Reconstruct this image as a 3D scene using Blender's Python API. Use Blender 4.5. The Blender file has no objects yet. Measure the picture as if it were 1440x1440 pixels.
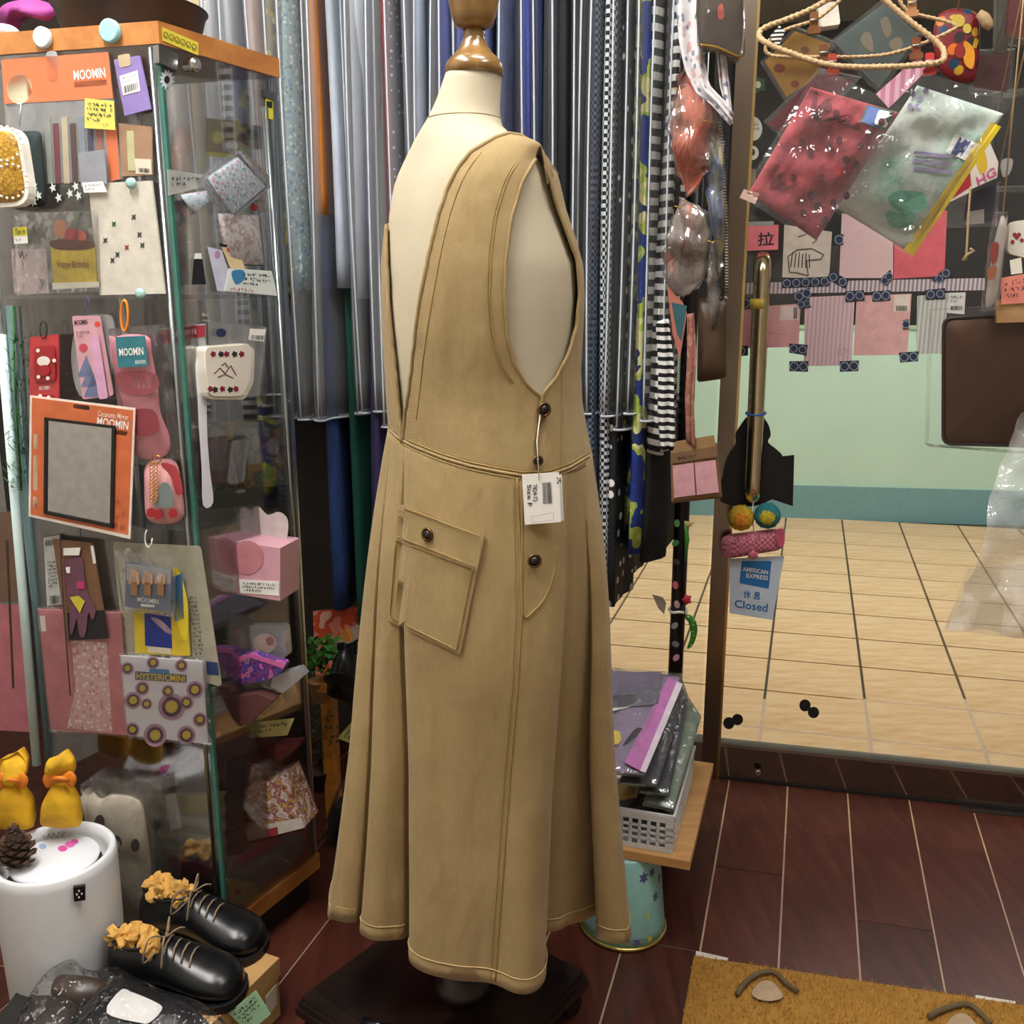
import bpy, bmesh, math, random
from mathutils import Vector, Matrix, noise
from mathutils.bvhtree import BVHTree
random.seed(7)
S = bpy.context.scene
COL = S.collection
# ---------------------------------------------------------------- camera, world, light, exposure
F = 1340.0; TH = math.radians(13.0); H = 1.25
cd = bpy.data.cameras.new('camera'); cam = bpy.data.objects.new('camera', cd); COL.objects.link(cam)
cd.sensor_width = 36; cd.lens = 36*F/1440; cd.clip_start = .05
cam.location = (0, 0, H); cam.rotation_euler = (math.pi/2-TH, 0, 0); S.camera = cam
S.view_settings.view_transform = 'Standard'; S.view_settings.look = 'None'
S.view_settings.gamma = 1; S.view_settings.use_curve_mapping = False
S.view_settings.exposure = 0.0
W = bpy.data.worlds.new('world'); S.world = W; W.use_nodes = True
W.node_tree.nodes['Background'].inputs[0].default_value = (1, .97, .93, 1)
W.node_tree.nodes['Background'].inputs[1].default_value = .6
LAMP_SHOP = 36.0      # emission of the shop's ceiling panels
LAMP_HALL = 24.0      # emission of the corridor's ceiling panels
# ---------------------------------------------------------------- pixel rays
CT, ST = math.cos(TH), math.sin(TH)
CAM = Vector((0, 0, H))
def ray(px, py):
    a = (px-720)/F; b = (720-py)/F
    return Vector((a, CT+b*ST, -ST+b*CT))
def G(px, py, z=0.0):
    r = ray(px, py); return CAM + r*((z-H)/r.z)
def D(px, py, Y):
    r = ray(px, py); return CAM + r*(Y/r.y)
def proj(p):
    d = Vector(p)-CAM; w = d.y*CT-d.z*ST
    return (720+F*d.x/w, 720-F*(d.y*ST+d.z*CT)/w)
class PL:
    def __init__(s, P, u):
        s.P = Vector((P[0], P[1], 0)); s.u = Vector((u[0], u[1], 0)).normalized()
        s.n = Vector((s.u.y, -s.u.x, 0))
        if s.n.dot(Vector((0, 0, 0))-s.P) < 0: s.n = -s.n
    def pt(s, px, py, off=0.0):
        r = ray(px, py); P = s.P+s.n*off
        return CAM + r*((P-CAM).dot(s.n)/r.dot(s.n))
    def shift(s, off): return PL(s.P+s.n*off, s.u)
class HP:
    def __init__(s, z): s.z = z; s.n = Vector((0, 0, 1)); s.u = Vector((1, 0, 0))
    def pt(s, px, py, off=0.0): return G(px, py, s.z+off)
class TP:
    """plane through three points"""
    def __init__(s, a, b, c):
        s.P = Vector(a); s.n = (Vector(b)-s.P).cross(Vector(c)-s.P).normalized()
        if s.n.dot(CAM-s.P) < 0: s.n = -s.n
    def pt(s, px, py, off=0.0):
        r = ray(px, py); P = s.P+s.n*off
        return CAM + r*((P-CAM).dot(s.n)/r.dot(s.n))
UA, VA = math.radians(-14.3), math.radians(72.9)
U = Vector((math.cos(UA), math.sin(UA), 0)); V = Vector((math.cos(VA), math.sin(VA), 0))
# ---------------------------------------------------------------- materials
MC = {}
def lin(h):
    if isinstance(h, str): h = [int(h[i:i+2], 16)/255 for i in (0, 2, 4)]
    return tuple((c/12.92 if c <= .04045 else ((c+.055)/1.055)**2.4) for c in h) + (1,)
def mk(name):
    m = bpy.data.materials.new(name); m.use_nodes = True; nt = m.node_tree
    return m, nt, nt.nodes['Principled BSDF'], nt.nodes.new, nt.links.new
def coord(nt, scale=(1, 1, 1), kind='Object', rot=(0, 0, 0)):
    tc = nt.nodes.new('ShaderNodeTexCoord'); mp = nt.nodes.new('ShaderNodeMapping')
    mp.inputs['Scale'].default_value = scale; mp.inputs['Rotation'].default_value = rot
    nt.links.new(tc.outputs[kind], mp.inputs[0]); return mp.outputs[0]
def ramp(nt, fac, cols, interp='LINEAR'):
    r = nt.nodes.new('ShaderNodeValToRGB'); r.color_ramp.interpolation = interp
    e = r.color_ramp.elements
    while len(e) < len(cols): e.new(.5)
    for i, (p, c) in enumerate(cols): e[i].position = p; e[i].color = lin(c) if isinstance(c, str) else c
    nt.links.new(fac, r.inputs[0]); return r.outputs[0]
def noise_n(nt, vec, scale, detail=4, rough=.55):
    n = nt.nodes.new('ShaderNodeTexNoise'); n.inputs['Scale'].default_value = scale
    n.inputs['Detail'].default_value = detail; n.inputs['Roughness'].default_value = rough
    nt.links.new(vec, n.inputs['Vector']); return n.outputs['Fac']
def bump(nt, h, bs, strength=.3, dist=.002):
    b = nt.nodes.new('ShaderNodeBump'); b.inputs['Strength'].default_value = strength; b.inputs['Distance'].default_value = dist
    nt.links.new(h, b.inputs['Height']); nt.links.new(b.outputs[0], bs.inputs['Normal'])
def C(h, rough=.5, metal=0, var=.12, scale=40, bmp=0.0, bscale=300, sheen=0, stretch=(1, 1, 1)):
    k = ('C', h, rough, metal, var, scale, bmp, bscale, sheen, stretch)
    if k in MC: return MC[k]
    m, nt, bs, N, L = mk('paint_'+h)
    co = coord(nt, stretch); f = noise_n(nt, co, scale)
    a = lin(h); lo = tuple(max(0, c*(1-var)) for c in a[:3])+(1,); hi = tuple(min(1, c*(1+var)) for c in a[:3])+(1,)
    L(ramp(nt, f, [(.3, lo), (.7, hi)]), bs.inputs['Base Color'])
    bs.inputs['Roughness'].default_value = rough; bs.inputs['Metallic'].default_value = metal
    if sheen: bs.inputs['Sheen Weight'].default_value = sheen
    if bmp: bump(nt, noise_n(nt, co, bscale, 3), bs, bmp)
    MC[k] = m; return m
def film(tint=.97, gl=.10, rough=.1, scale=18, strength=.5, milk=.05, stretch=(1, 1, .35)):
    k = ('F', tint, gl, rough, scale, strength, milk, stretch)
    if k in MC: return MC[k]
    m, nt, bs, N, L = mk('plastic_film'); nt.nodes.remove(bs)
    tr = N('ShaderNodeBsdfTransparent'); tr.inputs[0].default_value = (min(1, tint*1.02),)*3+(1,)
    g = N('ShaderNodeBsdfGlossy'); g.inputs['Roughness'].default_value = rough
    df = N('ShaderNodeBsdfDiffuse'); df.inputs[0].default_value = (.9, .93, .95, 1)
    b = N('ShaderNodeBump'); b.inputs['Strength'].default_value = strength*.6; b.inputs['Distance'].default_value = .02
    L(noise_n(nt, coord(nt, stretch), scale, 2, .5), b.inputs['Height'])
    fr = N('ShaderNodeFresnel'); fr.inputs['IOR'].default_value = 1.5; L(b.outputs[0], fr.inputs['Normal']); L(b.outputs[0], g.inputs['Normal'])
    ma = N('ShaderNodeMath'); ma.operation = 'MULTIPLY_ADD'; ma.use_clamp = True
    ma.inputs[1].default_value = .7; ma.inputs[2].default_value = gl; L(fr.outputs[0], ma.inputs[0])
    m1 = N('ShaderNodeMixShader'); m1.inputs[0].default_value = milk; L(tr.outputs[0], m1.inputs[1]); L(df.outputs[0], m1.inputs[2])
    m2 = N('ShaderNodeMixShader'); L(ma.outputs[0], m2.inputs[0]); L(m1.outputs[0], m2.inputs[1]); L(g.outputs[0], m2.inputs[2])
    L(m2.outputs[0], nt.nodes['Material Output'].inputs[0]); MC[k] = m; return m
def glass(): return film(.95, .0, .02, 3, .0, .003, (1, 1, 1))
def pattern(kind, cols, scale=30, rough=.7, bmp=.2, axis=(0, 0, 1), stretch=(1, 1, 1)):
    k = ('P', kind, tuple(cols), scale, rough, axis, stretch)
    if k in MC: return MC[k]
    m, nt, bs, N, L = mk('print_'+kind); co = coord(nt, stretch)
    bs.inputs['Roughness'].default_value = rough
    if kind == 'floral':
        v = N('ShaderNodeTexVoronoi'); v.inputs['Scale'].default_value = scale; L(co, v.inputs['Vector'])
        sp = N('ShaderNodeSeparateColor'); L(v.outputs['Color'], sp.inputs[0])
        n = len(cols); c = ramp(nt, sp.outputs[0], [(i/n, x) for i, x in enumerate(cols)], 'CONSTANT')
        f = ramp(nt, v.outputs['Distance'], [(.0, (0, 0, 0, 1)), (.42, (0, 0, 0, 1)), (.48, (1, 1, 1, 1))])
        mx = N('ShaderNodeMix'); mx.data_type = 'RGBA'; L(f, mx.inputs[0]); L(c, mx.inputs[6]); mx.inputs[7].default_value = lin(cols[0]); L(mx.outputs[2], bs.inputs['Base Color'])
    elif kind == 'dots':
        v = N('ShaderNodeTexVoronoi'); v.inputs['Scale'].default_value = scale; v.inputs['Randomness'].default_value = .55; L(co, v.inputs['Vector'])
        L(ramp(nt, v.outputs['Distance'], [(.0, cols[1]), (.2, cols[1]), (.24, cols[0])]), bs.inputs['Base Color'])
    elif kind == 'blotch':
        f = noise_n(nt, co, scale, 2, .5); n = len(cols)
        L(ramp(nt, f, [(.3+.4*i/n, x) for i, x in enumerate(cols)], 'CONSTANT'), bs.inputs['Base Color'])
    elif kind == 'soft':
        f = noise_n(nt, co, scale, 5, .6); n = len(cols)
        L(ramp(nt, f, [(.28+.44*i/(n-1), x) for i, x in enumerate(cols)]), bs.inputs['Base Color'])
    elif kind == 'check':
        ck = N('ShaderNodeTexChecker'); ck.inputs['Scale'].default_value = scale; L(co, ck.inputs['Vector'])
        ck.inputs[1].default_value = lin(cols[0]); ck.inputs[2].default_value = lin(cols[1]); L(ck.outputs[0], bs.inputs['Base Color'])
    elif kind == 'stripe':
        w = N('ShaderNodeTexWave'); w.inputs['Scale'].default_value = scale; w.inputs['Distortion'].default_value = stretch[0] if False else 0.6
        w.bands_direction = 'XYZ'[axis.index(1)] if 1 in axis else 'DIAGONAL'
        L(co, w.inputs['Vector']); L(ramp(nt, w.outputs['Fac'], [(.0, cols[0]), (.47, cols[0]), (.53, cols[1])]), bs.inputs['Base Color'])
    if bmp: bump(nt, noise_n(nt, coord(nt), 250, 2), bs, bmp, .001)
    MC[k] = m; return m
def wood(name, c1, c2, rough=.4, stretch=(3, 40, 40), gl=.3):
    k = ('W', name)
    if k in MC: return MC[k]
    m, nt, bs, N, L = mk(name); co = coord(nt, stretch); f = noise_n(nt, co, 1.2, 6, .65)
    L(ramp(nt, f, [(.3, c1), (.7, c2)]), bs.inputs['Base Color']); bs.inputs['Roughness'].default_value = rough
    bs.inputs['Coat Weight'].default_value = gl; bs.inputs['Coat Roughness'].default_value = .2
    bump(nt, f, bs, .12, .001); MC[k] = m; return m
def metal(name, h, rough=.25, stretch=None):
    k = ('M', name)
    if k in MC: return MC[k]
    m, nt, bs, N, L = mk(name); f = noise_n(nt, coord(nt, stretch or (1, 1, 1)), 60, 3)
    a = lin(h); L(ramp(nt, f, [(.3, tuple(c*.88 for c in a[:3])+(1,)), (.7, a)]), bs.inputs['Base Color'])
    bs.inputs['Metallic'].default_value = 1; bs.inputs['Roughness'].default_value = rough
    if stretch: bump(nt, f, bs, .08, .001)
    MC[k] = m; return m
def emit(name, col, st):
    m, nt, bs, N, L = mk(name); bs.inputs['Emission Color'].default_value = col; bs.inputs['Emission Strength'].default_value = st
    L(ramp(nt, noise_n(nt, coord(nt), 5), [(.3, col), (.7, col)]), bs.inputs['Base Color']); return m
# ---------------------------------------------------------------- mesh helpers
WL = {}
def obj(name, vs, fs, m, parent=None, smooth=False, label=None, cat=None, group=None, kind=None):
    vs = [Vector(v) for v in vs]
    xs = [v.x for v in vs]; ys = [v.y for v in vs]; zs = [v.z for v in vs]
    o0 = Vector(((min(xs)+max(xs))/2, (min(ys)+max(ys))/2, min(zs)))
    me = bpy.data.meshes.new(name); me.from_pydata([tuple(v-o0) for v in vs], [], fs); me.update()
    bm = bmesh.new(); bm.from_mesh(me); bmesh.ops.recalc_face_normals(bm, faces=bm.faces); bm.to_mesh(me); bm.free()
    if smooth:
        for p in me.polygons: p.use_smooth = True
    me.materials.append(m)
    o = bpy.data.objects.new(name, me); COL.objects.link(o); WL[o.name] = o0
    if parent: o.parent = parent; o.location = o0-WL[parent.name]
    else: o.location = o0
    return tag(o, label, cat, group, kind)
def tag(o, label=None, cat=None, group=None, kind=None):
    if label: o['label'] = label
    if cat: o['category'] = cat
    if group: o['group'] = group
    if kind: o['kind'] = kind
    return o
def empty(name, loc, label, cat, group=None, kind=None):
    o = bpy.data.objects.new(name, None); COL.objects.link(o); o.location = loc; o.empty_display_size = .05
    WL[o.name] = Vector(loc); return tag(o, label, cat, group, kind)
def prism_data(front, n, th):
    k = len(front); n = Vector(n)
    vs = [Vector(p) for p in front]+[Vector(p)-n*th for p in front]
    fs = [tuple(range(k)), tuple(range(2*k-1, k-1, -1))]+[(i, i+k, (i+1) % k+k, (i+1) % k) for i in range(k)]
    return vs, fs
def prism(name, poly, pl, off, th, m, parent=None, **kw):
    return obj(name, *prism_data([pl.pt(x, y, off) for x, y in poly], pl.n, th), m, parent, **kw)
def box_data(c, ax, hs):
    c = Vector(c); vs = []
    for i in (-1, 1):
        for j in (-1, 1):
            for k in (-1, 1): vs.append(c+ax[0]*hs[0]*i+ax[1]*hs[1]*j+ax[2]*hs[2]*k)
    return vs, [(0, 1, 3, 2), (4, 6, 7, 5), (0, 4, 5, 1), (2, 3, 7, 6), (0, 2, 6, 4), (1, 5, 7, 3)]
Z = Vector((0, 0, 1)); AX = (Vector((1, 0, 0)), Vector((0, 1, 0)), Z)
RAX = (U, V, Z)
def box(name, c, hs, m, parent=None, ax=AX, **kw): return obj(name, *box_data(c, ax, hs), m, parent, **kw)
def merge(*ds):
    vs, fs = [], []
    for v, f in ds:
        o = len(vs); vs += v; fs += [tuple(i+o for i in x) for x in f]
    return vs, fs
def tube_data(pts, r, n=8, closed=False):
    pts = [Vector(p) for p in pts]; k = len(pts); vs, fs = [], []; prev = None
    for i, p in enumerate(pts):
        a = pts[(i-1) % k] if (closed or i) else p; b = pts[(i+1) % k] if (closed or i < k-1) else p
        t = (b-a).normalized() if (b-a).length > 1e-9 else Z
        if prev is None: prev = t.orthogonal().normalized()
        x = (prev-t*prev.dot(t)); x = x.normalized() if x.length > 1e-6 else t.orthogonal().normalized(); prev = x; y = t.cross(x)
        rr = r[i] if isinstance(r, (list, tuple)) else r
        vs += [p+x*rr*math.cos(2*math.pi*j/n)+y*rr*math.sin(2*math.pi*j/n) for j in range(n)]
    m = k if closed else k-1
    for i in range(m):
        for j in range(n):
            fs.append((i*n+j, i*n+(j+1) % n, ((i+1) % k)*n+(j+1) % n, ((i+1) % k)*n+j))
    if not closed: fs += [tuple(range(n-1, -1, -1)), tuple(range((k-1)*n, k*n))]
    return vs, fs
def tube(name, pts, r, m, parent=None, n=8, closed=False, **kw):
    return obj(name, *tube_data(pts, r, n, closed), m, parent, smooth=True, **kw)
def lathe_data(c, prof, n=32, axis=None, caps=True):
    c = Vector(c); vs, fs = [], []
    ax = Vector(axis).normalized() if axis else Z; x = ax.orthogonal().normalized() if axis else Vector((1, 0, 0)); y = ax.cross(x)
    for r, z in prof:
        vs += [c+ax*z+x*r*math.cos(2*math.pi*j/n)+y*r*math.sin(2*math.pi*j/n) for j in range(n)]
    for i in range(len(prof)-1):
        for j in range(n): fs.append((i*n+j, i*n+(j+1) % n, (i+1)*n+(j+1) % n, (i+1)*n+j))
    if caps: fs += [tuple(range(n-1, -1, -1)), tuple(range((len(prof)-1)*n, len(prof)*n))]
    return vs, fs
def lathe(name, c, prof, m, parent=None, n=32, axis=None, caps=True, smooth=True, **kw):
    o = obj(name, *lathe_data(c, prof, n, axis, caps), m, parent, smooth=smooth, **kw)
    for p in o.data.polygons:
        if len(p.vertices) > 4: p.use_smooth = False
    return o
def catmull(P, k, closed=False):
    P = [Vector(p) for p in P]; n = len(P); out = []
    for i in range(n if closed else n-1):
        a, b, c, d = (P[(i-1) % n] if (closed or i) else P[0]), P[i], P[(i+1) % n], (P[(i+2) % n] if (closed or i < n-2) else P[-1])
        for j in range(k):
            t = j/k; out.append(.5*((2*b)+(c-a)*t+(2*a-5*b+4*c-d)*t*t+(3*b-a-3*c+d)*t**3))
    if not closed: out.append(P[-1])
    return out
def sm(P, k=4, closed=True): return [(v.x, v.y) for v in catmull([(x, y, 0) for x, y in P], k, closed)]
def rnd(poly, r=.18, n=3):
    out = []; k = len(poly)
    for i in range(k):
        p, a, b = [Vector((*q, 0)) for q in (poly[i], poly[i-1], poly[(i+1) % k])]
        m = min((a-p).length, (b-p).length)*r
        s, e = p+(a-p).normalized()*m, p+(b-p).normalized()*m
        for j in range(n+1):
            t = j/n; q = s*(1-t)**2+p*2*t*(1-t)+e*t*t; out.append((q.x, q.y))
    return out
def ell(cx, cy, rx, ry=None, n=18, rot=0):
    ry = ry or rx; c, s = math.cos(rot), math.sin(rot)
    return [(cx+rx*math.cos(a)*c-ry*math.sin(a)*s, cy+rx*math.cos(a)*s+ry*math.sin(a)*c) for a in [2*math.pi*i/n for i in range(n)]]
def rect(x0, y0, x1, y1): return [(x0, y0), (x1, y0), (x1, y1), (x0, y1)]
def puff_data(poly, pl, off, th, rings=5, back=.3, crump=0.0):
    """a stuffed outline: bulges towards the viewer's side of its plane"""
    k = len(poly); cx = sum(p[0] for p in poly)/k; cy = sum(p[1] for p in poly)/k; vs, fs = [], []
    def ring(t, h):
        for x, y in poly:
            q = pl.pt(cx+(x-cx)*t, cy+(y-cy)*t, off); hh = h
            if crump: hh += crump*noise.noise(q*22)*(1.0 if t < .97 else 0.2)
            vs.append(q+Vector(pl.n)*hh)
    lv = [(.55, -th*back), (.9, -th*back*.8)]+[(1, 0)]+[(math.cos(i/rings*math.pi/2), th*math.sin(i/rings*math.pi/2)) for i in range(1, rings)]
    for t, h in lv: ring(t, h)
    for i in range(len(lv)-1):
        for j in range(k): fs.append((i*k+j, i*k+(j+1) % k, (i+1)*k+(j+1) % k, (i+1)*k+j))
    fs += [tuple(range(k-1, -1, -1)), tuple(range((len(lv)-1)*k, len(lv)*k))]
    return vs, fs
def puff(name, poly, pl, off, th, m, parent=None, rings=5, back=.3, crump=0.0, **kw):
    return obj(name, *puff_data(poly, pl, off, th, rings, back, crump), m, parent, smooth=True, **kw)
TX = {}
def text_mesh(s, bold=0.0):
    if s not in TX:
        cu = bpy.data.curves.new('t', 'FONT'); cu.body = s; cu.offset = bold; cu.resolution_u = 2; o = bpy.data.objects.new('t', cu); COL.objects.link(o)
        me = bpy.data.meshes.new_from_object(o.evaluated_get(bpy.context.evaluated_depsgraph_get()))
        vs = [v.co.copy() for v in me.vertices]; fs = [tuple(p.vertices) for p in me.polygons]
        bpy.data.objects.remove(o); bpy.data.curves.remove(cu); bpy.data.meshes.remove(me); TX[s] = (vs, fs)
    return TX[s]
def bil(q, u, v):
    (ax, ay), (bx, by), (cx, cy), (dx, dy) = q
    return ((ax*(1-u)+bx*u)*(1-v)+(dx*(1-u)+cx*u)*v, (ay*(1-u)+by*u)*(1-v)+(dy*(1-u)+cy*u)*v)
def lettering(s, quad, pl, off, m, parent, name='lettering'):
    vs, fs = text_mesh(s, .014)
    x0 = min(v.x for v in vs); x1 = max(v.x for v in vs); y0 = min(v.y for v in vs); y1 = max(v.y for v in vs)
    out = [pl.pt(*bil(quad, (v.x-x0)/(x1-x0), 1-(v.y-y0)/(y1-y0+1e-9)), off) for v in vs]
    return obj(name, out, fs, m, parent)
def strokes(lines, quad, pl, off, w, m, parent, name='handwriting'):
    """pen lines given in unit coordinates of the quad"""
    ds = []
    for ln in lines:
        P = [bil(quad, *p) for p in ln]
        for a, b in zip(P, P[1:]):
            dx, dy = b[0]-a[0], b[1]-a[1]; l = math.hypot(dx, dy) or 1; nx, ny = -dy/l*w/2, dx/l*w/2
            ds.append(([pl.pt(a[0]+nx, a[1]+ny, off), pl.pt(b[0]+nx, b[1]+ny, off), pl.pt(b[0]-nx, b[1]-ny, off), pl.pt(a[0]-nx, a[1]-ny, off)], [(0, 1, 2, 3)]))
    return obj(name, *merge(*ds), m, parent)
def scrawl(rows, per, seed, r0=.08, r1=.92):
    """illegible small handwriting: rows of glyph-like strokes"""
    R = random.Random(seed); out = []
    for i in range(rows):
        yc = r0+(r1-r0)*(i+.5)/rows; h = (r1-r0)/rows*.36
        for j in range(per if i < rows-1 else max(2, int(per*.6))):
            xc = .06+.88*(j+.5)/per; w = .88/per*.36
            for k in range(3):
                a = (xc+R.uniform(-w, w), yc+R.uniform(-h, h))
                out.append([a, (a[0]+R.choice([-1, 1])*R.uniform(.2, 1)*w, yc+R.uniform(-h, h))])
    return out
def barcode(quad, pl, off, parent, seed=1, n=16):
    R = random.Random(seed); ds = []; x = 0
    while x < 1:
        w = R.uniform(.3, 1)/n
        q = [bil(quad, min(x, 1), 0), bil(quad, min(x+w, 1), 0), bil(quad, min(x+w, 1), 1), bil(quad, min(x, 1), 1)]
        ds.append(([pl.pt(*p, off) for p in q], [(0, 1, 2, 3)])); x += w+R.uniform(.3, 1)/n
    return obj('barcode', *merge(*ds), C('202020'), parent)
INK = lambda: C('1c1c22', .6)
WHITE = lambda: C('f0f0ea', .55, var=.04)
def sample(P, n):
    """resample a pixel polyline evenly by length"""
    P = [Vector((*p, 0)) for p in P]; L = [0]
    for a, b in zip(P, P[1:]): L.append(L[-1]+(b-a).length)
    out = []; j = 0
    for i in range(n):
        d = L[-1]*i/(n-1)
        while j < len(P)-2 and L[j+1] < d: j += 1
        t = (d-L[j])/max(L[j+1]-L[j], 1e-9); q = P[j].lerp(P[j+1], t); out.append((q.x, q.y))
    return out
# ================================================================ the place itself
# --- shop floor: planks with pale joints
floor = obj('floor', *box_data((.1, 1.2, -.0205), AX, (2.6, 1.6, .018)), C('c0a890', .7), kind='structure')
def floor_wood():
    m, nt, bs, N, L = mk('plank_wood'); co = coord(nt, (9, 1.3, 4), rot=(0, 0, -VA+math.pi/2)); f = noise_n(nt, co, 3.5, 7, .66)
    oi = N('ShaderNodeObjectInfo'); mx = N('ShaderNodeMath'); mx.operation = 'MULTIPLY_ADD'; mx.inputs[1].default_value = .2; mx.inputs[2].default_value = -.1
    L(oi.outputs['Random'], mx.inputs[0]); ad = N('ShaderNodeMath'); L(f, ad.inputs[0]); L(mx.outputs[0], ad.inputs[1])
    L(ramp(nt, ad.outputs[0], [(.25, '351a14'), (.5, '50281f'), (.78, '683a2b')]), bs.inputs['Base Color'])
    bs.inputs['Roughness'].default_value = .3; bs.inputs['Specular IOR Level'].default_value = .4
    bump(nt, f, bs, .05, .001); return m
FW = floor_wood()
def plank(u0, u1, v0, v1, g, o, mat, par, z=0.0, dz=.012, name='plank'):
    P = lambda u, v: o+U*u+V*v
    return obj(name, *prism_data([P(u0+g, v0+g)+Z*z, P(u1-g, v0+g)+Z*z, P(u1-g, v1-g)+Z*z, P(u0+g, v1-g)+Z*z], Z, dz), mat, par)
O1 = G(1095, 1355.6); PW = .1475
# v (along the plank) of the cross joints in each column, seen in the photograph
DP = PL(G(1008, 1091), (G(1282, 1121)-G(1008, 1091))[:2])
def vdoor(u):
    p = O1+U*u; return (DP.P+DP.n*.012-p).dot(DP.n)/V.dot(DP.n)
seenj = {-1: [.295], 0: [.50], 1: [.205-.03, .77], 2: [.50], -2: [.62]}
for c in range(-16, 8):
    js = seenj.get(c, [(.37*c) % .55+.1]); vd = vdoor((c+.5)*PW); js = [j for j in js if j < vd-.02]
    cuts = sorted(set([-1.6]+[j-.62*k for j in js[:1] for k in (1, 2)]+js+[vdoor((c+.5)*PW)]))
    for a, b in zip(cuts, cuts[1:]):
        if b-a > .02: plank(c*PW, (c+1)*PW, a, b, .0019, O1, FW, floor, 0, .0023)
# --- door plane
DP = PL(G(1008, 1091), (G(1282, 1121)-G(1008, 1091))[:2])
STEEL = metal('brushed_steel', 'b9b2a8', .28, (1, 1, 90)); STEELD = metal('dark_mirror_steel', '8f8580', .08)
def wallpoly(name, poly, off, th, m, parent=None, **kw): return prism(name, poly, DP, off, th, m, parent, **kw)
door = empty('door_1', DP.pt(1225, 1115), 'frameless glass shop door with steel kick plate and tubular pull handle', 'door', kind='structure')
def dz(px, py): return DP.pt(px, py)
A = dz(1010.5, 1087); B = A+DP.u*(.95 if DP.u.x > 0 else -.95)
def dquad(p, q, z0, z1): return [Vector((p.x, p.y, z0)), Vector((q.x, q.y, z0)), Vector((q.x, q.y, z1)), Vector((p.x, p.y, z1))]
obj('glass_pane', *prism_data(dquad(A, B, .09, 2.3), DP.n, .006), glass(), door)
obj('kick_plate', *prism_data([p+DP.n*.012 for p in dquad(A, B, .006, .092)], DP.n, .03), STEELD, door)
obj('kick_plate_edge', *prism_data([p+DP.n*.014 for p in dquad(A, B, .092, .101)], DP.n, .034), STEEL, door)
obj('gap_shade', *prism_data([p+DP.n*.016 for p in dquad(A, B, .0005, .008)], DP.n, .01), C('14110f', .8), door)  # black strip painting the shaded gap under the door
# floor hinge plate let into the planks
prism('hinge_plate', [(1348, 1128), (1440, 1138), (1470, 1152), (1352, 1139)], HP(.0), .003, .004, metal('hinge_steel', '77716c', .4), door)
# door post, left side panel of glass, sill
post = prism('trim_1', [(1012, 600), (1030, 600), (1008.5, 1085), (985, 1083)], DP, .02, .05, STEEL, kind='structure')
me = post.data
p0 = DP.pt(986, 1083, .02); p1 = DP.pt(1008, 1086, .02)
bpy.data.objects.remove(post)
post = obj('trim_1', *prism_data([Vector((p0.x, p0.y, 0)), Vector((p1.x, p1.y, 0)), Vector((p1.x, p1.y, 2.4)), Vector((p0.x, p0.y, 2.4))], DP.n, .06), metal('bronze_steel', '8d7f70', .26, (1, 1, 90)), kind='structure')
obj('trim_edge', *prism_data([Vector((p1.x, p1.y, 0))+DP.n*.001, Vector((p1.x, p1.y, 0))+DP.u*.006+DP.n*.001, Vector((p1.x, p1.y, 2.4))+DP.u*.006+DP.n*.001, Vector((p1.x, p1.y, 2.4))+DP.n*.001], DP.n, .03), metal('brass_trim', 'd9bb7c', .22), post)
lft = -DP.u if DP.u.x > 0 else DP.u
q0 = p0+lft*.006; q1 = p0+lft*.80
win = obj('window_1', *prism_data([Vector((q0.x, q0.y, .10)), Vector((q1.x, q1.y, .10)), Vector((q1.x, q1.y, 2.3)), Vector((q0.x, q0.y, 2.3))], DP.n, .006), glass(), kind='structure')
for (a, b, z0, z1) in ((0, .80, 0, .10), (0, .80, 2.3, 2.4)):
    s0 = p0+lft*a; s1 = p0+lft*b
    obj('window_frame', *prism_data([Vector((s0.x, s0.y, z0)), Vector((s1.x, s1.y, z0)), Vector((s1.x, s1.y, z1)), Vector((s0.x, s0.y, z1))], DP.n, .05), STEEL, win)
r0 = p1+DP.u*1.05*(1 if DP.u.x > 0 else -1)
obj('wall_front', *prism_data([Vector((p0.x, p0.y, 2.4)), Vector((r0.x, r0.y, 2.4)), Vector((r0.x, r0.y, 2.62)), Vector((p0.x, p0.y, 2.62))], DP.n, .08), C('3a3632', .7), kind='structure')
r1 = r0+DP.u*.7
obj('wall_front_right', *prism_data([Vector((r0.x, r0.y, 0)), Vector((r1.x, r1.y, 0)), Vector((r1.x, r1.y, 2.62)), Vector((r0.x, r0.y, 2.62))], DP.n, .08), C('3a3632', .7), kind='structure')
w0 = p0+lft*.80; w1 = w0+lft*2.0
obj('wall_back', *prism_data([Vector((w0.x, w0.y, 0)), Vector((w1.x, w1.y, 0)), Vector((w1.x, w1.y, 2.62)), Vector((w0.x, w0.y, 2.62))], DP.n, .08), C('37302a', .8), kind='structure')
obj('wall_front_header', *prism_data([Vector((w0.x, w0.y, 2.4)), Vector((p0.x, p0.y, 2.4)), Vector((p0.x, p0.y, 2.62)), Vector((w0.x, w0.y, 2.62))], DP.n, .08), C('3a3632', .7), kind='structure')
wl0 = w1; wl1 = w1-V*3.6
obj('wall_left', *prism_data([Vector((-1.5, 2.9, 0)), Vector((-1.5, -.6, 0)), Vector((-1.5, -.6, 2.62)), Vector((-1.5, 2.9, 2.62))], Vector((1, 0, 0)), .06), C('c9c4ba', .8), kind='structure')
obj('wall_right', *prism_data([Vector((2.0, 2.3, 0)), Vector((2.0, -.6, 0)), Vector((2.0, -.6, 2.62)), Vector((2.0, 2.3, 2.62))], Vector((-1, 0, 0)), .06), C('8d857a', .8), kind='structure')
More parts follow.
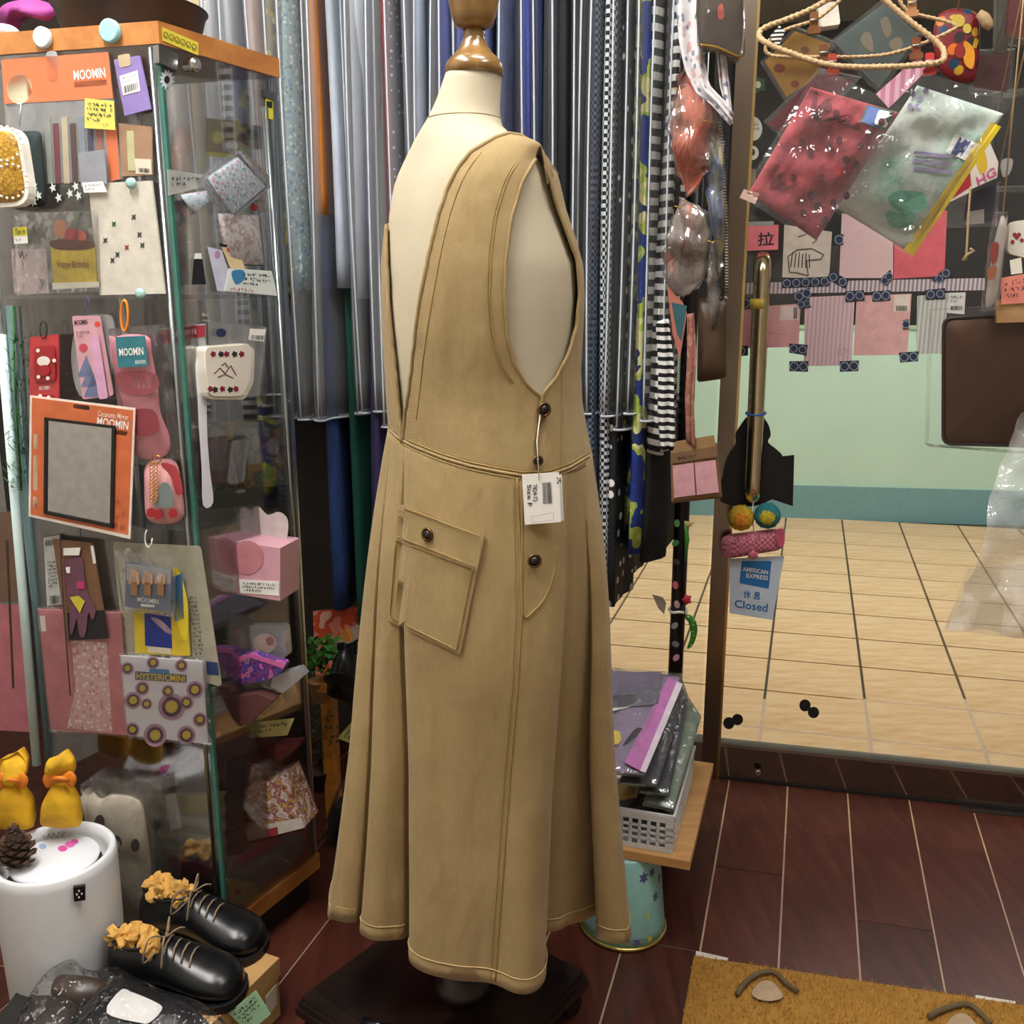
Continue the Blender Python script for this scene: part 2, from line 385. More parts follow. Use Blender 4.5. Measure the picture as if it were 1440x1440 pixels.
obj('wall_rear', *prism_data([Vector((-1.5, -.6, 0)), Vector((2.0, -.6, 0)), Vector((2.0, -.6, 2.62)), Vector((-1.5, -.6, 2.62))], Vector((0, 1, 0)), .06), C('b5afa4', .8), kind='structure')
ceil = obj('ceiling', [(-1.56, -.66, 2.62), (2.06, -.66, 2.62), (2.06, 2.2, 2.62), (.55, 2.5, 2.62), (-1.56, 3.0, 2.62), (-1.56, -.66, 2.68), (2.06, -.66, 2.68), (2.06, 2.2, 2.68), (.55, 2.5, 2.68), (-1.56, 3.0, 2.68)],
           [(0, 1, 2, 3, 4), (9, 8, 7, 6, 5), (0, 5, 6, 1), (1, 6, 7, 2), (2, 7, 8, 3), (3, 8, 9, 4), (4, 9, 5, 0)], C('e6e3dc', .8), kind='structure')
LM = emit('lamp_panel', (1, .97, .94, 1), LAMP_SHOP)
def ceiling_lamp(c, hx, hy, lab, mat, z, ax=AX):
    e = empty('ceiling_light', (c[0], c[1], z), lab, 'light', 'ceiling panel lights')
    obj('lamp_frame', *box_data((c[0], c[1], z-.012), ax, (hx+.02, hy+.02, .0115)), WHITE(), e)
    obj('diffuser', *box_data((c[0], c[1], z-.026), ax, (hx, hy, .006)), mat, e)
ceiling_lamp((-.75, .95), .16, .62, 'long white ceiling panel light above the display cabinet', LM, 2.62)
ceiling_lamp((.95, .55), .1, .35, 'long white ceiling panel light above the brown floor', LM, 2.62)
ceiling_lamp((.2, 1.05), .30, .10, 'short white panel light added to brighten the clothes on the rack', LM, 2.62)  # extra panel, added to light the garments from the front
# --- corridor outside
cor = obj('floor_corridor', *box_data((1.4, 4.0, -.035), (U, V, Z), (3.4, 1.75, .02)), C('57584a', .8), kind='structure')
def tile_mat():
    m, nt, bs, N, L = mk('stone_tile'); co = coord(nt, (1.2, 5, 1), rot=(0, 0, -UA)); f = noise_n(nt, co, 6, 6, .65)
    L(ramp(nt, f, [(.3, 'c9a16c'), (.5, 'dcb98a'), (.72, 'e8cea4')]), bs.inputs['Base Color']); bs.inputs['Roughness'].default_value = .3
    bump(nt, f, bs, .05, .001); return m
TM = tile_mat(); OT = G(1225.5, 1055.6); TW = .303; TD = .285
for i in range(-6, 6):
    for j in range(-2, 10): plank(i*TW, (i+1)*TW, .075+j*TD, .075+(j+1)*TD, .0045, OT, TM, cor, -.002, .012, 'tile')
f0 = G(1116, 727); f1 = G(1379, 734.6); fu = (f1-f0).normalized(); fa = f0-fu*3.2; fb = f1+fu*2.6; fn = Vector((fu.y, -fu.x, 0))
WQ = lambda z0, z1, o: [Vector((fa.x, fa.y, z0))+fn*o, Vector((fb.x, fb.y, z0))+fn*o, Vector((fb.x, fb.y, z1))+fn*o, Vector((fa.x, fa.y, z1))+fn*o]
obj('wall_corridor', *prism_data(WQ(-.01, 1.07, 0), fn, .1), C('b6d6c0', .6, var=.04, scale=3, bmp=.1, bscale=60), kind='structure')
obj('baseboard_corridor', *prism_data(WQ(-.01, .185, .015), fn, .015), C('6c9a9c', .5, var=.05), kind='structure')
obj('wall_corridor_upper', *prism_data(WQ(1.07, 2.6, -.03), fn, .1), C('0e0c0a', .9), kind='structure')
obj('trim_2', *prism_data(WQ(1.055, 1.075, .012), fn, .03), C('9dbb92', .6), kind='structure')
obj('ceiling_corridor', *prism_data([Vector((-2, 2.75, 2.6)), Vector((4.4, 1.3, 2.6)), Vector((4.6, 5.2, 2.6)), Vector((-2, 6.2, 2.6))], Vector((0, 0, -1)), .06), C('6b665c', .8), kind='structure')
LH = emit('hall_lamp_panel', (1, .96, .9, 1), LAMP_HALL)
ceiling_lamp((1.4, 3.6), .3, .3, 'square corridor ceiling light outside the glass door', LH, 2.6, RAX)
ceiling_lamp((2.5, 3.9), .3, .3, 'square corridor ceiling light beyond the glass door, further along', LH, 2.6, RAX)
ceiling_lamp((.1, 3.9), .3, .3, 'square corridor ceiling light behind the side window of the shop', LH, 2.6, RAX)
# ================================================================ mannequin and dress
KH = 'b5975c'
def cloth():
    m, nt, bs, N, L = mk('khaki_twill'); co = coord(nt); f = noise_n(nt, co, 9, 5, .6); g = noise_n(nt, coord(nt, (1, 1, .25)), 260, 2)
    ad = N('ShaderNodeMath'); ad.operation = 'MULTIPLY_ADD'; ad.inputs[1].default_value = .35; L(g, ad.inputs[0]); L(f, ad.inputs[2])
    L(ramp(nt, ad.outputs[0], [(.35, '8f774b'), (.9, 'a68e5f')]), bs.inputs['Base Color'])
    bs.inputs['Roughness'].default_value = .85; bs.inputs['Sheen Weight'].default_value = .15
    w = N('ShaderNodeTexWave'); w.inputs['Scale'].default_value = 260; w.bands_direction = 'DIAGONAL'; L(co, w.inputs['Vector'])
    a2 = N('ShaderNodeMath'); a2.operation = 'MULTIPLY_ADD'; a2.inputs[1].default_value = .5; L(w.outputs['Fac'], a2.inputs[0]); L(g, a2.inputs[2])
    a3 = N('ShaderNodeMath'); a3.operation = 'MULTIPLY_ADD'; a3.inputs[1].default_value = .05
    cz = noise_n(nt, coord(nt, (1, 1, .38)), 17, 3, .5); L(a2.outputs[0], a3.inputs[0]); L(cz, a3.inputs[2]); bump(nt, a3.outputs[0], bs, .8, .016); return m
CL = cloth(); CLD = C('957c48', .85); CLL = C('c4ab78', .85)
YC = 1.392
SD = Vector((.573, -.819, 0)); BK = Vector((-.819, -.573, 0))
TT = [(100, 628, 706, .95), (130, 618, 704, .95), (160, 606, 703, .98), (178, 594, 706, 1.1), (190, 585, 714, 1.25), (200, 578, 728, 1.4), (215, 568, 748, 1.6), (235, 556, 765, 1.7), (260, 547, 773, 1.65),
      (300, 542, 782, 1.5), (340, 541, 796, 1.4), (375, 540, 806, 1.35), (420, 540, 808, 1.32), (470, 541, 806, 1.3), (520, 544, 804, 1.3), (560, 547, 806, 1.3), (600, 549, 812, 1.3), (640, 549, 818, 1.3), (700, 545, 824, 1.3)]
TAB = []
for y, l, r, k in TT:
    a, b = D(l, y, YC), D(r, y, YC); h = (b.x-a.x)/2; bb = h/math.sqrt((k*.573)**2+.819**2)
    TAB.append((a.z, (a.x+b.x)/2, bb*k, bb))
TAB.sort()
def ring(z):
    if z <= TAB[0][0]: return TAB[0][1:]
    for p, q in zip(TAB, TAB[1:]):
        if z <= q[0]:
            t = (z-p[0])/(q[0]-p[0]); return tuple(p[i]*(1-t)+q[i]*t for i in (1, 2, 3))
    return TAB[-1][1:]
def surf(phi, z, k=1.0):
    cx, a, b = ring(z); fr = 1.0+(max(0, -math.sin(phi))*.06 if k > 1 else 0)
    return Vector((cx, YC, z))+SD*(a*k*math.cos(phi)*(1 if k == 1 else fr))+BK*(b*k*math.sin(phi)*fr)
def inside(p, k):
    cx, a, b = ring(p.z); d = p-Vector((cx, YC, p.z)); return math.hypot(d.dot(SD)/(a*k), d.dot(BK)/(b*k))
def hit(px, py, k):
    r = ray(px, py); best = (9, None); t = 1.0
    while t < 1.75:
        p = CAM+r*t; f = inside(p, k)
        if f < best[0]: best = (f, p)
        if f <= 1: break
        t += .003
    p = best[1]; cx, a, b = ring(p.z); d = p-Vector((cx, YC, p.z))
    return math.atan2(d.dot(BK)/b, d.dot(SD)/a), p.z
zt = TAB[-1][0]; man = empty('mannequin', (-.084, YC, 0), 'cream linen dress form on a dark wheeled board, wearing the khaki pinafore', 'mannequin')
zb = .90; vs, fs = [], []; NZ, NP = 46, 56
for i in range(NZ):
    z = zb+(zt-zb)*i/(NZ-1)
    for j in range(NP): vs.append(surf(2*math.pi*j/NP, z))
for i in range(NZ-1):
    for j in range(NP): fs.append((i*NP+j, i*NP+(j+1) % NP, (i+1)*NP+(j+1) % NP, (i+1)*NP+j))
fs += [tuple(range(NP)), tuple(range((NZ-1)*NP, NZ*NP))]
def linen():
    m, nt, bs, N, L = mk('cream_linen'); f = noise_n(nt, coord(nt, (1, 1, 6)), 120, 3); g = noise_n(nt, coord(nt), 5, 3)
    L(ramp(nt, g, [(.3, 'b3a890'), (.7, 'c0b69c')]), bs.inputs['Base Color']); bs.inputs['Roughness'].default_value = .8; bump(nt, f, bs, .25, .001); return m
torso = obj('torso', vs, fs, linen(), man, smooth=True)
# neck seam
tube('neck_seam', [surf(2*math.pi*j/40, D(640, 168, YC).z, 1.0)*1.0 for j in range(40)], .0012, C('a89a78'), torso, 5, True)
# wooden neck cap and finial
nc = Vector((ring(zt)[0], YC, zt)); R = ring(zt)[2]; WD = wood('neck_wood', '6b4a22', '94703a', .25, (20, 20, 4), .8)
u = .00098  # metres per pixel at the neck
lathe('neck_cap', nc, [(R*1.04, -.006), (R*1.04, .004), (R*.98, .010), (R*.85, .016), (R*.72, .020), (R*.5, .030), (R*.42, .038), (R*.36, .042), (R*.4, .045), (R*.36, .048), (R*.38, .052)], WD, man)
lathe('finial', nc+Z*.052, [(.016, 0), (.026, .004), (.031, .020), (.034, .036), (.036, .041), (.030, .044), (.018, .048), (.012, .056), (.011, .07), (.016, .085), (.02, .1), (.014, .115), (.002, .122)], WD, man)
lathe('pole', (-.084, YC, .11), [(.016, 0), (.016, .6)], metal('dark_pole', '2b2422', .3), man, 16)
lathe('pole_collar', (-.084, YC, .098), [(.046, 0), (.046, .02), (.036, .024), (.034, .05)], C('241712', .35), man, 24)
# wheeled board
BM = wood('base_board', '120c0a', '2a1b15', .3, (2, 30, 30), .4)
zbd = .098; cor_b = [G(705, 1332, zbd), G(829, 1356, zbd), G(700, 1510, zbd), G(498, 1462, zbd)]
P4 = cor_b[0]; e1 = cor_b[1]-P4; e2 = (G(590, 1484, zbd)-P4)
bx = e1.normalized(); by = Vector((bx.y, -bx.x, 0)); lx = .36; ly = .36
bc = Vector((-.10, YC-.03, 0)); yaw = math.atan2(e1.y, e1.x)
r1_ = G(829, 1356, zbd); bdir = (G(745, 1440, zbd)-r1_).normalized(); bper = Vector((-bdir.y, bdir.x, 0))
if bper.x > 0: bper = -bper
c4 = [r1_, r1_+bdir*.36, r1_+bdir*.36+bper*.36, r1_+bper*.36]
for k, (ins, z0, z1) in enumerate(((0, .052, .066), (.004, .066, .078), (.008, .078, .086), (.03, .086, zbd))):
    cc = sum(c4, Vector())/4; q = [cc+(p-cc)*(1-ins/.18) for p in c4]
    obj('base_board' if k < 3 else 'base_top', *prism_data([Vector((p.x, p.y, z1)) for p in q], Z, z1-z0), BM, man)
for k, p in enumerate(c4):
    q = cc+(p-cc)*.86
    cs = lathe('caster', (q.x, q.y, .024), [(.006, -.014), (.02, -.014), (.024, -.009), (.024, .009), (.02, .014), (.006, .014)], C('15161a', .25), man, 20, tuple(bper))
    box('caster_fork', (q.x, q.y, .045), (.010, .017, .0075), metal('caster_metal', '5a5a5c', .3), cs)
# lower edge bar of a foot pedal
tube('brake_bar', [G(510, 1438, .11), G(552, 1448, .11)], .009, C('101014', .2), man, 12)

# ---- dress
dress = empty('pinafore_dress', (-.06, 1.36, .27), 'long khaki cotton pinafore dress with low V back and side buttons', 'dress')
KD = 1.05; ZH = .27
zw = D(640, 640, YC).z
# skirt columns: hem pixel and waist pixel
HC = [(461, 1286, 546), (470, 1293, 547.5), (485, 1297, 549), (500, 1297, 551), (506, 1290, 552), (522, 1282, 552.8), (512, 1300, 553.6), (506, 1310, 554.4), (514, 1318, 556), (530, 1323, 560), (552, 1322, 565), (568, 1320, 568), (576, 1312, 569), (598, 1300, 570), (586, 1322, 571), (575, 1342, 573), (580, 1357, 578), (600, 1369, 594), (640, 1378, 640), (680, 1381, 690), (700, 1386, 718), (722, 1396, 746), (742, 1398, 768), (758, 1390, 784), (767, 1374, 792), (766, 1350, 795), (752, 1330, 797), (758, 1312, 799), (776, 1310, 802), (786, 1308, 804), (800, 1301, 808), (824, 1294, 813), (846, 1282, 815), (850, 1290, 816), (839, 1306, 817.5), (840, 1318, 819), (855, 1325, 822), (872, 1327, 826), (885, 1322, 829)]
NPH = 720; wr = [(math.radians(150-i*.5)) for i in range(NPH)]
wpx = [proj(surf(p, zw, KD))[0] for p in wr]
imin = min(range(0, 240), key=lambda i: wpx[i]); imax = max(range(120, 500), key=lambda i: wpx[i])
def wphi(x):
    for i in range(imin, imax):
        if wpx[i] <= x <= wpx[i+1]: return wr[i]+(wr[i+1]-wr[i])*(x-wpx[i])/(wpx[i+1]-wpx[i]+1e-9)
    return wr[imin] if x < wpx[imin] else wr[imax]
WS = [(547, 604), (560, 616), (580, 627), (620, 643), (660, 655), (700, 663), (735, 669), (770, 668), (800, 658), (829, 641)]
def wz(x):
    x = min(max(x, 548), 828)
    for (a, b), (c, d) in zip(WS, WS[1:]):
        if a <= x <= c: return hit(x, b+(d-b)*(x-a)/(c-a)-3, KD)[1]
colm = []; zcol = []
for hx, hy, wx in HC: colm.append((G(hx, hy, ZH), wphi(wx))); zcol.append(wz(wx))
# keep waist angles strictly decreasing
for i in range(1, len(colm)):
    if colm[i][1] >= colm[i-1][1]-.004: colm[i] = (colm[i][0], colm[i-1][1]-.004)
pe, ps = colm[-1][1], colm[0][1]-2*math.pi
backp = [(.185, 1.34), (.15, 1.40), (.15, 1.47), (.09, 1.52), (.05, 1.60), (-.03, 1.58), (-.09, 1.64), (-.16, 1.58), (-.23, 1.58), (-.26, 1.48), (-.30, 1.43)]
for i, (x, y) in enumerate(backp):
    zcol.append(zcol[len(HC)-1]+(zcol[0]-zcol[len(HC)-1])*(i+1)/(len(backp)+1)); colm.append((Vector((x, y, ZH)), pe+(ps-pe)*(i+1)/(len(backp)+1)))
hemc = catmull([c[0] for c in colm], 5, True)
zz = zcol+[zcol[0]]; zc = [zz[i]+(zz[i+1]-zz[i])*j/5 for i in range(len(colm)) for j in range(5)]
sv = list(hemc)
for _ in range(1400): sv = [(sv[i-1]+sv[i]*2+sv[(i+1) % len(sv)])/4 for i in range(len(sv))]
ph = [c[1] for c in colm]+[colm[0][1]-2*math.pi]; phc = []
for i in range(len(colm)):
    for j in range(5): phc.append(ph[i]+(ph[i+1]-ph[i])*j/5)
NC = len(hemc); NR = 44; vs, fs = [], []
for i in range(NR+1):
    t = i/NR
    for h, p, z0, hs in zip(hemc, phc, zc, sv):
        w = surf(p, z0, KD); q = w.lerp(hs, t)+(h-hs)*(t**1.05)
        # hips: the cloth clears the body before the folds open
        q += (w-Vector((ring(z0)[0], YC, z0)))*(.10*math.sin(math.pi*min(1, t*1.6))*.9*(1-t))
        q.x += .0022*noise.noise(Vector((q.x*9, q.y*9, q.z*4)))*min(1, t*3); q.y += .003*noise.noise(Vector((q.x*10+5, q.y*9, q.z*5)))*min(1, t*3)
        vs.append(q)
for i in range(NR):
    for j in range(NC): fs.append((i*NC+j, i*NC+(j+1) % NC, (i+1)*NC+(j+1) % NC, (i+1)*NC+j))
def solid(o, t=.0022):
    md = o.modifiers.new('thickness', 'SOLIDIFY'); md.thickness = t; md.offset = -1; return o
skirt = obj('skirt', vs, fs, CL, dress, smooth=True)
bvs, bfs = list(vs), list(fs)
# hem band
hb = []
for t, o in ((.973, -.0004), (.974, .0007), (.9995, .0007), (1.0005, -.0008)):
    for h, p, hs in zip(hemc, phc, sv):
        w = surf(p, zw, KD); q = w.lerp(hs, t)+(h-hs)*(t**1.05); d = (h-Vector((-.06, 1.38, ZH))); d.z = 0; hb.append(q+d.normalized()*o)
obj('hem', hb, [(i*NC+j, i*NC+(j+1) % NC, (i+1)*NC+(j+1) % NC, (i+1)*NC+j) for i in range(3) for j in range(NC)], CL, skirt, smooth=True)
for tt in (.968,):
    tube('hem_stitch', [surf(p, zw, KD).lerp(hs, tt)+(h-hs)*(tt**1.05)+((h-Vector((-.06, 1.38, ZH))).xy.to_3d()).normalized()*.0012 for h, p, hs in zip(hemc, phc, sv)], .0008, CLL, skirt, 4, True)
# bodice panels
def patch(name, Lc, Rc, N, Mn, k, wrap=False, top=None):
    a = [hit(x, y, k) for x, y in sample(Lc, N)]; b = [hit(x, y, k) for x, y in sample(Rc, N)]
    vs, fs = [], []; rows = []
    for (p0, z0), (p1, z1) in zip(a, b):
        if wrap:
            while p1 > p0: p1 -= 2*math.pi
        row = []
        for j in range(Mn+1):
            t = j/Mn; z = z0+(z1-z0)*t; row.append(surf(p0+(p1-p0)*t, z, k))
        rows.append(row)
    return rows
def rows_obj(name, rows, par):
    Mn = len(rows[0]); vs = [p for r in rows for p in r]
    fs = [(i*Mn+j, i*Mn+j+1, (i+1)*Mn+j+1, (i+1)*Mn+j) for i in range(len(rows)-1) for j in range(Mn-1)]
    o = len(bvs); bvs.extend(vs); bfs.extend(tuple(x+o for x in f) for f in fs)
    return solid(obj(name, vs, fs, CL, par, smooth=True))
VL = [(568, 622), (570, 590), (575, 550), (580, 505), (586, 460), (593, 420), (600, 380), (608, 340), (618, 300), (630, 264), (645, 235), (662, 214), (678, 204)]
AR = [(757, 672), (758, 610), (760, 557), (742, 541), (725, 514), (714, 475), (709, 420), (711, 360), (718, 306), (732, 258), (748, 230), (752, 224)]
AF = [(757, 672), (758, 610), (760, 557), (778, 532), (796, 500), (808, 460), (813, 410), (809, 366), (794, 325), (778, 282), (768, 240), (764, 232)]
VLl = [(566, 622), (563, 585), (558, 535), (552, 485), (547, 430), (544, 370), (543, 318)]
rb = patch('bodice_back', VL, AR, 50, 24, KD)
rf = patch('bodice_front', AF, VLl, 50, 60, KD, True)
def hang(rows, amt):
    for i, r in enumerate(rows):
        for j, p in enumerate(r):
            s = i/(len(rows)-1); d = noise.noise(Vector((p.x*14, p.y*14, p.z*5)))
            c = Vector((ring(p.z)[0], YC, p.z)); o = (p-c).normalized(); p += o*(amt*d*min(1, s*6)*min(1, (1-s)*6))
hang(rb, .006); hang(rf, .004)
# the strap over the shoulder
top = rb[-1]; M0 = len(top); zs = top[0].z; fr = []
for j, p in enumerate(top):
    q = rf[-1][min(int(j/(M0-1)*8), 8)].copy() if False else surf(-.75+.55*j/(M0-1), p.z-.03, KD); fr.append(q)
for i in range(1, 7):
    t = i/6; rb.append([p.lerp(q, t)+Z*(.030*math.sin(math.pi*min(1, t*1.0))) for p, q in zip(top, fr)])
pb = rows_obj('bodice_back', rb, dress); pf = rows_obj('bodice_front', rf, dress)
solid(skirt)
BV = BVHTree.FromPolygons([tuple(v) for v in bvs], bfs)
def on(px, py, lift=.0015):
    r = ray(px, py).normalized(); l, n, i, d = BV.ray_cast(CAM, r)
    if l is None:
        l, n, i, d = BV.find_nearest(D(px, py, 1.27))
    return l-r*lift
def seam(name, P, r=.0006, m=None, par=None, n=24, lift=.0006): return tube(name, [on(x, y, lift) for x, y in sample(P, n)], r, m or CLD, par or dress, 5)
edge = lambda rows, j, r=.0026, name='edge_binding', par=None: tube(name, [q[j] for q in rows], r, CL, par or dress, 8)
edge(rb, 0, .003, par=pb); edge(rf, -1, .003, par=pf)
tube('edge_binding', [q[-1] for q in rb[8:50]], .0024, CL, pb, 8); tube('edge_binding', [q[0] for q in rf[8:]], .0024, CL, pf, 8)
# topstitching
off = lambda P, dx, dy=0: [(x+dx, y+dy) for x, y in P]
seam('topstitch', off(VL[1:-1], 15, 0), par=pb); seam('topstitch', off(AR[3:-1], -24, -2), par=pb); seam('topstitch', off(AR[3:-1], -20, -2), .0008, par=pb)
seam('waist_seam', WS, .0022, CL, skirt, 60); seam('topstitch', off(WS, 0, -5), .001, CLD, skirt, 40); seam('topstitch', off(WS, 0, 5), .0008, CLL, skirt, 40)
seam('side_seam', [(727, 672), (731, 760), (734, 860), (728, 960), (716, 1100), (708, 1220), (700, 1320), (697, 1380)], .0016, CLD, skirt, 50)
seam('side_seam_stitch', [(722, 672), (724, 760), (726, 860), (721, 960), (709, 1100), (701, 1220), (693, 1320), (690, 1380)], .0008, CLD, skirt, 50)
def cpatch(name, quad, par, lift0, lift1, nu=10, nv=10, m=None):
    vs = []; fs = []
    for L in (lift1, lift0):
        for j in range(nv+1):
            for i in range(nu+1): vs.append(on(*bil(quad, i/nu, j/nv), L))
    K = (nu+1)*(nv+1); w = nu+1
    for j in range(nv):
        for i in range(nu):
            a = j*w+i; fs += [(a, a+1, a+w+1, a+w), (K+a, K+a+w, K+a+w+1, K+a+1)]
    bd = [i for i in range(nu)]+[j*w+nu for j in range(nv)]+[nv*w+i for i in range(nu, 0, -1)]+[j*w for j in range(nv, 0, -1)]
    for a, b in zip(bd, bd[1:]+bd[:1]): fs.append((a, b, K+b, K+a))
    return obj(name, vs, fs, m or CL, par, smooth=False)
# pocket: wide panel, narrower left tail, flap band
pk = cpatch('pocket', [(558, 752), (672, 796), (647, 921), (546, 873)], dress, .0, .0042, 14, 12)
cpatch('pocket_flap', [(561, 708), (681, 751), (671, 803), (556, 760)], pk, .0, .0068, 14, 6)
for P in ([(556, 764), (548, 868), (642, 914), (664, 800)], [(564, 713), (675, 754)], [(557, 754), (669, 797)]): seam('topstitch', P, .0009, CLD, pk, 40, .009 if P[0][1] < 760 else .0062)
def button(x, y, r=.0095, par=None, lift=.008):
    p = on(x, y, lift); l, n, i, d = BV.ray_cast(CAM, ray(x, y).normalized())
    n = (n if n.dot(CAM-p) > 0 else -n) if n is not None else (CAM-p).normalized()
    b = lathe('button', p-n*.004, [(r*.9, 0), (r, .002), (r, .0045), (r*.8, .0052), (r*.72, .0038), (.0005, .0034)], metal('antique_brass', '6d5433', .35), par or dress, 20, tuple(n), caps=False)
    lathe('button_centre', p-n*.004, [(r*.62, .0030), (r*.6, .0048), (.0005, .0052)], C('1d1512', .4), b, 16, tuple(n), caps=False)
button(600, 752, par=pk, lift=.0115); button(766, 576); button(752, 789); button(757, 648, .007)
# side placket
PLK = [(735, 680), (734, 760), (735, 862), (752, 858), (768, 838), (779, 805), (783, 770)]
seam('placket_seam', sm(PLK, 4, False), .0017, CLD, skirt, 60)
seam('placket_seam', [(762, 560), (757, 600), (752, 625), (755, 660)], .002, C('6b5428', .9), pf, 20)
seam('placket_seam', [(790, 520), (790, 580), (788, 660)], .0009, CLD, pf, 20)
# hanging price tags on a thread
tp = PL(on(760, 700, .012)[:2], (1, -.12)); th = tube('tag_thread', [on(760, 580, .004), tp.pt(755, 620, .012), tp.pt(758, 676, .008)], .0007, C('e6ddc8'), dress, 5)
t2 = prism('price_tag', [(742, 672), (790, 668), (793, 732), (737, 733)], tp, .000, .001, WHITE(), dress)
t1 = prism('price_tag', [(734, 668), (786, 664), (789, 734), (738, 738)], tp, .006, .001, C('f6f4ee', .5, var=.02), dress)
barcode([(763, 679), (775, 678), (777, 708), (764, 709)], tp, .0066, t1, 5, 12)
lettering('7824-72', [(755, 681), (756, 705), (750, 706), (749, 682)], tp, .0066, INK(), t1)
lettering('Size F', [(747, 681), (748, 712), (742, 713), (741, 682)], tp, .0066, INK(), t1)
lettering('24', [(783, 671), (789, 671), (789, 680), (783, 680)], tp, .0066, INK(), t2)
strokes([[(.2, .85), (.8, .8), (.8, .95), (.2, .97), (.2, .85)]], [(734, 668), (786, 664), (789, 734), (738, 738)], tp, .0066, .5, C('aaaaaa'), t1, 'print')
# ================================================================ rack of clothes in plastic covers
gl_, gr_ = D(400, 412, 2.16), D(950, 412, 1.94)
GP = PL(gr_, (gl_-gr_)[:2]); DD = -GP.n; RS = GP.u if GP.u.x > 0 else -GP.u
GW = .38; ZR = 2.25
rack = empty('clothes_rack', gr_+DD*GW/2-Z*gr_.z, 'black floral-patterned clothes rack behind the mannequin, full of covered garments', 'rack')
ra = GP.pt(948, 412)+DD*GW/2+RS*.02; rz = GP.pt(140, 412)+DD*GW/2
tube('rail', [Vector((ra.x, ra.y, ZR)), Vector((rz.x, rz.y, ZR))], .013, metal('rail_steel', '8a8a8a', .3), rack, 12)
PB = D(955, 820, 2.08)
BLK = C('121114', .35)
lathe('post', (PB.x, PB.y, 0), [(.017, 0), (.017, ZR+.02)], BLK, rack, 16); lathe('post', (rz.x, rz.y, 0), [(.017, 0), (.017, ZR+.02)], BLK, rack, 16)
pst = PL(PB[:2], (1, 0))
for i, (x, y, h) in enumerate(((952, 736, '5fae58'), (950, 764, '3f8f4a'), (951, 790, '2d3a36'), (950, 823, 'd66a78'), (949, 880, '8a8f92'), (950, 906, '6f6f74'), (952, 850, 'caa0a8'), (951, 925, 'b98a9c'))):
    prism('painted_petal', ell(x, y, 4, 5.5, 10, i), pst, .0175, .002, C(h), rack)
tube('tie_wrap', [Vector((PB.x+.0195*math.cos(a), PB.y+.0195*math.sin(a), pst.pt(950, 858).z+.002*math.sin(3*a))) for a in [i*math.pi/8 for i in range(16)]], .0035, WHITE(), rack, 6, True)
FL = film(.98, .03, .10, 16, .8, .13, (1, 1, .22))
FLD = film(.985, .02, .08, 16, .8, .045, (1, 1, .22))
EDGE = C('c8d2dc', .35, var=.05)
def slab(front, w, th, z0, z1, amp, seed, ntop=.25, n=30, rows=16, ext=0.0):
    """hanging cloth seen from its edge: closed wavy cross-section swept down"""
    R = random.Random(seed); p1, p2, p3 = (R.uniform(0, 6.28) for _ in range(3)); k1 = R.uniform(24, 40); vs, fs = [], []
    base = Vector((front.x, front.y, 0))
    for i in range(rows+1):
        z = z0+(z1-z0)*i/rows; s = 1-max(0, (z-(z1-.22))/.22)**1.6*(1-ntop); dn = max(0, (1.7-z))
        for j in range(n):
            a = 2*math.pi*j/n; c, q = math.cos(a), math.sin(a)
            dpt = w/2+(-c if True else 0)*w/2*s*(abs(c)**-.35 if abs(c) > .05 else 1)*1.0
            dpt = w/2-math.copysign(abs(c)**.6, c)*(w/2+ext)*s
            sd = math.copysign(abs(q)**.7, q)*th/2*(1+.25*dn)
            sd += amp*math.sin(k1*dpt+p1+.8*z)*(.5+.6*dn)+amp*.7*math.sin(2.3*z+p2)+amp*.5*math.sin(k1*1.9*dpt+p3)
            dpt += amp*.8*math.sin(3.1*z+p3)
            vs.append(base+DD*dpt+RS*sd+Z*z)
    for i in range(rows):
        for j in range(n): fs.append((i*n+j, i*n+(j+1) % n, (i+1)*n+(j+1) % n, (i+1)*n+j))
    fs += [tuple(range(n)), tuple(range(rows*n, rows*n+n))]
    return vs, fs
def garment(px, m, by, cy, label, cat='garment', th=.034, back=0.0, name='garment', seed=None, w=GW, amp=.009, top=2.19):
    fp = GP.pt(px, 412, -back); zb = GP.pt(px, by).z; zc = GP.pt(px, cy).z if cy else None; seed = seed or int(px)
    e = empty(name, (fp+DD*w/2).xy.to_3d()+Z*ZR, label, cat, 'covered clothes on the rack')
    obj('body', *slab(fp, w, th, zb, top, amp, seed), m, e, smooth=True)
    c = fp+DD*w/2
    tube('hanger', [Vector((c.x, c.y, ZR+.014))+DD*.0, Vector((c.x, c.y, ZR+.018))+DD*.012, Vector((c.x, c.y, ZR))+DD*.019, Vector((c.x, c.y, ZR-.035)), Vector((c.x, c.y, top+.02)), Vector((c.x, c.y, top))+DD*.1, Vector((c.x, c.y, top-.003))-DD*.1, Vector((c.x, c.y, top+.02))], .0022, metal('wire', 'a8a8a8', .3), e, 6)
    if cy:
        d = slab(fp, w, th*1.12, zc, top+.015, amp*1.1, seed+1, .3, 26, 16, .014)
        cv = obj('plastic_cover', *d, FL if px < 625 else FLD, e, smooth=True)
        # bright welded front edge and bottom hem of the cover
        n = 26; fr = [min((d[0][i*n+j] for j in range(n)), key=lambda p: (p-fp).dot(DD)) for i in range(17)]
        tube('cover_edge', fr, (.0010, .0019, .0013)[seed % 3], EDGE, cv, 5)
        tube('cover_hem', [d[0][j] for j in range(n)], .0028, EDGE, cv, 5, True)
ld = lambda h, **k: C(h, .8, var=.22, scale=14, bmp=.25, bscale=40, stretch=(1, 1, .3), **k)
denim = lambda h: pattern('soft', (h[0], h[1], h[2]), 26, .85, .3, stretch=(1, 1, .25))
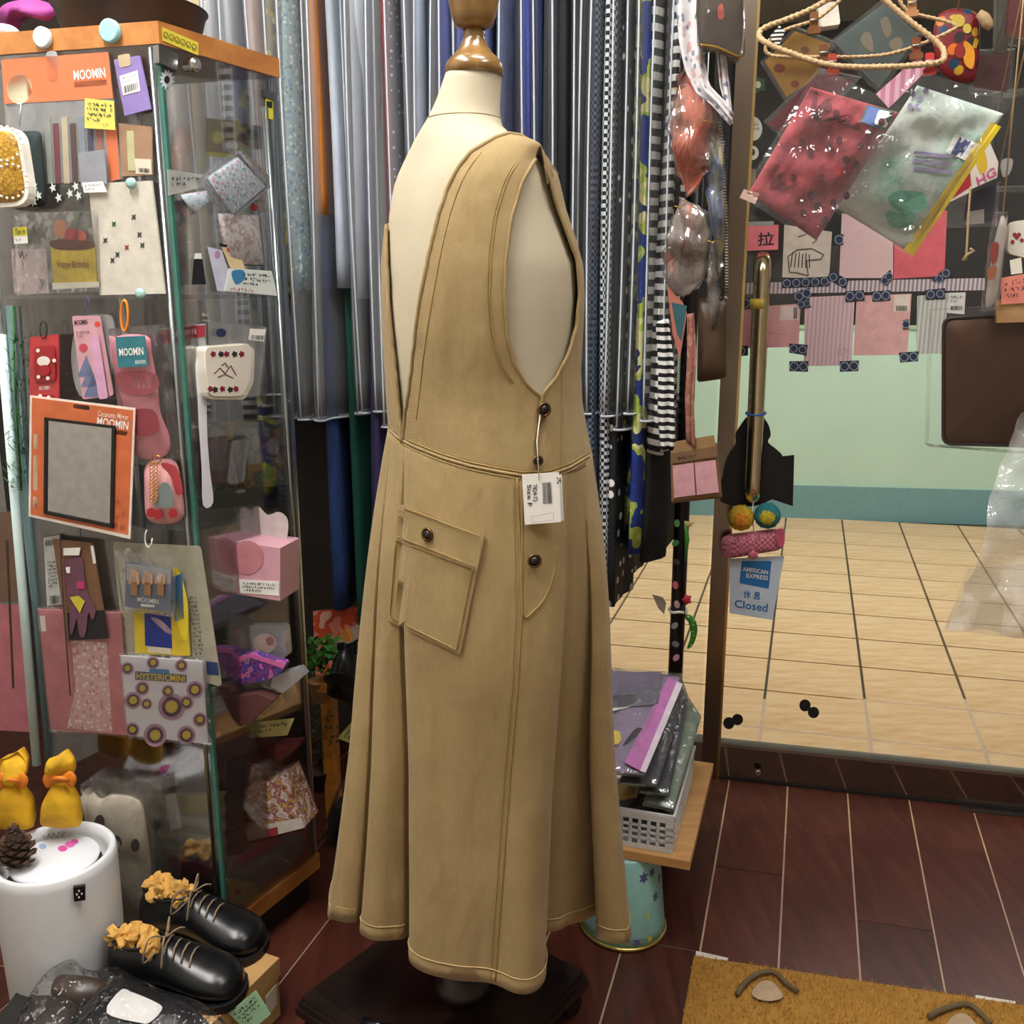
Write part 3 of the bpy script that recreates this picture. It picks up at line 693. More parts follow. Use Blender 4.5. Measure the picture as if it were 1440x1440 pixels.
GAR = [
 (262, ld('d8d4cc'), 560, 600, 'off-white blouse in a clear cover, above the far end of the cabinet top'),
 (290, ld('d9cda6'), 560, 600, 'cream yellow blouse in a clear cover behind the black bowl'),
 (314, ld('d9dade'), 560, 600, 'white shirt in a clear cover between the cream and the pale blue ones'),
 (340, ld('c9d0dc'), 560, 600, 'pale blue-grey shirt in a clear cover beside the cabinet corner'),
 (374, ld('c9b0ac'), 318, 585, 'dusty pink blouse ending above a dark skirt, beside the cabinet glass'),
 (396, pattern('floral', ('8d8468', 'c2ac56', 'd8cf9a', '5a6374', 'e0d8c0'), 55, .8), 430, 590, 'yellow and grey flower print dress in a clear cover'),
 (420, pattern('floral', ('8fb0b8', '5d8794', 'a8bcae', 'd3dcd8', '6c97b5'), 120, .8), 408, 590, 'teal and blue small-flower print blouse in a clear cover'),
 (447, ld('c8781c'), 300, 590, 'orange dress in a clear cover between the flower print and the denim'),
 (452, denim(('16234a', '2b4680', '1b2c58')), 868, 590, 'long mid-blue denim dress in a clear cover, hem hanging above the chair'),
 (472, ld('a9b2c0'), 405, None, 'pale grey striped shirt with a rounded tail, hanging over the green skirt'),
 (496, ld('14594a'), 905, 585, 'long dark green skirt in a clear cover'),
 (512, ld('d3dbe6'), 420, 582, 'white-blue shirt in a clear cover beside the dark green skirt'),
 (529, ld('2b2350'), 880, 578, 'dark violet long dress in a clear cover'),
 (542, ld('a32030'), 890, 600, 'long red skirt in a clear cover'),
 (556, pattern('dots', ('28304a', 'aab4c8'), 70), 700, 590, 'navy dotted blouse in a clear cover behind the mannequin back'),
 (578, ld('232b48'), 700, 590, 'dark navy jacket in a clear cover next to the pale blue shirt'),
 (592, ld('9db0ca'), 600, 590, 'pale blue shirt in a clear cover near the mannequin neck'),
 (612, ld('14182a'), 700, 590, 'very dark navy dress in a clear cover near the mannequin neck'),
 (630, ld('3c4a94'), 700, 590, 'cobalt blue blouse in a clear cover behind the wooden neck knob'),
 (655, ld('4a58a6'), 700, 590, 'bright blue crinkled blouse in a clear cover behind the wooden neck knob'),
 (682, ld('3b4888'), 700, 590, 'blue dress in a clear cover hidden behind the mannequin neck'),
 (708, denim(('18203c', '4a5a86', '26335e')), 700, 590, 'dark blue crushed velvet dress right beside the mannequin neck'),
 (732, ld('3f4c9a'), 700, 590, 'royal blue crinkled dress between two dark velvet ones'),
 (752, denim(('141c38', '3c4a78', '20294a')), 700, 590, 'navy velvet dress above the pinafore shoulder'),
 (774, ld('1b222c'), 700, 590, 'slate black coat in a clear cover above the armhole'),
 (796, ld('20242a'), 760, 590, 'charcoal dress in a clear cover beside the pinafore front'),
 (820, ld('15171c'), 800, 585, 'plain black dress with a bright cover edge'),
 (836, pattern('check', ('17202e', '5a6a80'), 150, .8), 800, 582, 'dark blue fine check skirt in a clear cover'),
 (852, pattern('check', ('10141a', 'c8ced2'), 130, .8), 820, 585, 'black and white gingham dress in a clear cover'),
 (874, pattern('dots', ('0d0e13', 'e8e8e6'), 26), 858, 605, 'black dress with white polka dots in a clear cover'),
 (893, pattern('blotch', ('182f7a', '1c3788', 'a8bc52', 'd9d69a', '1a2c66'), 16, .7), 782, 582, 'blue dress with green leaf print in a clear cover'),
 (914, pattern('stripe', ('0e0e10', 'dfe0dc'), 11, .7), 560, 592, 'black and white bold striped dress in a clear cover'),
 (928, ld('0b0b0d'), 797, None, 'plain black trousers behind the striped dress'),
 (937, pattern('stripe', ('e4e4e0', '141416'), 13, .7), 640, 575, 'white shirt with black stripes at the end of the rail'),
]
for i, g in enumerate(GAR):
    garment(g[0], g[1], g[2], g[3], g[4],  seed=100+i*3, back=.05 if g[0] in (452, 496) else .02*((i*7) % 3)/2 if g[2] > 410 else 0, th=.036 if g[0] < 600 else .032)

# ================================================================ glass display cabinet and what hangs on it
C0 = G(319, 1300, .1); C1 = G(445, 1200, .1); SV = (C1-C0).normalized(); CDEP = (C1-C0).length
CF = PL(C0, U[:2]); CS = PL(C0, SV[:2])
C2 = CF.pt(30, 720); CWID = (Vector((C2.x, C2.y, 0))-Vector((C0.x, C0.y, 0))).length
zlo = D(213, 62, C0.y).z; zhi = D(213, 30, C0.y).z
cab = empty('display_cabinet', C0-U*CWID/2+SV*CDEP/2-Z*.1, 'tall glass display cabinet with wooden top and base, hung all over with packaged goods', 'cabinet')
cq = lambda z, e=0.0: [Vector((p.x, p.y, z)) for p in (C0+(U-SV)*e, C0-U*CWID+(-U-SV)*e, C0-U*CWID+SV*CDEP+(SV-U)*e, C0+SV*CDEP+(U+SV)*e)]
CWD = wood('cabinet_wood', 'a8672f', 'c98846', .4, (30, 4, 30), .3)
obj('cabinet_base', *prism_data(cq(.10, .004), Z, .035), CWD, cab); obj('plinth', *prism_data(cq(.064, -.012), Z, .063), C('1d1815', .6), cab)
obj('cabinet_top', *prism_data(cq(zhi, .004), Z, zhi-zlo), CWD, cab)
cor4 = cq(0)
GLS = glass()
for i in range(4):
    a, b = cor4[i], cor4[(i+1) % 4]; d = (b-a).normalized()*.006; n_ = Vector((d.y, -d.x, 0)).normalized()
    obj('glass_pane', *prism_data([a+d+Z*.10, b-d+Z*.10, b-d+Z*zlo, a+d+Z*zlo], n_, .003), GLS, cab)
EDG = C('3f7468', .15)
ALU = metal('aluminium', 'b9c4c6', .3)
for i, p in enumerate(cor4):
    q = p+(sum(cor4, Vector())/4-p)*.02
    obj('corner_post', *box_data((q.x, q.y, (.10+zlo)/2), RAX, (.004, .004, (zlo-.10)/2-.0005)), EDG if i == 0 else ALU, cab)
for i, a in enumerate((0, 3)):
    q = cor4[a]+(-U*.016 if i == 0 else U*-.004-SV*.016)
    tube('hanging_rod', [Vector((q.x, q.y, .11)), Vector((q.x, q.y, zlo-.005))], .004, ALU, cab, 10)
ZS = [D(px, py, C0.y).z for px, py in ((243, 415), (276, 745), (302, 1046))]
for z in ZS: obj('shelf', *prism_data(cq(z, -.007), Z, .006), film(.86, .03, .03, 3, 0, .10, (1, 1, 1)), cab)
# light strip and side channel at the cabinet's outer edge
tube('light_strip', [CF.pt(2, 470, .004), CF.pt(52, 1075, .004)], .0085, C('d9f2f2', .35, var=.03), cab, 10)
tube('side_channel', [CF.pt(18, 430, -.006), CF.pt(76, 1100, -.006)], .012, C('5f7c7e', .3), cab, 8)
# lock, hinge, knobs on the side door
lk = prism('lock_plate', [(223, 63), (250, 75), (250, 100), (224, 88)], CS, .010, .012, metal('lock_steel', '9a9a98', .3), cab)
lathe('lock_barrel', CS.pt(262, 93, .008), [(.0085, 0), (.0085, .012), (.0105, .014), (.0105, .022), (.006, .025)], metal('lock_chrome', 'd8d8d6', .12), lk, 18, tuple(CS.n))
prism('hinge', [(372, 125), (386, 130), (386, 142), (372, 136)], CS, .006, .008, metal('lock_steel', '9a9a98', .3), cab)
tube('door_edge', [CS.pt(374, 150, .002), CS.pt(440, 1170, .002)], .0035, ALU, cab, 8)

CLEAR = film(.985, .012, .08, 30, .45, .02, (1, 1, 1))
def card(name, label, cat, poly, pl, off, m, th=.0016, parts=(), group=None, sleeve=None, puffy=0, crump=0.0):
    kw = dict(label=label, cat=cat, group=group)
    o = puff(name, poly, pl, off, puffy, m, crump=crump, **kw) if puffy else prism(name, poly, pl, off, th, m, **kw)
    d = off+(puffy or 0)+.0006
    for p in parts:
        k = p[0]
        if k == 'T': lettering(p[1], p[2], pl, d+.0006, p[3], o)
        elif k == 'B': barcode(p[1], pl, d+.0006, o, len(name)+int(p[1][0][0]))
        elif k == 'S': strokes(scrawl(p[1], p[2], int(p[3][0][0]+p[3][0][1])), p[3], pl, d+.0006, p[5] if len(p) > 5 else 1.1, p[4], o)
        elif k == 'L': strokes(p[1], p[2], pl, d+.0006, p[4], p[3], o, 'drawing')
        else: prism(k, p[1], pl, d+(p[3] if len(p) > 3 else 0), .0008, p[2], o)
    if sleeve: prism('plastic_sleeve', sleeve, pl, d+.0025, .004+th+(puffy or 0), CLEAR, o)
    return o
Q = lambda *a: [(a[i], a[i+1]) for i in range(0, 8, 2)]
W_ = WHITE()
# ---- on the wooden top
bz = HP(zhi)
bc_ = (G(190, 30, zhi)); bc_ = D(186, 40, C0.y+.17); bc_ = Vector((bc_.x, bc_.y, zhi))
bo = obj('shallow_bowl', *merge(lathe_data(bc_, [(.02, .002), (.098, .002), (.106, .012), (.120, .058), (.1235, .060), (.121, .0605), (.116, .056), (.102, .012), (.02, .008)], 48)), C('10141c', .45), smooth=True, label='black shallow round bowl standing on the cabinet top', cat='bowl')
puff('gathered_cloth', sm([(2, 30), (25, 8), (55, 0), (78, 12), (70, 30), (40, 26), (20, 44)]), CF.shift(-.15), 0, .03, C('9c3f8a', .7), crump=.02, label='bunched magenta cloth on the cabinet top behind the bowl', cat='cloth')
puff('crystal_cluster', sm([(-10, 66), (-6, 40), (10, 34), (26, 42), (24, 52)]), CF.shift(-.07), 0, .02, C('d8d4da', .3), crump=.015, label='small crumpled white clump on the cabinet top', cat='ornament')
lathe('magnet', CF.pt(63, 54, .004), [(.014, 0), (.0155, .002), (.0155, .008), (.013, .0095)], C('dde6e6', .4, var=.03), n=24, axis=tuple(CF.n), label='round white magnet on the front edge of the cabinet top', cat='magnet')
lathe('magnet', CF.pt(158, 45, .004), [(.016, 0), (.017, .002), (.017, .009), (.0145, .011)], C('9fd0d6', .4, var=.03), n=24, axis=tuple(CF.n), label='round pale turquoise magnet on the front edge of the cabinet top', cat='magnet')
stk = card('sticker', 'yellow strip sticker with doodled smiling faces on the cabinet top edge', 'sticker', Q(228, 38, 279, 60, 279, 78, 229, 57), CS, .0055, C('d9c83c', .6), .0006)
for i in range(6): strokes([[(.5+.45*math.cos(a), .5+.45*math.sin(a)) for a in [k*math.pi/5 for k in range(11)]], [(.35, .6), (.5, .75), (.65, .6)]], Q(230+i*8, 43+i*3.4, 237+i*8, 46+i*3.4, 237+i*8, 56+i*3.4, 230+i*8, 53+i*3.4), CS, .0064, .8, INK(), stk, 'drawing')
# ---- front glass, upper bay
OR = C('d9784e', .6, var=.05)
card('pencil_pack', 'clear pack of pencils under an orange header card, top of the cabinet front', 'stationery', Q(2, 84, 152, 73, 172, 252, 14, 262), CF, .006, film(.9, .03, .1, 20, .4, .2, (1, 1, 1)), .004,
     [('header_card', Q(2, 84, 152, 73, 159, 138, 6, 146), OR), ('T', 'MOOMIN', Q(103, 99, 147, 95, 149, 109, 104, 113), W_), ('ribbon', Q(104, 115, 150, 112, 150, 120, 105, 123), C('7a4a3a')), ('oval_sticker', ell(27, 125, 18, 21), C('d8cfae')),
      ('side_strip', Q(148, 180, 164, 179, 168, 252, 154, 255), OR), ('hanger_tab', rnd(Q(64, 72, 80, 71, 82, 114, 68, 116), .4), film(.85, .06, .15, 20, .2, .35))]
     + [('pencil', Q(62+i*12, 165+(i % 2)*9, 70+i*12, 164+(i % 2)*9, 74+i*12, 258, 66+i*12, 258), C(h)) for i, h in enumerate(('8a8f88', '6d3f45', 'b0a48c', '55433f', '7d8790', '4b4a60', 'a06a5c'))])
card('sticky_note', 'yellow sticky note with handwriting on the orange pencil pack', 'note', Q(119, 138, 160, 142, 162, 183, 119, 180), CF, .016, C('d8d063', .7, var=.05), .0005, [('S', 4, 6, Q(120, 139, 160, 143, 161, 176, 120, 173), INK(), 1.3), ('S', 1, 4, Q(142, 170, 161, 172, 161, 182, 142, 180), C('c77a3c'))])
card('purple_tag', 'lilac hang-tag pouch with a barcode label, top bay of the cabinet front', 'package', Q(160, 84, 196, 78, 212, 153, 175, 163), CF, .012, C('8a78b4', .5), .003, [('label_sticker', Q(168, 107, 193, 99, 197, 128, 173, 134), W_), ('B', Q(174, 121, 194, 115, 195, 125, 175, 131)), ('S', 2, 6, Q(170, 107, 192, 101, 193, 113, 172, 119), C('777777'), .8), ('window_cutout', rnd(Q(165, 78, 182, 75, 184, 92, 168, 95)), C('b9a884'))])
card('kraft_pack', 'small kraft card pack with a printed label under the lilac pouch', 'package', Q(166, 173, 213, 178, 214, 246, 171, 248), CF, .007, C('9c7b60', .7), .003, [('inner_item', Q(178, 184, 188, 184, 190, 240, 180, 240), C('b7b48a')), ('label_sticker', Q(189, 223, 212, 224, 213, 245, 191, 244), C('d8cdbb')), ('B', Q(195, 236, 210, 237, 210, 243, 196, 242))])
gp = card('beaded_purse', 'gold beaded coin purse with white piping, hanging in front of the cabinet', 'purse', rnd(Q(-40, 178, 26, 178, 44, 290, -40, 292), .35, 5), CF, .045, C('f0ece0', .5), .018)
puff('beadwork', rnd(Q(-36, 184, 22, 184, 38, 284, -36, 286), .35, 5), CF, .046, .012, pattern('soft', ('6a4a12', 'a67c22', 'd8b04a'), 220, .35, .8), gp)
for cx, cy, r in ((6, 202, 24), (14, 255, 24)):
    obj('pearl_trim', *merge(*[lathe_data(CF.pt(cx+r*math.cos(a), cy+r*math.sin(a), .057), [(.0004, -.002), (.0021, -.001), (.0024, 0), (.0021, .001), (.0004, .002)], 6, tuple(CF.n)) for a in [k*math.pi/9 for k in range(18)]]), C('f2efe6', .25), gp)
tube('purse_hook', [CF.pt(10, 149, .03), CF.pt(30, 146, .03), CF.pt(28, 160, .03), CF.pt(27, 178, .04)], .0012, ALU, gp)
bp = puff('felt_pouch', rnd(Q(28, 184, 58, 184, 66, 290, 34, 292), .3, 4), CF, .016, .012, C('1d2a2a', .8), label='dark green felt pouch embroidered with white flowers, beside the gold purse', cat='pouch')
for i, (x, y) in enumerate(((48, 262), (54, 275), (47, 284), (74, 264), (82, 278), (98, 272), (106, 262), (110, 275))):
    prism('white_flower', [(x+(5 if k % 2 else 2.2)*math.cos(k*math.pi/5), y+(7 if k % 2 else 3)*math.sin(k*math.pi/5)) for k in range(10)], CF, .0288, .0008, C('cfdad6'), bp)
card('grey_packet', 'small grey plain packet with a white label over the cream cloth', 'package', Q(110, 215, 147, 210, 150, 258, 114, 262), CF, .020, C('8d9097', .5), .002, [('label_sticker', Q(115, 257, 144, 255, 150, 270, 118, 271), W_), ('S', 2, 6, Q(117, 258, 143, 256, 147, 269, 119, 270), C('6b7d8c'), .8)])
tw = card('cotton_drawstring_bag', 'cream cotton bag printed with small pictures, in the upper bay of the cabinet', 'bag', Q(124, 258, 213, 254, 232, 413, 140, 415), CF, .014, C('cbc6b8', .8, bmp=.2), .004,
     [('sprig_print', [(x+(4 if k % 2 else 2)*math.cos(k*math.pi/4), y+(6 if k % 2 else 2)*math.sin(k*math.pi/4)) for k in range(8)], C(h)) for x, y, h in ((160, 315, '2d5a38'), (178, 348, '8a3a2c'), (165, 358, '3a3a3a'), (196, 330, '3a3a3a'), (148, 338, '3a3a3a'), (188, 305, '3a3a3a'), (200, 345, '3a3a3a'), (158, 366, '3a3a3a'))])
lathe('suction_cup', CF.pt(185, 258, .019), [(.009, 0), (.008, .004), (.003, .006)], C('9fc6c0', .2), tw, 16, tuple(CF.n))
lathe('suction_cup', CF.pt(198, 413, .019), [(.009, 0), (.008, .004), (.003, .006)], C('9fc6c0', .2), tw, 16, tuple(CF.n))
card('birthday_card', 'birthday card die-cut like a glass of custard pudding with cherries', 'card', rnd(Q(70, 338, 132, 342, 136, 402, 76, 405), .12), CF, .018, C('c9b23a', .4, var=.25), .003,
     [('caramel', sm([(70, 345), (74, 338), (98, 336), (126, 339), (133, 346), (120, 351), (84, 351)]), C('5f2e1e', .3)), ('cherry', ell(100, 331, 11, 10), C('a8303a', .25)), ('cherry', ell(111, 333, 10, 9), C('c05c40', .25)), ('cherry_stem', Q(101, 322, 104, 322, 112, 299, 109, 298), C('5c7a52')), ('biscuit', rnd(Q(77, 308, 92, 310, 92, 335, 76, 334), .4), C('b9835e')), ('T', 'Happy Birthday', Q(80, 367, 125, 367, 126, 379, 81, 379), C('8a5c1c')), ('glass_foot', Q(73, 398, 139, 396, 139, 404, 74, 407), C('e8e6d8'))],
     sleeve=Q(15, 300, 134, 296, 138, 410, 20, 416))
card('pink_notelet', 'small pale pink note card in the lower corner of the upper bay', 'card', Q(16, 350, 64, 350, 68, 412, 20, 414), CF, .008, C('cfb9bc', .6), .002, [('L', [[(.2, .05), (.25, .2), (.3, .05), (.35, .25), (.45, .1)], [(.3, .25), (.32, .45)]], Q(16, 350, 64, 350, 68, 412, 20, 414), INK(), 1.5), ('B', Q(54, 392, 64, 392, 64, 408, 55, 408))])
card('price_sticker', 'yellow and white price sticker on the birthday card sleeve', 'label', Q(18, 320, 37, 319, 39, 342, 20, 343), CF, .026, W_, .0005, [('yellow_band', Q(18, 320, 37, 319, 37.6, 331, 18.6, 332), C('d8cf3a')), ('T', 'Tax in', Q(21, 322, 35, 321, 35, 329, 21, 330), INK()), ('S', 1, 4, Q(20, 333, 38, 332, 39, 341, 20, 342), C('666666'), .8)])
# ---- side glass, upper bay
card('daisy_sticker', 'white daisy sticker on the glass under the cabinet lock', 'sticker', [(235+(15 if k % 2 else 9.5)*.72*math.cos(k*math.pi/12), 112+(15 if k % 2 else 9.5)*math.sin(k*math.pi/12)) for k in range(24)], CS, .002, C('d5dbe6', .5), .0005, [('daisy_centre', ell(235, 112, 4, 5.5), C('20242c'))])
card('toy_packet', 'packet with yellow base and small coloured toys behind the side glass', 'package', Q(292, 166, 336, 170, 338, 222, 292, 217), CS, -.02, C('8a7c34', .5), .003, [('toy', ell(307, 193, 7, 9), C('d6ce3c')), ('toy', ell(326, 206, 9, 9), C('d8dee0')), ('toy', ell(322, 184, 8, 8), C('6b4334')), ('toy', ell(314, 207, 6, 5), C('7a4a2c')), ('yellow_base', Q(292, 213, 337, 217, 337, 223, 292, 219), C('d2d43a'))])
card('brown_packet', 'plain brown packet beside the yellow toy packet', 'package', Q(336, 172, 370, 178, 370, 210, 336, 208), CS, -.02, C('7d6a60', .5), .002, [('dark_item', ell(353, 190, 12, 8), C('3a302c'))])
LIB = pattern('floral', ('b7c2cc', '8fa6b8', 'c98a96', 'd9dcd8', '6f8f94'), 190, .6)
card('flower_pouch', 'small-flower print fabric pouch hung cornerwise on the side glass', 'pouch', [(291, 250), (334, 221), (374, 262), (326, 303)], CS, .006, LIB, .002, puffy=.01, sleeve=[(286, 252), (338, 212), (382, 262), (326, 310)])
card('flower_pouch', 'blue-white small-flower pouch peeping out below the handwritten strip', 'pouch', [(253, 274), (290, 268), (296, 282), (272, 301)], CS, .004, LIB, .002, puffy=.008)
card('handwritten_strip', 'grey card strip with handwriting on the side glass', 'sign', Q(236, 238, 288, 246, 289, 262, 237, 275), CS, .004, C('a8aaa6', .6), .001, [('S', 2, 8, Q(237, 246, 286, 246, 287, 262, 238, 266), INK(), 1.2)])
card('silver_packet', 'crinkled silver glitter packet over small bags', 'package', Q(305, 300, 360, 302, 372, 374, 318, 372), CS, .003, pattern('soft', ('6a6a70', 'b4b0b0', '8d7a78', 'd8d4d0'), 60, .25, 1.0), .002, puffy=.012, crump=.01)
card('silver_packet', 'glittery packet with a red bead hanging at the back of the side glass', 'package', Q(344, 214, 378, 246, 372, 300, 350, 280), CS, .001, pattern('soft', ('5a5658', 'a8a09c', '7d6e6a'), 70, .25, 1.0), .002, [('red_bead', ell(358, 292, 5, 5), C('a83a34'))])
card('black_figure_charm', 'small black dress-shaped paper charm behind the side glass', 'charm', [(279, 358), (285, 366), (290, 400), (270, 400), (273, 366)], CS, .004, C('16171c', .6), .001, [('collar', Q(275, 356, 283, 356, 284, 364, 273, 364), W_)])
card('pale_bookmark', 'pale lilac bookmark card leaning over the white handwritten sign', 'card', Q(292, 347, 312, 352, 331, 412, 306, 409), CS, .009, C('c9cbe0', .5), .001, [('dot_print', ell(306, 358, 4, 6), C('b48aa8'))])
card('yellow_doll_card', 'cream die-cut card with a red mark beside the lilac bookmark', 'card', sm([(312, 344), (332, 344), (338, 360), (344, 380), (326, 378), (318, 362)]), CS, .007, C('dfc79a', .6), .001, [('red_mark', ell(326, 352, 7, 4, rot=.3), C('b03a48')), ('black_mark', Q(309, 342, 320, 344, 319, 348, 309, 346), INK())])
card('handwritten_sign', 'white sign with handwriting at the foot of the upper side bay', 'sign', Q(322, 377, 382, 381, 390, 416, 316, 409), CS, .011, C('dfe8e2', .5, var=.03), .001, [('S', 3, 9, Q(340, 381, 380, 383, 387, 408, 338, 402), INK(), 1.3), ('blue_feather', sm([(326, 382), (342, 380), (344, 392), (332, 400)]), C('3f82b0')), ('S', 1, 12, Q(320, 402, 386, 407, 388, 415, 318, 410), C('b86a5c'))])
card('cat_packet', 'grey die-cut packet hanging inside the upper side bay', 'package', rnd(Q(240, 284, 262, 280, 266, 400, 250, 404), .3), CS, -.01, C('6b7278', .5), .002)
card('yellow_ruler', 'narrow yellow tag with a white figure-shaped top, near the hinge', 'label', Q(374, 137, 384, 139, 384, 168, 374, 166), CS, .004, C('d8d23a', .5), .001, [('black_top', Q(375, 142, 383, 143, 383, 152, 375, 151), INK())])
# ---- front glass, middle bay
card('charm_card', 'red strip card with two domed charm windows on a ring hook', 'card', rnd(Q(42, 474, 82, 470, 83, 600, 42, 602), .06), CF, .024, C('b83c3e', .45), .003,
     [('charm_window', rnd(Q(48, 488, 77, 486, 78, 535, 48, 537), .2), C('9c2428', .2), .003), ('charm_window', rnd(Q(48, 556, 77, 555, 78, 598, 48, 598), .2), C('9c2428', .2), .003), ('charm', ell(61, 508, 9, 7), C('e8e0d8'), .005), ('charm', ell(62, 521, 8, 8), C('a01c26'), .005), ('charm', ell(60, 581, 9, 9), C('dcd4cc'), .005)]
     + [('flower_dot', ell(x, y, 2.6, 2.8, 8), C('f0e8e2'), .005) for x, y in ((53, 493), (54, 530), (67, 532), (76, 507), (68, 559), (67, 593), (56, 557))] + [('T', 'MOOMIN', Q(55, 543, 70, 542, 70, 548, 55, 549), C('e8d8d0'))])
tube('ring_hook', [CF.pt(61+5*math.cos(a), 464+12*math.sin(a), .026) for a in [k*math.pi/6 for k in range(12)]], .0009, metal('dark_wire', '3a3a40', .3), bpy.data.objects['charm_card'], 6, True)
card('pen_pack', 'pink pen on a pale pink card, hanging from a lilac clip', 'stationery', rnd(Q(101, 444, 140, 444, 160, 556, 116, 562), .1), CF, .012, C('cf9fa8', .5), .002,
     [('pen', rnd(Q(126, 472, 138, 470, 152, 560, 139, 562), .3), C('d2a0c0', .25), .004), ('T', 'MOOMIN', Q(104, 450, 122, 449, 123, 456, 105, 457), INK()), ('S', 2, 6, Q(106, 464, 126, 463, 128, 476, 107, 477), C('8a5a62')), ('red_spot', ell(137, 456, 4, 4), C('d24a34')), ('face_badge', ell(117, 489, 6, 6), C('c04a5c'))]
     + [('tree_print', [(126+dx, 500+dy), (138+dx, 530+dy), (114+dx, 530+dy)], C('6a7696')) for dx, dy in ((-5, 0), (0, 14), (4, 28))])
tube('clip', [CF.pt(124, 440, .016), CF.pt(119, 428, .016), CF.pt(123, 418, .016), CF.pt(127, 430, .016)], .0013, C('7a6a9a', .4), bpy.data.objects['pen_pack'])
card('clear_round_pack', 'clear scalloped plastic pack behind the pink pen card', 'package', sm([(100, 500), (112, 450), (140, 442), (160, 452), (158, 520), (150, 556), (112, 556)]), CF, .004, film(.9, .06, .12, 16, .5, .25), .003)
sk = card('pink_socks', 'folded pair of pink ankle socks in a clear bag under a teal header', 'socks', sm([(156, 478), (206, 472), (214, 500), (222, 540), (226, 580), (238, 612), (238, 634), (222, 646), (196, 644), (184, 626), (176, 580), (164, 530)]), CF, .014, C('d88a96', .85, bmp=.4, bscale=160), .004, puffy=.012,
     parts=[('sock_stripe', sm([(164, 526), (188, 522), (218, 526), (222, 546), (200, 556), (170, 548)]), C('c25a68', .85)), ('sock_patch', sm([(184, 580), (214, 576), (224, 600), (212, 612), (190, 610)]), C('b83a50', .85))] + [('sock_rib', Q(186+i*7, 528, 189+i*7, 528, 190+i*7, 546, 187+i*7, 546), C('e8b4b8')) for i in range(5)],
     sleeve=Q(152, 462, 222, 456, 246, 648, 176, 656))
prism('header_card', Q(162, 474, 203, 472, 208, 515, 166, 517), CF, .032, .0015, C('2f7682', .5), sk)
lettering('MOOMIN', Q(167, 490, 201, 488, 202, 499, 168, 501), CF, .0330, W_, sk); lettering('SOCKS', Q(190, 507, 205, 506, 205, 511, 190, 512), CF, .0330, W_, sk)
tube('carabiner', [CF.pt(175+5*math.sin(a), 444-22*math.cos(a), .034) for a in [k*math.pi/7 for k in range(14)]], .0022, C('e0862c', .3), sk, 8, True)
mc = card('mirror_card', 'pocket mirror with black frame on an orange hanging card', 'mirror', Q(42, 556, 190, 574, 183, 758, 40, 726), CF, .034, C('e8dcd0', .5), .002,
     [('orange_panel', Q(45, 559, 187, 577, 180, 752, 43, 723), C('c8683c', .55)), ('mirror_glass', Q(63, 589, 161, 600, 158, 741, 62, 722), C('c8c8c8', .03, 1, 0), .001), ('T', 'Cocanomo Mirror', Q(138, 577, 181, 583, 180, 591, 137, 585), C('f0d8c0')), ('T', 'MOOMIN', Q(137, 586, 181, 593, 180, 605, 136, 598), W_), ('ribbon', Q(158, 604, 180, 607, 178, 613, 158, 610), C('3a2018')), ('hang_slot', rnd(Q(103, 568, 126, 571, 126, 577, 103, 574), .4), C('2a2020')),
      ('step_panel', rnd(Q(47, 610, 53, 611, 53, 632, 47, 631), .3), C('e0c8a8')), ('step_panel', rnd(Q(47, 640, 53, 641, 52, 690, 46, 689), .3), C('e0c8a8')), ('step_panel', rnd(Q(46, 698, 52, 699, 52, 716, 46, 715), .3), C('e0c8a8'))]
     + [('flower_print', ell(x, y, 4, 5), C(h)) for x, y, h in ((165, 708, 'c8b04a'), (164, 726, 'd08a7a'), (174, 724, 'd8b8a0'), (162, 740, 'c87a8a'), (172, 742, 'd8c8a8'))])
for q in (Q(62, 587, 162, 599, 162, 603, 62, 591), Q(62, 718, 159, 738, 159, 743, 62, 723), Q(62, 588, 66, 588, 65, 722, 61, 722), Q(157, 599, 162, 600, 159, 742, 154, 741)): prism('mirror_frame', q, CF, .0375, .003, C('15120f', .25), mc)
ps = puff('mini_backpack', rnd(Q(204, 646, 250, 644, 262, 736, 206, 738), .4, 5), CF, .016, .02, C('d69a9c', .6), label='tiny pink backpack-shaped pouch with a gold chain, middle bay', cat='pouch')
prism('zip_band', sm([(226, 652), (246, 656), (255, 680), (256, 694), (248, 694), (240, 670)]), CF, .030, .002, C('a83c40'), ps)
prism('bell_print', sm([(222, 700), (224, 684), (232, 678), (240, 686), (243, 712), (218, 712)]), CF, .0385, .001, C('73807e'), ps)
for x, y in ((212, 721), (222, 724), (243, 722)): prism('cherry_print', ell(x, y, 6, 6.5), CF, .0375, .001, C('a01c26'), ps)
obj('chain', *merge(*[tube_data([CF.pt(213+s+2.4*math.cos(a), 652+i*5.2+2.6*math.sin(a), .0405) for a in [k*math.pi/4 for k in range(8)]], .0007, 5, True) for s in (0, 6) for i in range(11)]), metal('gold', 'c9a24a', .25), ps, smooth=True)
tube('keyring', [CF.pt(220+6*math.cos(a), 646+6*math.sin(a), .038) for a in [k*math.pi/6 for k in range(12)]], .001, metal('gold', 'c9a24a', .25), ps, 6, True)
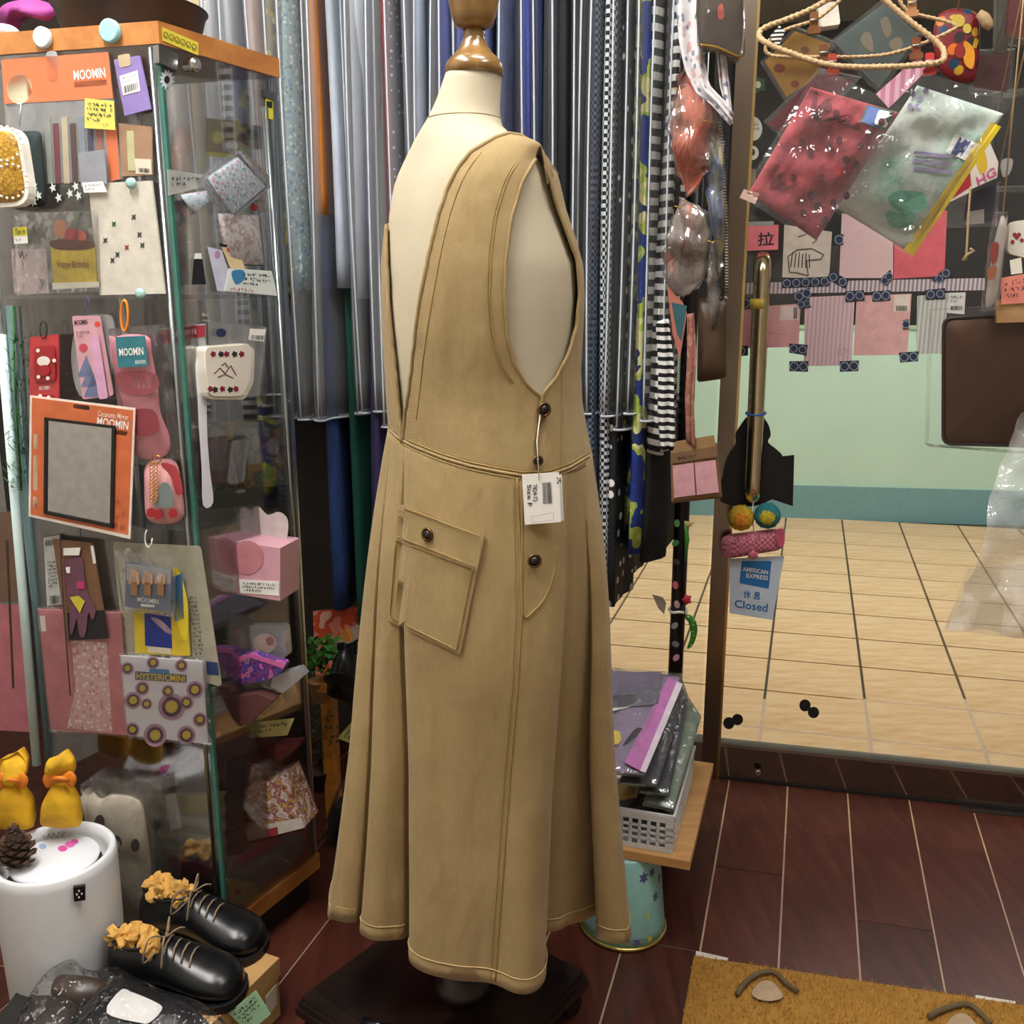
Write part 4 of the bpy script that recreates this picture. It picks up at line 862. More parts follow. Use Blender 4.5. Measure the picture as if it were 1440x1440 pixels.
# ---- side glass, middle bay
card('paper_bookmark', 'long plain white paper bookmark with rounded top, stuck on the cabinet corner', 'bookmark', sm([(275, 520), (277, 504), (282, 499), (288, 505), (291, 530), (291, 600), (295, 660), (300, 706), (286, 711), (284, 660), (280, 600), (278, 560)], 3), CS, .006, C('e4e6ee', .5, var=.02), .0006)
card('red_header_pack', 'clear packet with red header card behind the white bookmark', 'package', Q(223, 462, 288, 455, 291, 550, 255, 568), CF, -.03, film(.85, .06, .12, 20, .5, .3), .003, [('header_card', Q(223, 464, 288, 457, 288, 473, 228, 484), C('9c2c38')), ('T', 'MOOMIN', Q(240, 466, 275, 462, 276, 470, 242, 475), C('e8d8d8')), ('bead', ell(266, 518, 7, 8), C('7a2c34')), ('bead', ell(266, 545, 8, 8), C('5f3a48')), ('bead', ell(262, 498, 4, 5), C('a8a0a0'))])
lb = prism('lunch_box', rnd([(288, 487), (348, 483), (358, 492), (357, 538), (344, 562), (293, 562), (288, 520)], .22, 4), CS, .022, .03, C('ded8c8', .35, var=.03), label='cream lunch box with rows of dark red flowers, on the side of the cabinet', cat='box')
prism('lid', rnd([(289, 489), (346, 485), (354, 494), (352, 536), (340, 557), (295, 557), (290, 520)], .22, 4), CS, .026, .004, C('e6e0d2', .35, var=.02), lb)
for x, y, h in ((300, 498, '8a2436'), (311, 498, '2a2a2c'), (319, 498, '8a2436'), (330, 498, '2a2a2c'), (340, 498, '8a2436'), (296, 547, '8a2436'), (303, 548, '2a2a2c'), (313, 547, '8a2436'), (324, 548, '2a2a2c'), (332, 547, '8a2436')):
    prism('flower_print', [(x+(4.5 if k % 2 else 3)*math.cos(k*math.pi/5), y+(5 if k % 2 else 3.2)*math.sin(k*math.pi/5)) for k in range(10)], CS, .0266, .0006, C(h), lb)
strokes([[(.1, .6), (.3, .3), (.5, .6), (.7, .2), (.9, .7)], [(.2, .8), (.5, .65), (.8, .85)], [(.35, .2), (.5, .05), (.6, .3)]], Q(298, 510, 336, 508, 336, 536, 298, 536), CS, .0268, 1.3, C('5a3038'), lb, 'drawing')
card('box_label_bag', 'clear bag with navy sticker and white barcode label around the lunch box', 'bag', Q(296, 452, 376, 460, 366, 556, 290, 566), CS, .012, film(.9, .07, .12, 16, .6, .12), .004, [('navy_sticker', ell(311, 468, 7, 6), C('222c50')), ('label_sticker', Q(352, 462, 374, 463, 371, 480, 350, 478), W_), ('B', Q(353, 471, 371, 472, 370, 478, 352, 477))])
YB = pattern('blotch', ('c49a22', 'c9a02a', '7a5a2a', '5a7a4a', 'c8b890', 'b8901e'), 30, .6)
card('yellow_print_bag', 'mustard yellow bag printed with small green and white motifs, middle side bay', 'bag', Q(298, 594, 404, 590, 411, 682, 304, 690), CS, -.012, YB, .006, [('tree_print', [(379, 640), (388, 672), (370, 672)], C('3f7a46')), ('white_print', ell(384, 628, 8, 12), C('d8d4c8')), ('white_print', ell(360, 622, 6, 12), C('c8c4b8'))])
card('pink_flat_pack', 'greyish pink boxed packet in shrink film, leaning in the middle side bay', 'package', Q(272, 622, 322, 618, 336, 678, 276, 682), CS, -.002, C('a08088', .3), .02, sleeve=Q(268, 616, 346, 612, 354, 684, 274, 690))
card('crystal_block', 'clear shrink-wrapped block before the yellow bag', 'package', rnd(Q(327, 620, 350, 616, 344, 678, 322, 682), .2), CS, .006, film(.8, .15, .06, 26, .9, .15), .016)
card('black_flat_case', 'black flat case in crinkled film lying on the middle shelf', 'case', [(300, 704), (330, 688), (404, 686), (410, 694), (340, 712), (302, 716)], CS, -.004, C('15151a', .3), .05, [('white_chip', Q(333, 690, 344, 688, 346, 692, 334, 694), W_)])
# ---- lower bay, side: pink box and pouches
CFI = CF.shift(-.085)
pbx = prism('pink_gift_box', Q(300, 757, 394, 771, 394, 845, 312, 832), CFI, 0, .075, C('d6a2b0', .45, var=.05), label='pink cardboard gift box with scalloped hanging tab, third side bay', cat='box')
prism('hanging_tab', sm([(318, 756), (330, 734), (346, 722), (362, 712), (376, 724), (392, 720), (404, 730), (404, 752), (394, 770)]), CFI, -.06, .001, C('cfc6c4', .5), pbx)
prism('front_window', ell(347, 784, 24, 24), CFI, .001, .0008, C('c8848e', .4), pbx); prism('label_panel', Q(336, 815, 392, 818, 392, 838, 338, 834), CFI, .001, .0008, W_, pbx)
strokes(scrawl(3, 12, 4), Q(338, 816, 391, 819, 391, 837, 339, 833), CFI, .002, 1.0, INK(), pbx); prism('badge', Q(312, 808, 335, 811, 335, 833, 314, 831), CFI, .001, .0008, C('e8c4cc'), pbx); strokes(scrawl(2, 4, 5), Q(312, 808, 335, 811, 335, 833, 314, 831), CFI, .002, 1.0, C('a0404e'), pbx)
card('purple_purse', 'flat glittery purple and pink zip purse lying on the lower shelf', 'purse', rnd([(314, 944), (326, 926), (352, 919), (402, 934), (392, 950), (352, 962), (322, 962)], .3), CFI, .01, pattern('blotch', ('4a2c6a', '7a3c7a', '2c3c8a', 'c85a9a', '3c8a5a'), 60, .3), .02, [('pink_rim', [(322, 930), (352, 919), (402, 934), (398, 940), (352, 925), (324, 936)], C('c868a0', .3))])
card('clear_case', 'clear rigid plastic case with a pink and green badge inside', 'case', rnd(Q(338, 880, 400, 880, 404, 925, 334, 928), .15), CFI, -.02, film(.85, .08, .08, 20, .5, .2), .02, [('badge', ell(372, 905, 16, 14), C('a8968a')), ('pink_flower', ell(380, 902, 6, 7), C('c07a8a'))])
card('brown_zip_pouch', 'dull rose-brown leather pouch lying under the purple purse', 'pouch', [(300, 1000), (312, 982), (360, 976), (384, 985), (350, 1018), (304, 1030)], CFI, .02, C('5f3b3a', .35), .03)
card('silver_film_pack', 'silver crinkled film pack beside the purple purse', 'package', [(384, 950), (420, 940), (428, 950), (398, 975), (380, 966)], CFI, 0, C('b8babc', .2, .5), .02, crump=.0)
card('kraft_box', 'small cream cardboard box at the back of the lower shelf', 'box', Q(362, 990, 396, 975, 400, 988, 364, 1008), CFI, -.01, C('bfa878', .6), .05)
card('yellow_receipt', 'pale yellow handwritten slip lying at the back of the lowest bay', 'note', Q(356, 1016, 414, 1010, 404, 1034, 350, 1038), CFI, -.03, C('b8b070', .6), .001, [('S', 2, 8, Q(358, 1018, 410, 1012, 402, 1030, 354, 1034), INK())])
# ---- lower bay, front
card('barcode_strip', 'tall white strip label printed with barcodes at the cabinet edge', 'label', Q(61, 756, 84, 752, 86, 850, 66, 852), CF, .006, C('b8bcb8', .5), .001, [('B', Q(64, 760, 82, 758, 82, 766, 64, 768)), ('S', 8, 4, Q(65, 785, 80, 784, 82, 830, 67, 832), INK(), .9), ('B', Q(70, 838, 84, 837, 85, 848, 71, 850))])
card('patchwork_pack', 'brown card pack holding a mauve glove-shaped charm with bright patches', 'package', Q(74, 758, 130, 764, 152, 898, 94, 902), CF, .016, C('76543c', .6), .003,
     [('glove_charm', sm([(90, 800), (92, 788), (104, 784), (116, 786), (119, 812), (124, 836), (134, 858), (130, 872), (124, 862), (120, 892), (112, 894), (108, 870), (102, 890), (98, 888), (98, 850), (92, 830)]), C('6a4454', .8), .002), ('patch', Q(108, 818, 118, 818, 118, 828, 108, 828), C('c0346a'), .004), ('patch', Q(98, 840, 110, 838, 119, 846, 112, 862, 104, )[:4], C('c8b83a'), .004), ('patch', Q(92, 798, 98, 797, 98, 806, 94, 806), W_, .004), ('label_sticker', Q(89, 771, 113, 770, 111, 781, 89, 781), W_, .004), ('S', 1, 6, Q(90, 772, 112, 771, 110, 780, 90, 780), INK()), ('black_half', Q(94, 862, 146, 858, 152, 898, 97, 900), C('1a1a1c')), ('side_label', Q(127, 768, 131, 767, 135, 792, 131, 793), W_)])
strokes([[(.2, 0), (.3, .4), (.6, 1)]], Q(78, 750, 110, 750, 110, 978, 82, 978), CF, .026, 2.2, C('3a2c24'), bpy.data.objects['patchwork_pack'], 'cord')
card('pink_lace_bag', 'rose pink paper bag with a white lace pattern panel, lower front bay', 'bag', Q(54, 857, 170, 862, 180, 1034, 72, 1026), CF, .010, C('c87e84', .6), .003, [('lace_panel', [(100, 900), (150, 904), (158, 1030), (94, 1024), (106, 970)], pattern('floral', ('d8b4b4', 'f0e4e0', 'd08a90', 'e8d0cc'), 130, .7)), ('label_sticker', Q(56, 866, 63, 866, 65, 888, 58, 888), W_)], sleeve=Q(52, 854, 172, 860, 182, 1036, 70, 1030))
card('clip_set_card', 'slate-blue card holding three little wooden house-shaped clips', 'stationery', Q(177, 790, 241, 802, 240, 861, 175, 853), CF, .022, C('75819a', .5), .002, [('grey_top', Q(178, 792, 240, 802, 240, 822, 178, 816), C('b4b6bc')), ('T', 'MOOMIN', Q(193, 839, 223, 843, 223, 850, 193, 846), W_), ('label_sticker', Q(198, 849, 217, 851, 217, 854, 198, 853), W_)]
     + [(n, q, C(h), .004) for x in (187, 206, 224) for n, q, h in (('wooden_clip', Q(x-3, 818, x+6, 819, x+6, 838, x-3, 837), '8a6440'), ('clip_house', [(x-7, 820), (x-2, 800+(x-187)*.16), (x+8, 806+(x-187)*.12), (x+9, 821), (x+2, 824)], 'b08a68'), ('clip_paint', ell(x+1, 813, 5, 6), 'c8b4a8'))], sleeve=Q(160, 774, 244, 786, 244, 868, 172, 858))
tube('ring_hook', [CF.pt(209+5*math.cos(a), 757+13*math.sin(a), .03) for a in [k*math.pi/6 for k in range(9)]], .0014, C('d8d8d0', .3), bpy.data.objects['clip_set_card'])
card('board_card', 'large cream backing card with printed lines behind the clip set', 'card', rnd(Q(158, 762, 282, 768, 312, 966, 176, 930), .05), CF, .004, C('9f9c8a', .5), .002, [('S', 14, 3, Q(264, 830, 276, 830, 290, 930, 274, 930), C('4a4a44')), ('badge', ell(180, 776, 4.5, 5.5), C('d0d0cc')), ('navy_badge', Q(289, 930, 306, 932, 308, 950, 291, 948), C('2a3a6a'))])
card('phone_sleeve_pack', 'yellow and deep blue packet with a pale pink stripe under the clips', 'package', Q(188, 858, 262, 846, 267, 922, 190, 920), CF, .012, C('c9b02c', .5), .003, [('blue_panel', Q(203, 862, 240, 862, 242, 912, 204, 908), C('1c3080', .3)), ('pink_stripe', sm([(212, 868), (226, 872), (240, 886), (238, 892), (222, 880)]), C('d8b8c8')), ('teal_ribbon', Q(242, 812, 256, 806, 259, 870, 246, 874), C('3a7ab0')), ('yellow_ribbon', sm([(243, 806), (252, 804), (264, 850), (262, 900), (250, 880)]), C('d8c22a')), ('label_sticker', Q(208, 909, 240, 912, 240, 920, 208, 917), C('c8c0a8'))])
bearp = C('b08aa0', .6)
card('printed_sheet', 'white sheet with round mauve print and yellow lettering, lower front bay', 'package', Q(170, 922, 284, 930, 292, 1046, 180, 1034), CF, .016, C('d8d8dc', .5, var=.03), .003,
     [('blue_band', Q(190, 944, 262, 949, 262, 960, 190, 956), C('5a5a7a')), ('T', 'HYSTERICMINI', Q(192, 946, 260, 950, 260, 959, 192, 955), C('e0cc30')), ('blue_banner', rnd(Q(210, 940, 238, 942, 238, 948, 210, 946), .4), C('3a86c0'))]  # printed blue band behind the yellow lettering
     + [(n, ell(x, y, r*k, r*k*1.02), m_, l) for x, y, r in ((179, 940, 9), (215, 932, 9), (255, 936, 9), (200, 968, 10), (236, 972, 9), (274, 970, 12), (187, 985, 12), (206, 990, 8), (241, 994, 19), (262, 988, 10), (281, 1012, 10), (186, 1026, 10), (218, 1034, 16), (262, 1034, 13)) for n, k, m_, l in (('mauve_disc', 1, bearp, 0), ('dark_ring', .72, C('5a3c50', .6), .0008), ('yellow_disc', .45, C('c8b03c', .6), .0016))], sleeve=Q(168, 918, 287, 927, 295, 1050, 178, 1038))
# ---- lowest bay
card('towel_roll', 'cream fluffy folded towel with dark spots in a clear bag, lowest bay', 'towel', sm([(116, 1120), (126, 1108), (142, 1122), (160, 1116), (196, 1124), (206, 1160), (214, 1230), (212, 1300), (150, 1310), (136, 1240), (124, 1170)]), CF, .002, C('b3aa98', .95, bmp=.8, bscale=60), .004, puffy=.03, crump=.012, parts=[('dark_spot', ell(163, 1187, 8, 12), C('4a4038')), ('dark_spot', ell(190, 1189, 6, 9), C('4a4038')), ('dark_spot', ell(158, 1244, 6, 12), C('5a5048')), ('dark_spot', ell(140, 1156, 7, 10), C('5f5448'))], sleeve=Q(112, 1104, 214, 1112, 222, 1300, 140, 1304))
card('gift_packet', 'striped packet with yellow header behind the knitted goods, lowest bay', 'package', Q(204, 1120, 316, 1116, 318, 1220, 218, 1226), CF, -.05, pattern('stripe', ('9aa89a', 'd0d2c0'), 9, .5), .01, [('header_card', Q(204, 1120, 316, 1116, 312, 1142, 206, 1146), C('c2b64a')), ('T', 'Co', Q(214, 1128, 226, 1127, 227, 1140, 215, 1141), INK()), ('bun_picture', ell(287, 1138, 10, 12), C('b8863c'))])
card('white_hang_tag', 'plain white hang tag in front of the striped packet', 'label', Q(231, 1118, 246, 1116, 256, 1164, 240, 1168), CF, -.02, W_, .001)
card('price_slip', 'white printed slip above the striped packet', 'label', Q(216, 1102, 246, 1090, 250, 1104, 220, 1114), CF, -.018, C('b8b4ac', .5), .001, [('S', 2, 8, Q(218, 1102, 246, 1092, 248, 1102, 222, 1111), C('555555'))])
card('knit_packet', 'crimson and green chequered knitted packet in clear film, lowest bay', 'package', [(213, 1206), (226, 1202), (300, 1220), (302, 1262), (240, 1270), (222, 1250)], CF, -.012, pattern('check', ('8a2a4a', '7a8a6a'), 90, .8), .01, [('crimson_top', [(213, 1206), (226, 1202), (300, 1220), (300, 1234), (222, 1224)], C('8e2848', .8)), ('plum_foot', [(224, 1250), (302, 1252), (302, 1264), (240, 1272)], C('4a1c2c', .8))], sleeve=[(210, 1196), (306, 1210), (308, 1268), (222, 1276)])
tube('scroll_bracket', [CF.pt(x, y, -.03) for x, y in sm([(226, 1090), (240, 1080), (256, 1072), (272, 1060), (286, 1050)], 4, False)], .0022, C('17130f', .4), None, label='black iron scroll bracket inside the lowest bay', cat='bracket')
sb = bpy.data.objects['scroll_bracket']
for cx, cy, r in ((254, 1080, 7), (270, 1068, 8), (232, 1088, 5)): tube('scroll', [CF.pt(cx+r*(1-k/14)*math.cos(k*.7), cy+r*(1-k/14)*math.sin(k*.7), -.03) for k in range(12)], .0016, C('17130f', .4), sb, 6)
tube('rod', [CF.pt(258, 1076, -.03), CF.pt(262, 1116, -.03)], .0016, C('17130f', .4), sb, 6)
prp = pattern('blotch', ('c8b4b4', 'e0d4cc', '9a5a6a', 'c8a85a', '7a4a5c'), 70, .45)
CFB = CF.shift(-.12)
gb = prism('puzzle_box', Q(346, 1112, 400, 1090, 428, 1164, 348, 1184), CFB, 0, .06, prp, label='tilted carton with busy pink and gold picture print, lowest bay', cat='box')
prism('white_foot', Q(346, 1166, 424, 1150, 428, 1164, 348, 1184), CFB, .001, .0008, C('d8d0c8'), gb); prism('red_label', Q(376, 1166, 390, 1163, 391, 1174, 377, 1177), CFB, .002, .0008, C('a03c3c'), gb)
card('blue_bundle', 'pale blue and pink folded bundle in clear film at the foot of the cabinet', 'bundle', sm([(316, 1236), (330, 1200), (370, 1188), (420, 1170), (426, 1200), (404, 1230), (350, 1262), (322, 1266)]), CS, -.03, C('8098a4', .5), .004, puffy=.02, crump=.01, parts=[('pink_fold', sm([(330, 1210), (380, 1180), (396, 1184), (350, 1214)]), C('b06a78'))])
card('green_packet', 'pale green packet with a red emblem at the foot of the cabinet', 'package', rnd([(318, 1240), (358, 1240), (368, 1256), (356, 1272), (324, 1272)], .2), CS, -.004, C('a4b070', .5), .02, [('red_emblem', ell(336, 1254, 4, 4), C('b03a34')), ('S', 1, 6, Q(330, 1258, 354, 1262, 352, 1270, 330, 1266), W_)])
card('grey_hanger_card', 'dark grey card hanging on a string in the lowest bay', 'card', Q(318, 1072, 344, 1068, 344, 1200, 322, 1205), CS, -.006, C('5a5654', .6), .001, [('hole', ell(326, 1076, 2, 2.5, 8), C('202020'))])
card('red_pouch_back', 'dull red pouch at the back of the lowest bay', 'pouch', [(344, 1066), (386, 1048), (420, 1046), (410, 1060), (372, 1082)], CFB, -.03, C('6a2c2c', .5), .03)
# ================================================================ bottom left: purifier, shoes
PZ = .33; pc = G(76, 1196, PZ); pc.z = 0; PR = .098
pur = empty('air_purifier', pc, 'white cylindrical air purifier with a small black emblem, beside the cabinet', 'air purifier')
lathe('housing', pc, [(PR*.90, 0), (PR*.94, .01), (PR*.985, .2), (PR, PZ-.02), (PR*.985, PZ-.005), (PR*.94, PZ), (PR*.88, PZ-.004), (PR*.84, PZ-.018), (PR*.83, PZ-.05), (.01, PZ-.052)], C('d9dcde', .4, var=.02), pur, 64, caps=False)
lathe('air_vent', pc+Z*(PZ-.05), [(PR*.82, 0), (PR*.82, .003), (.01, .004)], C('121314', .5), pur, 48, caps=False)
for k in range(14): tube('vent_rib', [pc+Vector((math.cos(a)*r, math.sin(a)*r, PZ-.044)) for a in [k*2*math.pi/14] for r in (.03, PR*.81)], .0022, C('1d1e20', .4), pur, 5)
ld = lathe('lid_disc', pc+Z*(PZ-.028), [(.03, -.016), (.03, 0), (PR*.70, .006), (PR*.72, .011), (PR*.70, .0145), (.001, .015)], C('dfe1e6', .35, var=.02), pur, 48)
hz = HP(PZ-.0125)
for x, y, h, r in ((88, 1193, 'c84a9a', 5), (98, 1187, 'd05aa0', 5), (105, 1183, 'c84a9a', 4), (60, 1190, '8aa0c8', 4)): prism('sticker', ell(x, y, r*1.3, r*.8), hz, .0005, .0004, C(h), ld)
strokes([[(.1+.8*k/24, .5+.3*math.sin(k*1.3)) for k in range(25)]], Q(50, 1172, 95, 1166, 98, 1178, 54, 1186), hz, .0006, 1.1, C('8a8a92'), ld, 'drawing')
em = PL((pc+(Vector((.35, -.94, 0)))*PR*.985)[:2], (.94, .35))
ebx = prism('emblem', Q(103, 1248, 120, 1246, 120, 1266, 104, 1268), em, .003, .006, C('101012', .3), pur)
for x, y in ((111, 1253), (108, 1258), (115, 1257), (111, 1262)): prism('emblem_dot', ell(x, y, 1.3, 1.5, 8), em, .0036, .0005, W_, ebx)
# yellow pouches and pine cone on the purifier
YL = C('d9a818', .75, var=.25, scale=25, bmp=.4, bscale=30)
def pouch(cx, cy, w, lab, yd):
    pl = PL((pc+Vector((0, yd, 0)))[:2], (1, 0))
    body = puff('gift_pouch', rnd([(cx-w, cy+2), (cx-w*.86, cy-30), (cx-w*.45, cy-52), (cx-8, cy-60), (cx+8, cy-60), (cx+w*.55, cy-50), (cx+w*.95, cy-34), (cx+w*1.12, cy+4), (cx, cy+7)], .25), pl, 0, .022, YL, crump=.006, back=.9, label=lab, cat='pouch', group='yellow pouches')
    puff('ruffle', rnd([(cx-8, cy-58), (cx-w*.62, cy-78), (cx-w*.55, cy-92), (cx-w*.1, cy-96), (cx+w*.3, cy-104), (cx+w*.72, cy-90), (cx+w*.78, cy-74), (cx+8, cy-58)], .2), pl, 0, .014, YL, body, crump=.022, back=.9, rings=8)
    ob = C('d97a1c', .6)
    tube('ribbon', [pl.pt(cx-12, cy-62, .014), pl.pt(cx, cy-64, .022), pl.pt(cx+13, cy-61, .014)], .004, ob, body, 8)
    for s in (-1, 1): puff('bow_loop', sm([(cx, cy-62), (cx+s*14, cy-74), (cx+s*24, cy-64), (cx+s*18, cy-50), (cx+s*8, cy-56)]), pl, .012, .005, ob, body)
pouch(84, 1158, 28, 'yellow cloth gift pouch tied with orange ribbon, on the purifier rim', .055)
pouch(16, 1160, 30, 'yellow cloth gift pouch tied with orange ribbon, behind the pine cone', .06)
cc_ = pc+Vector((-.048, -.028, PZ-.012)); cone = empty('pine_cone', cc_, 'brown pine cone standing on the purifier lid', 'pine cone')
lathe('core', cc_, [(.008, .0), (.02, .012), (.021, .03), (.014, .055), (.004, .072)], C('2c1c14', .8), cone, 12)
R_ = random.Random(3); CB = C('5a4334', .75)
sc_v = [Vector((0, -.006, 0)), Vector((.022, -.009, .003)), Vector((.026, 0, .006)), Vector((.022, .009, .003)), Vector((0, .006, 0)), Vector((.02, 0, -.002))]; sc_f = [(0, 1, 2), (0, 2, 3), (0, 3, 4), (0, 5, 1), (1, 5, 2), (2, 5, 3), (3, 5, 4)]
for i in range(64):
    t = i/64; a = i*2.39996; z = .006+.064*t; r = .012*(1-t*.8); k = (.62+.5*math.sin(math.pi*min(1, t*1.25+.1)))*(1-.35*t); M_ = Matrix.Rotation(a, 3, 'Z') @ Matrix.Rotation(-.25-.7*t, 3, 'Y')
    obj('scale', [cc_+Vector((math.cos(a)*r, math.sin(a)*r, z))+M_ @ (v*k) for v in sc_v], sc_f, CB, cone)
# plants beside the cabinet, left
def grass(name, base, n, h, spread, m, lab, cat, droop=.6, w=.0022, seed=5):
    R = random.Random(seed); ds = []
    for i in range(n):
        a = R.uniform(0, 6.28); L = h*R.uniform(.6, 1); p = Vector(base); d = Vector((math.cos(a)*spread*R.random(), math.sin(a)*spread*R.random(), 1)).normalized(); pts = [p.copy()]
        for k in range(4): p = p+d*L/4; d = (d+Vector((math.cos(a)*.5, math.sin(a)*.5, -droop))*.5).normalized(); pts.append(p.copy())
        s = Vector((-math.sin(a), math.cos(a), 0))*w; vs = [q+s*(1-k/5)*j for k, q in enumerate(pts) for j in (-1, 1)]
        ds.append((vs, [(2*k, 2*k+1, 2*k+3, 2*k+2) for k in range(4)]))
    o = obj(name, *merge(*ds), m, label=lab, cat=cat); o['kind'] = 'stuff'; return o
GR = C('2f6a2c', .6, var=.3)
gpt = CF.pt(22, 480, .02)
gobj = []
R_ = random.Random(8)
for k in range(150):
    p = CF.pt(R_.uniform(12, 36), R_.uniform(475, 690), R_.uniform(.004, .03)); d = Vector((R_.uniform(-1, 1), R_.uniform(-1, .3), R_.uniform(-.4, 1))).normalized()*R_.uniform(.012, .026); s = d.cross(Z).normalized()*.0012
    gobj.append(([p-s, p+s, p+d*.6+s*.8, p+d, p+d*.6-s*.8], [(0, 1, 2, 4), (4, 2, 3)]))
gl = empty('grass_garland', CF.pt(24, 690, .01), 'green artificial grass garland hanging down the cabinet edge', 'garland')
obj('blades', *merge(*gobj), GR, gl, kind='stuff'); tube('stem', [CF.pt(18, 430, .008), CF.pt(22, 560, .012), CF.pt(30, 690, .01)], .002, GR, gl, 6)
card('pink_side_packet', 'rose pink sheet standing in for a mirror reflection, left of the pale light strip', 'package', Q(-30, 850, 38, 850, 50, 1030, -20, 1026), CF, -.003, C('a8646c', .5), .003, [('cord_reflection', Q(8, 760, 11, 760, 20, 968, 17, 968), C('3a2c24'))])  # mirror reflection of hung goods, painted as a flat pink sheet
card('brown_side_packet', 'brown sheet standing in for a mirror reflection above the rose one, left of the light strip', 'package', Q(-30, 720, 28, 720, 36, 846, -24, 846), CF, -.003, C('6a5040', .5), .003)  # brown part of the same mirror reflection, painted as a sheet
# shoe box
bz_ = .115; b0 = G(393, 1347, bz_); b1 = G(306, 1432, bz_); e1_ = (b1-b0).normalized(); e2_ = Vector((e1_.y, -e1_.x, 0))
if e2_.x > 0: e2_ = -e2_
bq = lambda z, e: [Vector((p.x, p.y, z)) for p in (b0+(-e1_-e2_)*e, b0+e1_*.22+(e1_-e2_)*e, b0+e1_*.22+e2_*.25+(e1_+e2_)*e, b0+e2_*.25+(e2_-e1_)*e)]
KB = C('b8905a', .7, var=.06)
sbx = empty('shoe_box', b0+e1_*.15+e2_*.12-Z*bz_, 'kraft cardboard shoe box under the black lace-up shoes', 'box')
obj('box_body', *prism_data(bq(.085, -.003), Z, .085), KB, sbx); obj('box_lid', *prism_data(bq(bz_, 0), Z, .035), KB, sbx)
ls = PL(b0[:2], e1_[:2]); prism('end_label', Q(374, 1402, 389, 1384, 389, 1412, 376, 1432), ls, .001, .002, C('cfc4b4'), sbx)
hb_ = HP(bz_)
card('mint_note', 'mint green handwritten note stuck on the shoe box corner', 'note', Q(321, 1425, 360, 1392, 381, 1426, 350, 1452), PL(G(352, 1424, .10)[:2], (1, .15)), .004, C('a8d8ac', .7, var=.03), .0006, [('S', 4, 6, Q(324, 1426, 358, 1397, 372, 1420, 345, 1446), INK(), 1.2)])
# lace-up shoes
LEA = C('111214', .28, var=.1); PAP = C('d0a04e', .7, var=.25, scale=30, bmp=.6, bscale=60); LACE = C('8a7660', .8)
def shoe(heel, toe, zf, lab, seed):
    Lv = (toe-heel); L = Lv.length; d = Lv.normalized(); s = Vector((-d.y, d.x, 0)); root = empty('lace_up_shoe', heel+d*L/2, lab, 'shoe', 'black lace-up shoes on the box')
    prof = [(0, .020, .066), (.03, .030, .074), (.10, .035, .077), (.22, .036, .076), (.34, .037, .078), (.44, .039, .078), (.54, .043, .070), (.66, .048, .059), (.78, .050, .052), (.88, .046, .048), (.95, .036, .040), (.985, .022, .030), (1.0, .006, .018)]
    n = 18; vs, fs = [], []
    for t, w, h in prof:
        t = t*.98+.01; cen = .006*math.sin(t*3.1)
        for j in range(n):
            a = 2*math.pi*j/n; c, q = math.cos(a), math.sin(a); y = math.copysign(abs(c)**.75, c)*w; z = h*.5+math.copysign(abs(q)**.8, q)*h*.5; k = 1-.28*max(0, q)
            vs.append(heel+d*(t*L)+s*(y*k+cen)+Z*(.010+z))
    for i in range(len(prof)-1):
        for j in range(n): fs.append((i*n+j, i*n+(j+1) % n, (i+1)*n+(j+1) % n, (i+1)*n+j))
    fs += [tuple(range(n)), tuple(range((len(prof)-1)*n, len(prof)*n))]
    up = obj('upper', vs, fs, LEA, root, smooth=True); md = up.modifiers.new('s', 'SUBSURF'); md.levels = md.render_levels = 2
    so = []
    for sg in (1, -1):
        for t, w, h in (prof if sg > 0 else prof[::-1]): so.append(heel+d*((t*1.01-.003)*L)+s*(sg*(w+.002)+.006*math.sin(t*3.1))+Z*.014)
    obj('sole', *prism_data(so, Z, .014), C('0c0c0d', .5), root)
    col = []
    for k in range(24):
        a = 2*math.pi*k/24; t = .215+.20*math.cos(a); col.append(heel+d*(t*L)+s*(.0265*math.sin(a)+.003)+Z*(.086+.004*abs(math.cos(a))-.004*abs(math.sin(a))))
    tube('collar', col, .0026, LEA, root, 6, True)
    R = random.Random(seed)
    for k in range(5):
        c = heel+d*((.10+.065*k)*L)+s*R.uniform(-.006, .010)+Z*(.078+R.uniform(0, .012)); pv, pf = [], []
        bm = bmesh.new(); bmesh.ops.create_icosphere(bm, subdivisions=3, radius=.018)
        for v in bm.verts: v.co *= 1+.9*noise.noise(v.co*75+Vector((k*3, seed, 0)))+.5*noise.noise(v.co*160+Vector((0, k, seed)))
        pv = [c+v.co for v in bm.verts]; pf = [tuple(v.index for v in f.verts) for f in bm.faces]; bm.free(); obj('stuffing_paper', pv, pf, PAP, root)
    def ht(t):
        for (t0, w_, h0), (t1, w2, h1) in zip(prof, prof[1:]):
            if t0 <= t <= t1: return .008+h0+(h1-h0)*(t-t0)/(t1-t0)
    for k in range(4):
        t = .46+.062*k; z = ht(t)+.004; tube('lace', [heel+d*((t-.012)*L)+s*.022+Z*(z-.004), heel+d*(t*L)+s*.008+Z*(z+.003), heel+d*((t+.008)*L)-s*.008+Z*(z+.002), heel+d*((t+.02)*L)-s*.022+Z*(z-.008)], .0017, LACE, root, 6)
    b = heel+d*(.445*L)+Z*.096
    for k, (a1, a2, dz) in enumerate(((-.012, .026, -.004), (-.016, -.030, -.022), (.016, .020, .004), (.008, -.030, -.030))):
        tube('lace_bow', catmull([b, b+d*a1*.6+s*a2+Z*.018, b+d*a1*1.2+s*a2*1.3+Z*dz, b+d*a1*.4+s*a2*.5+Z*dz*.6, b] if k < 2 else [b, b+d*a1+s*a2*.6+Z*.01, b+d*a1*1.3+s*a2*1.2+Z*dz], 5), .0016, LACE, root, 6)
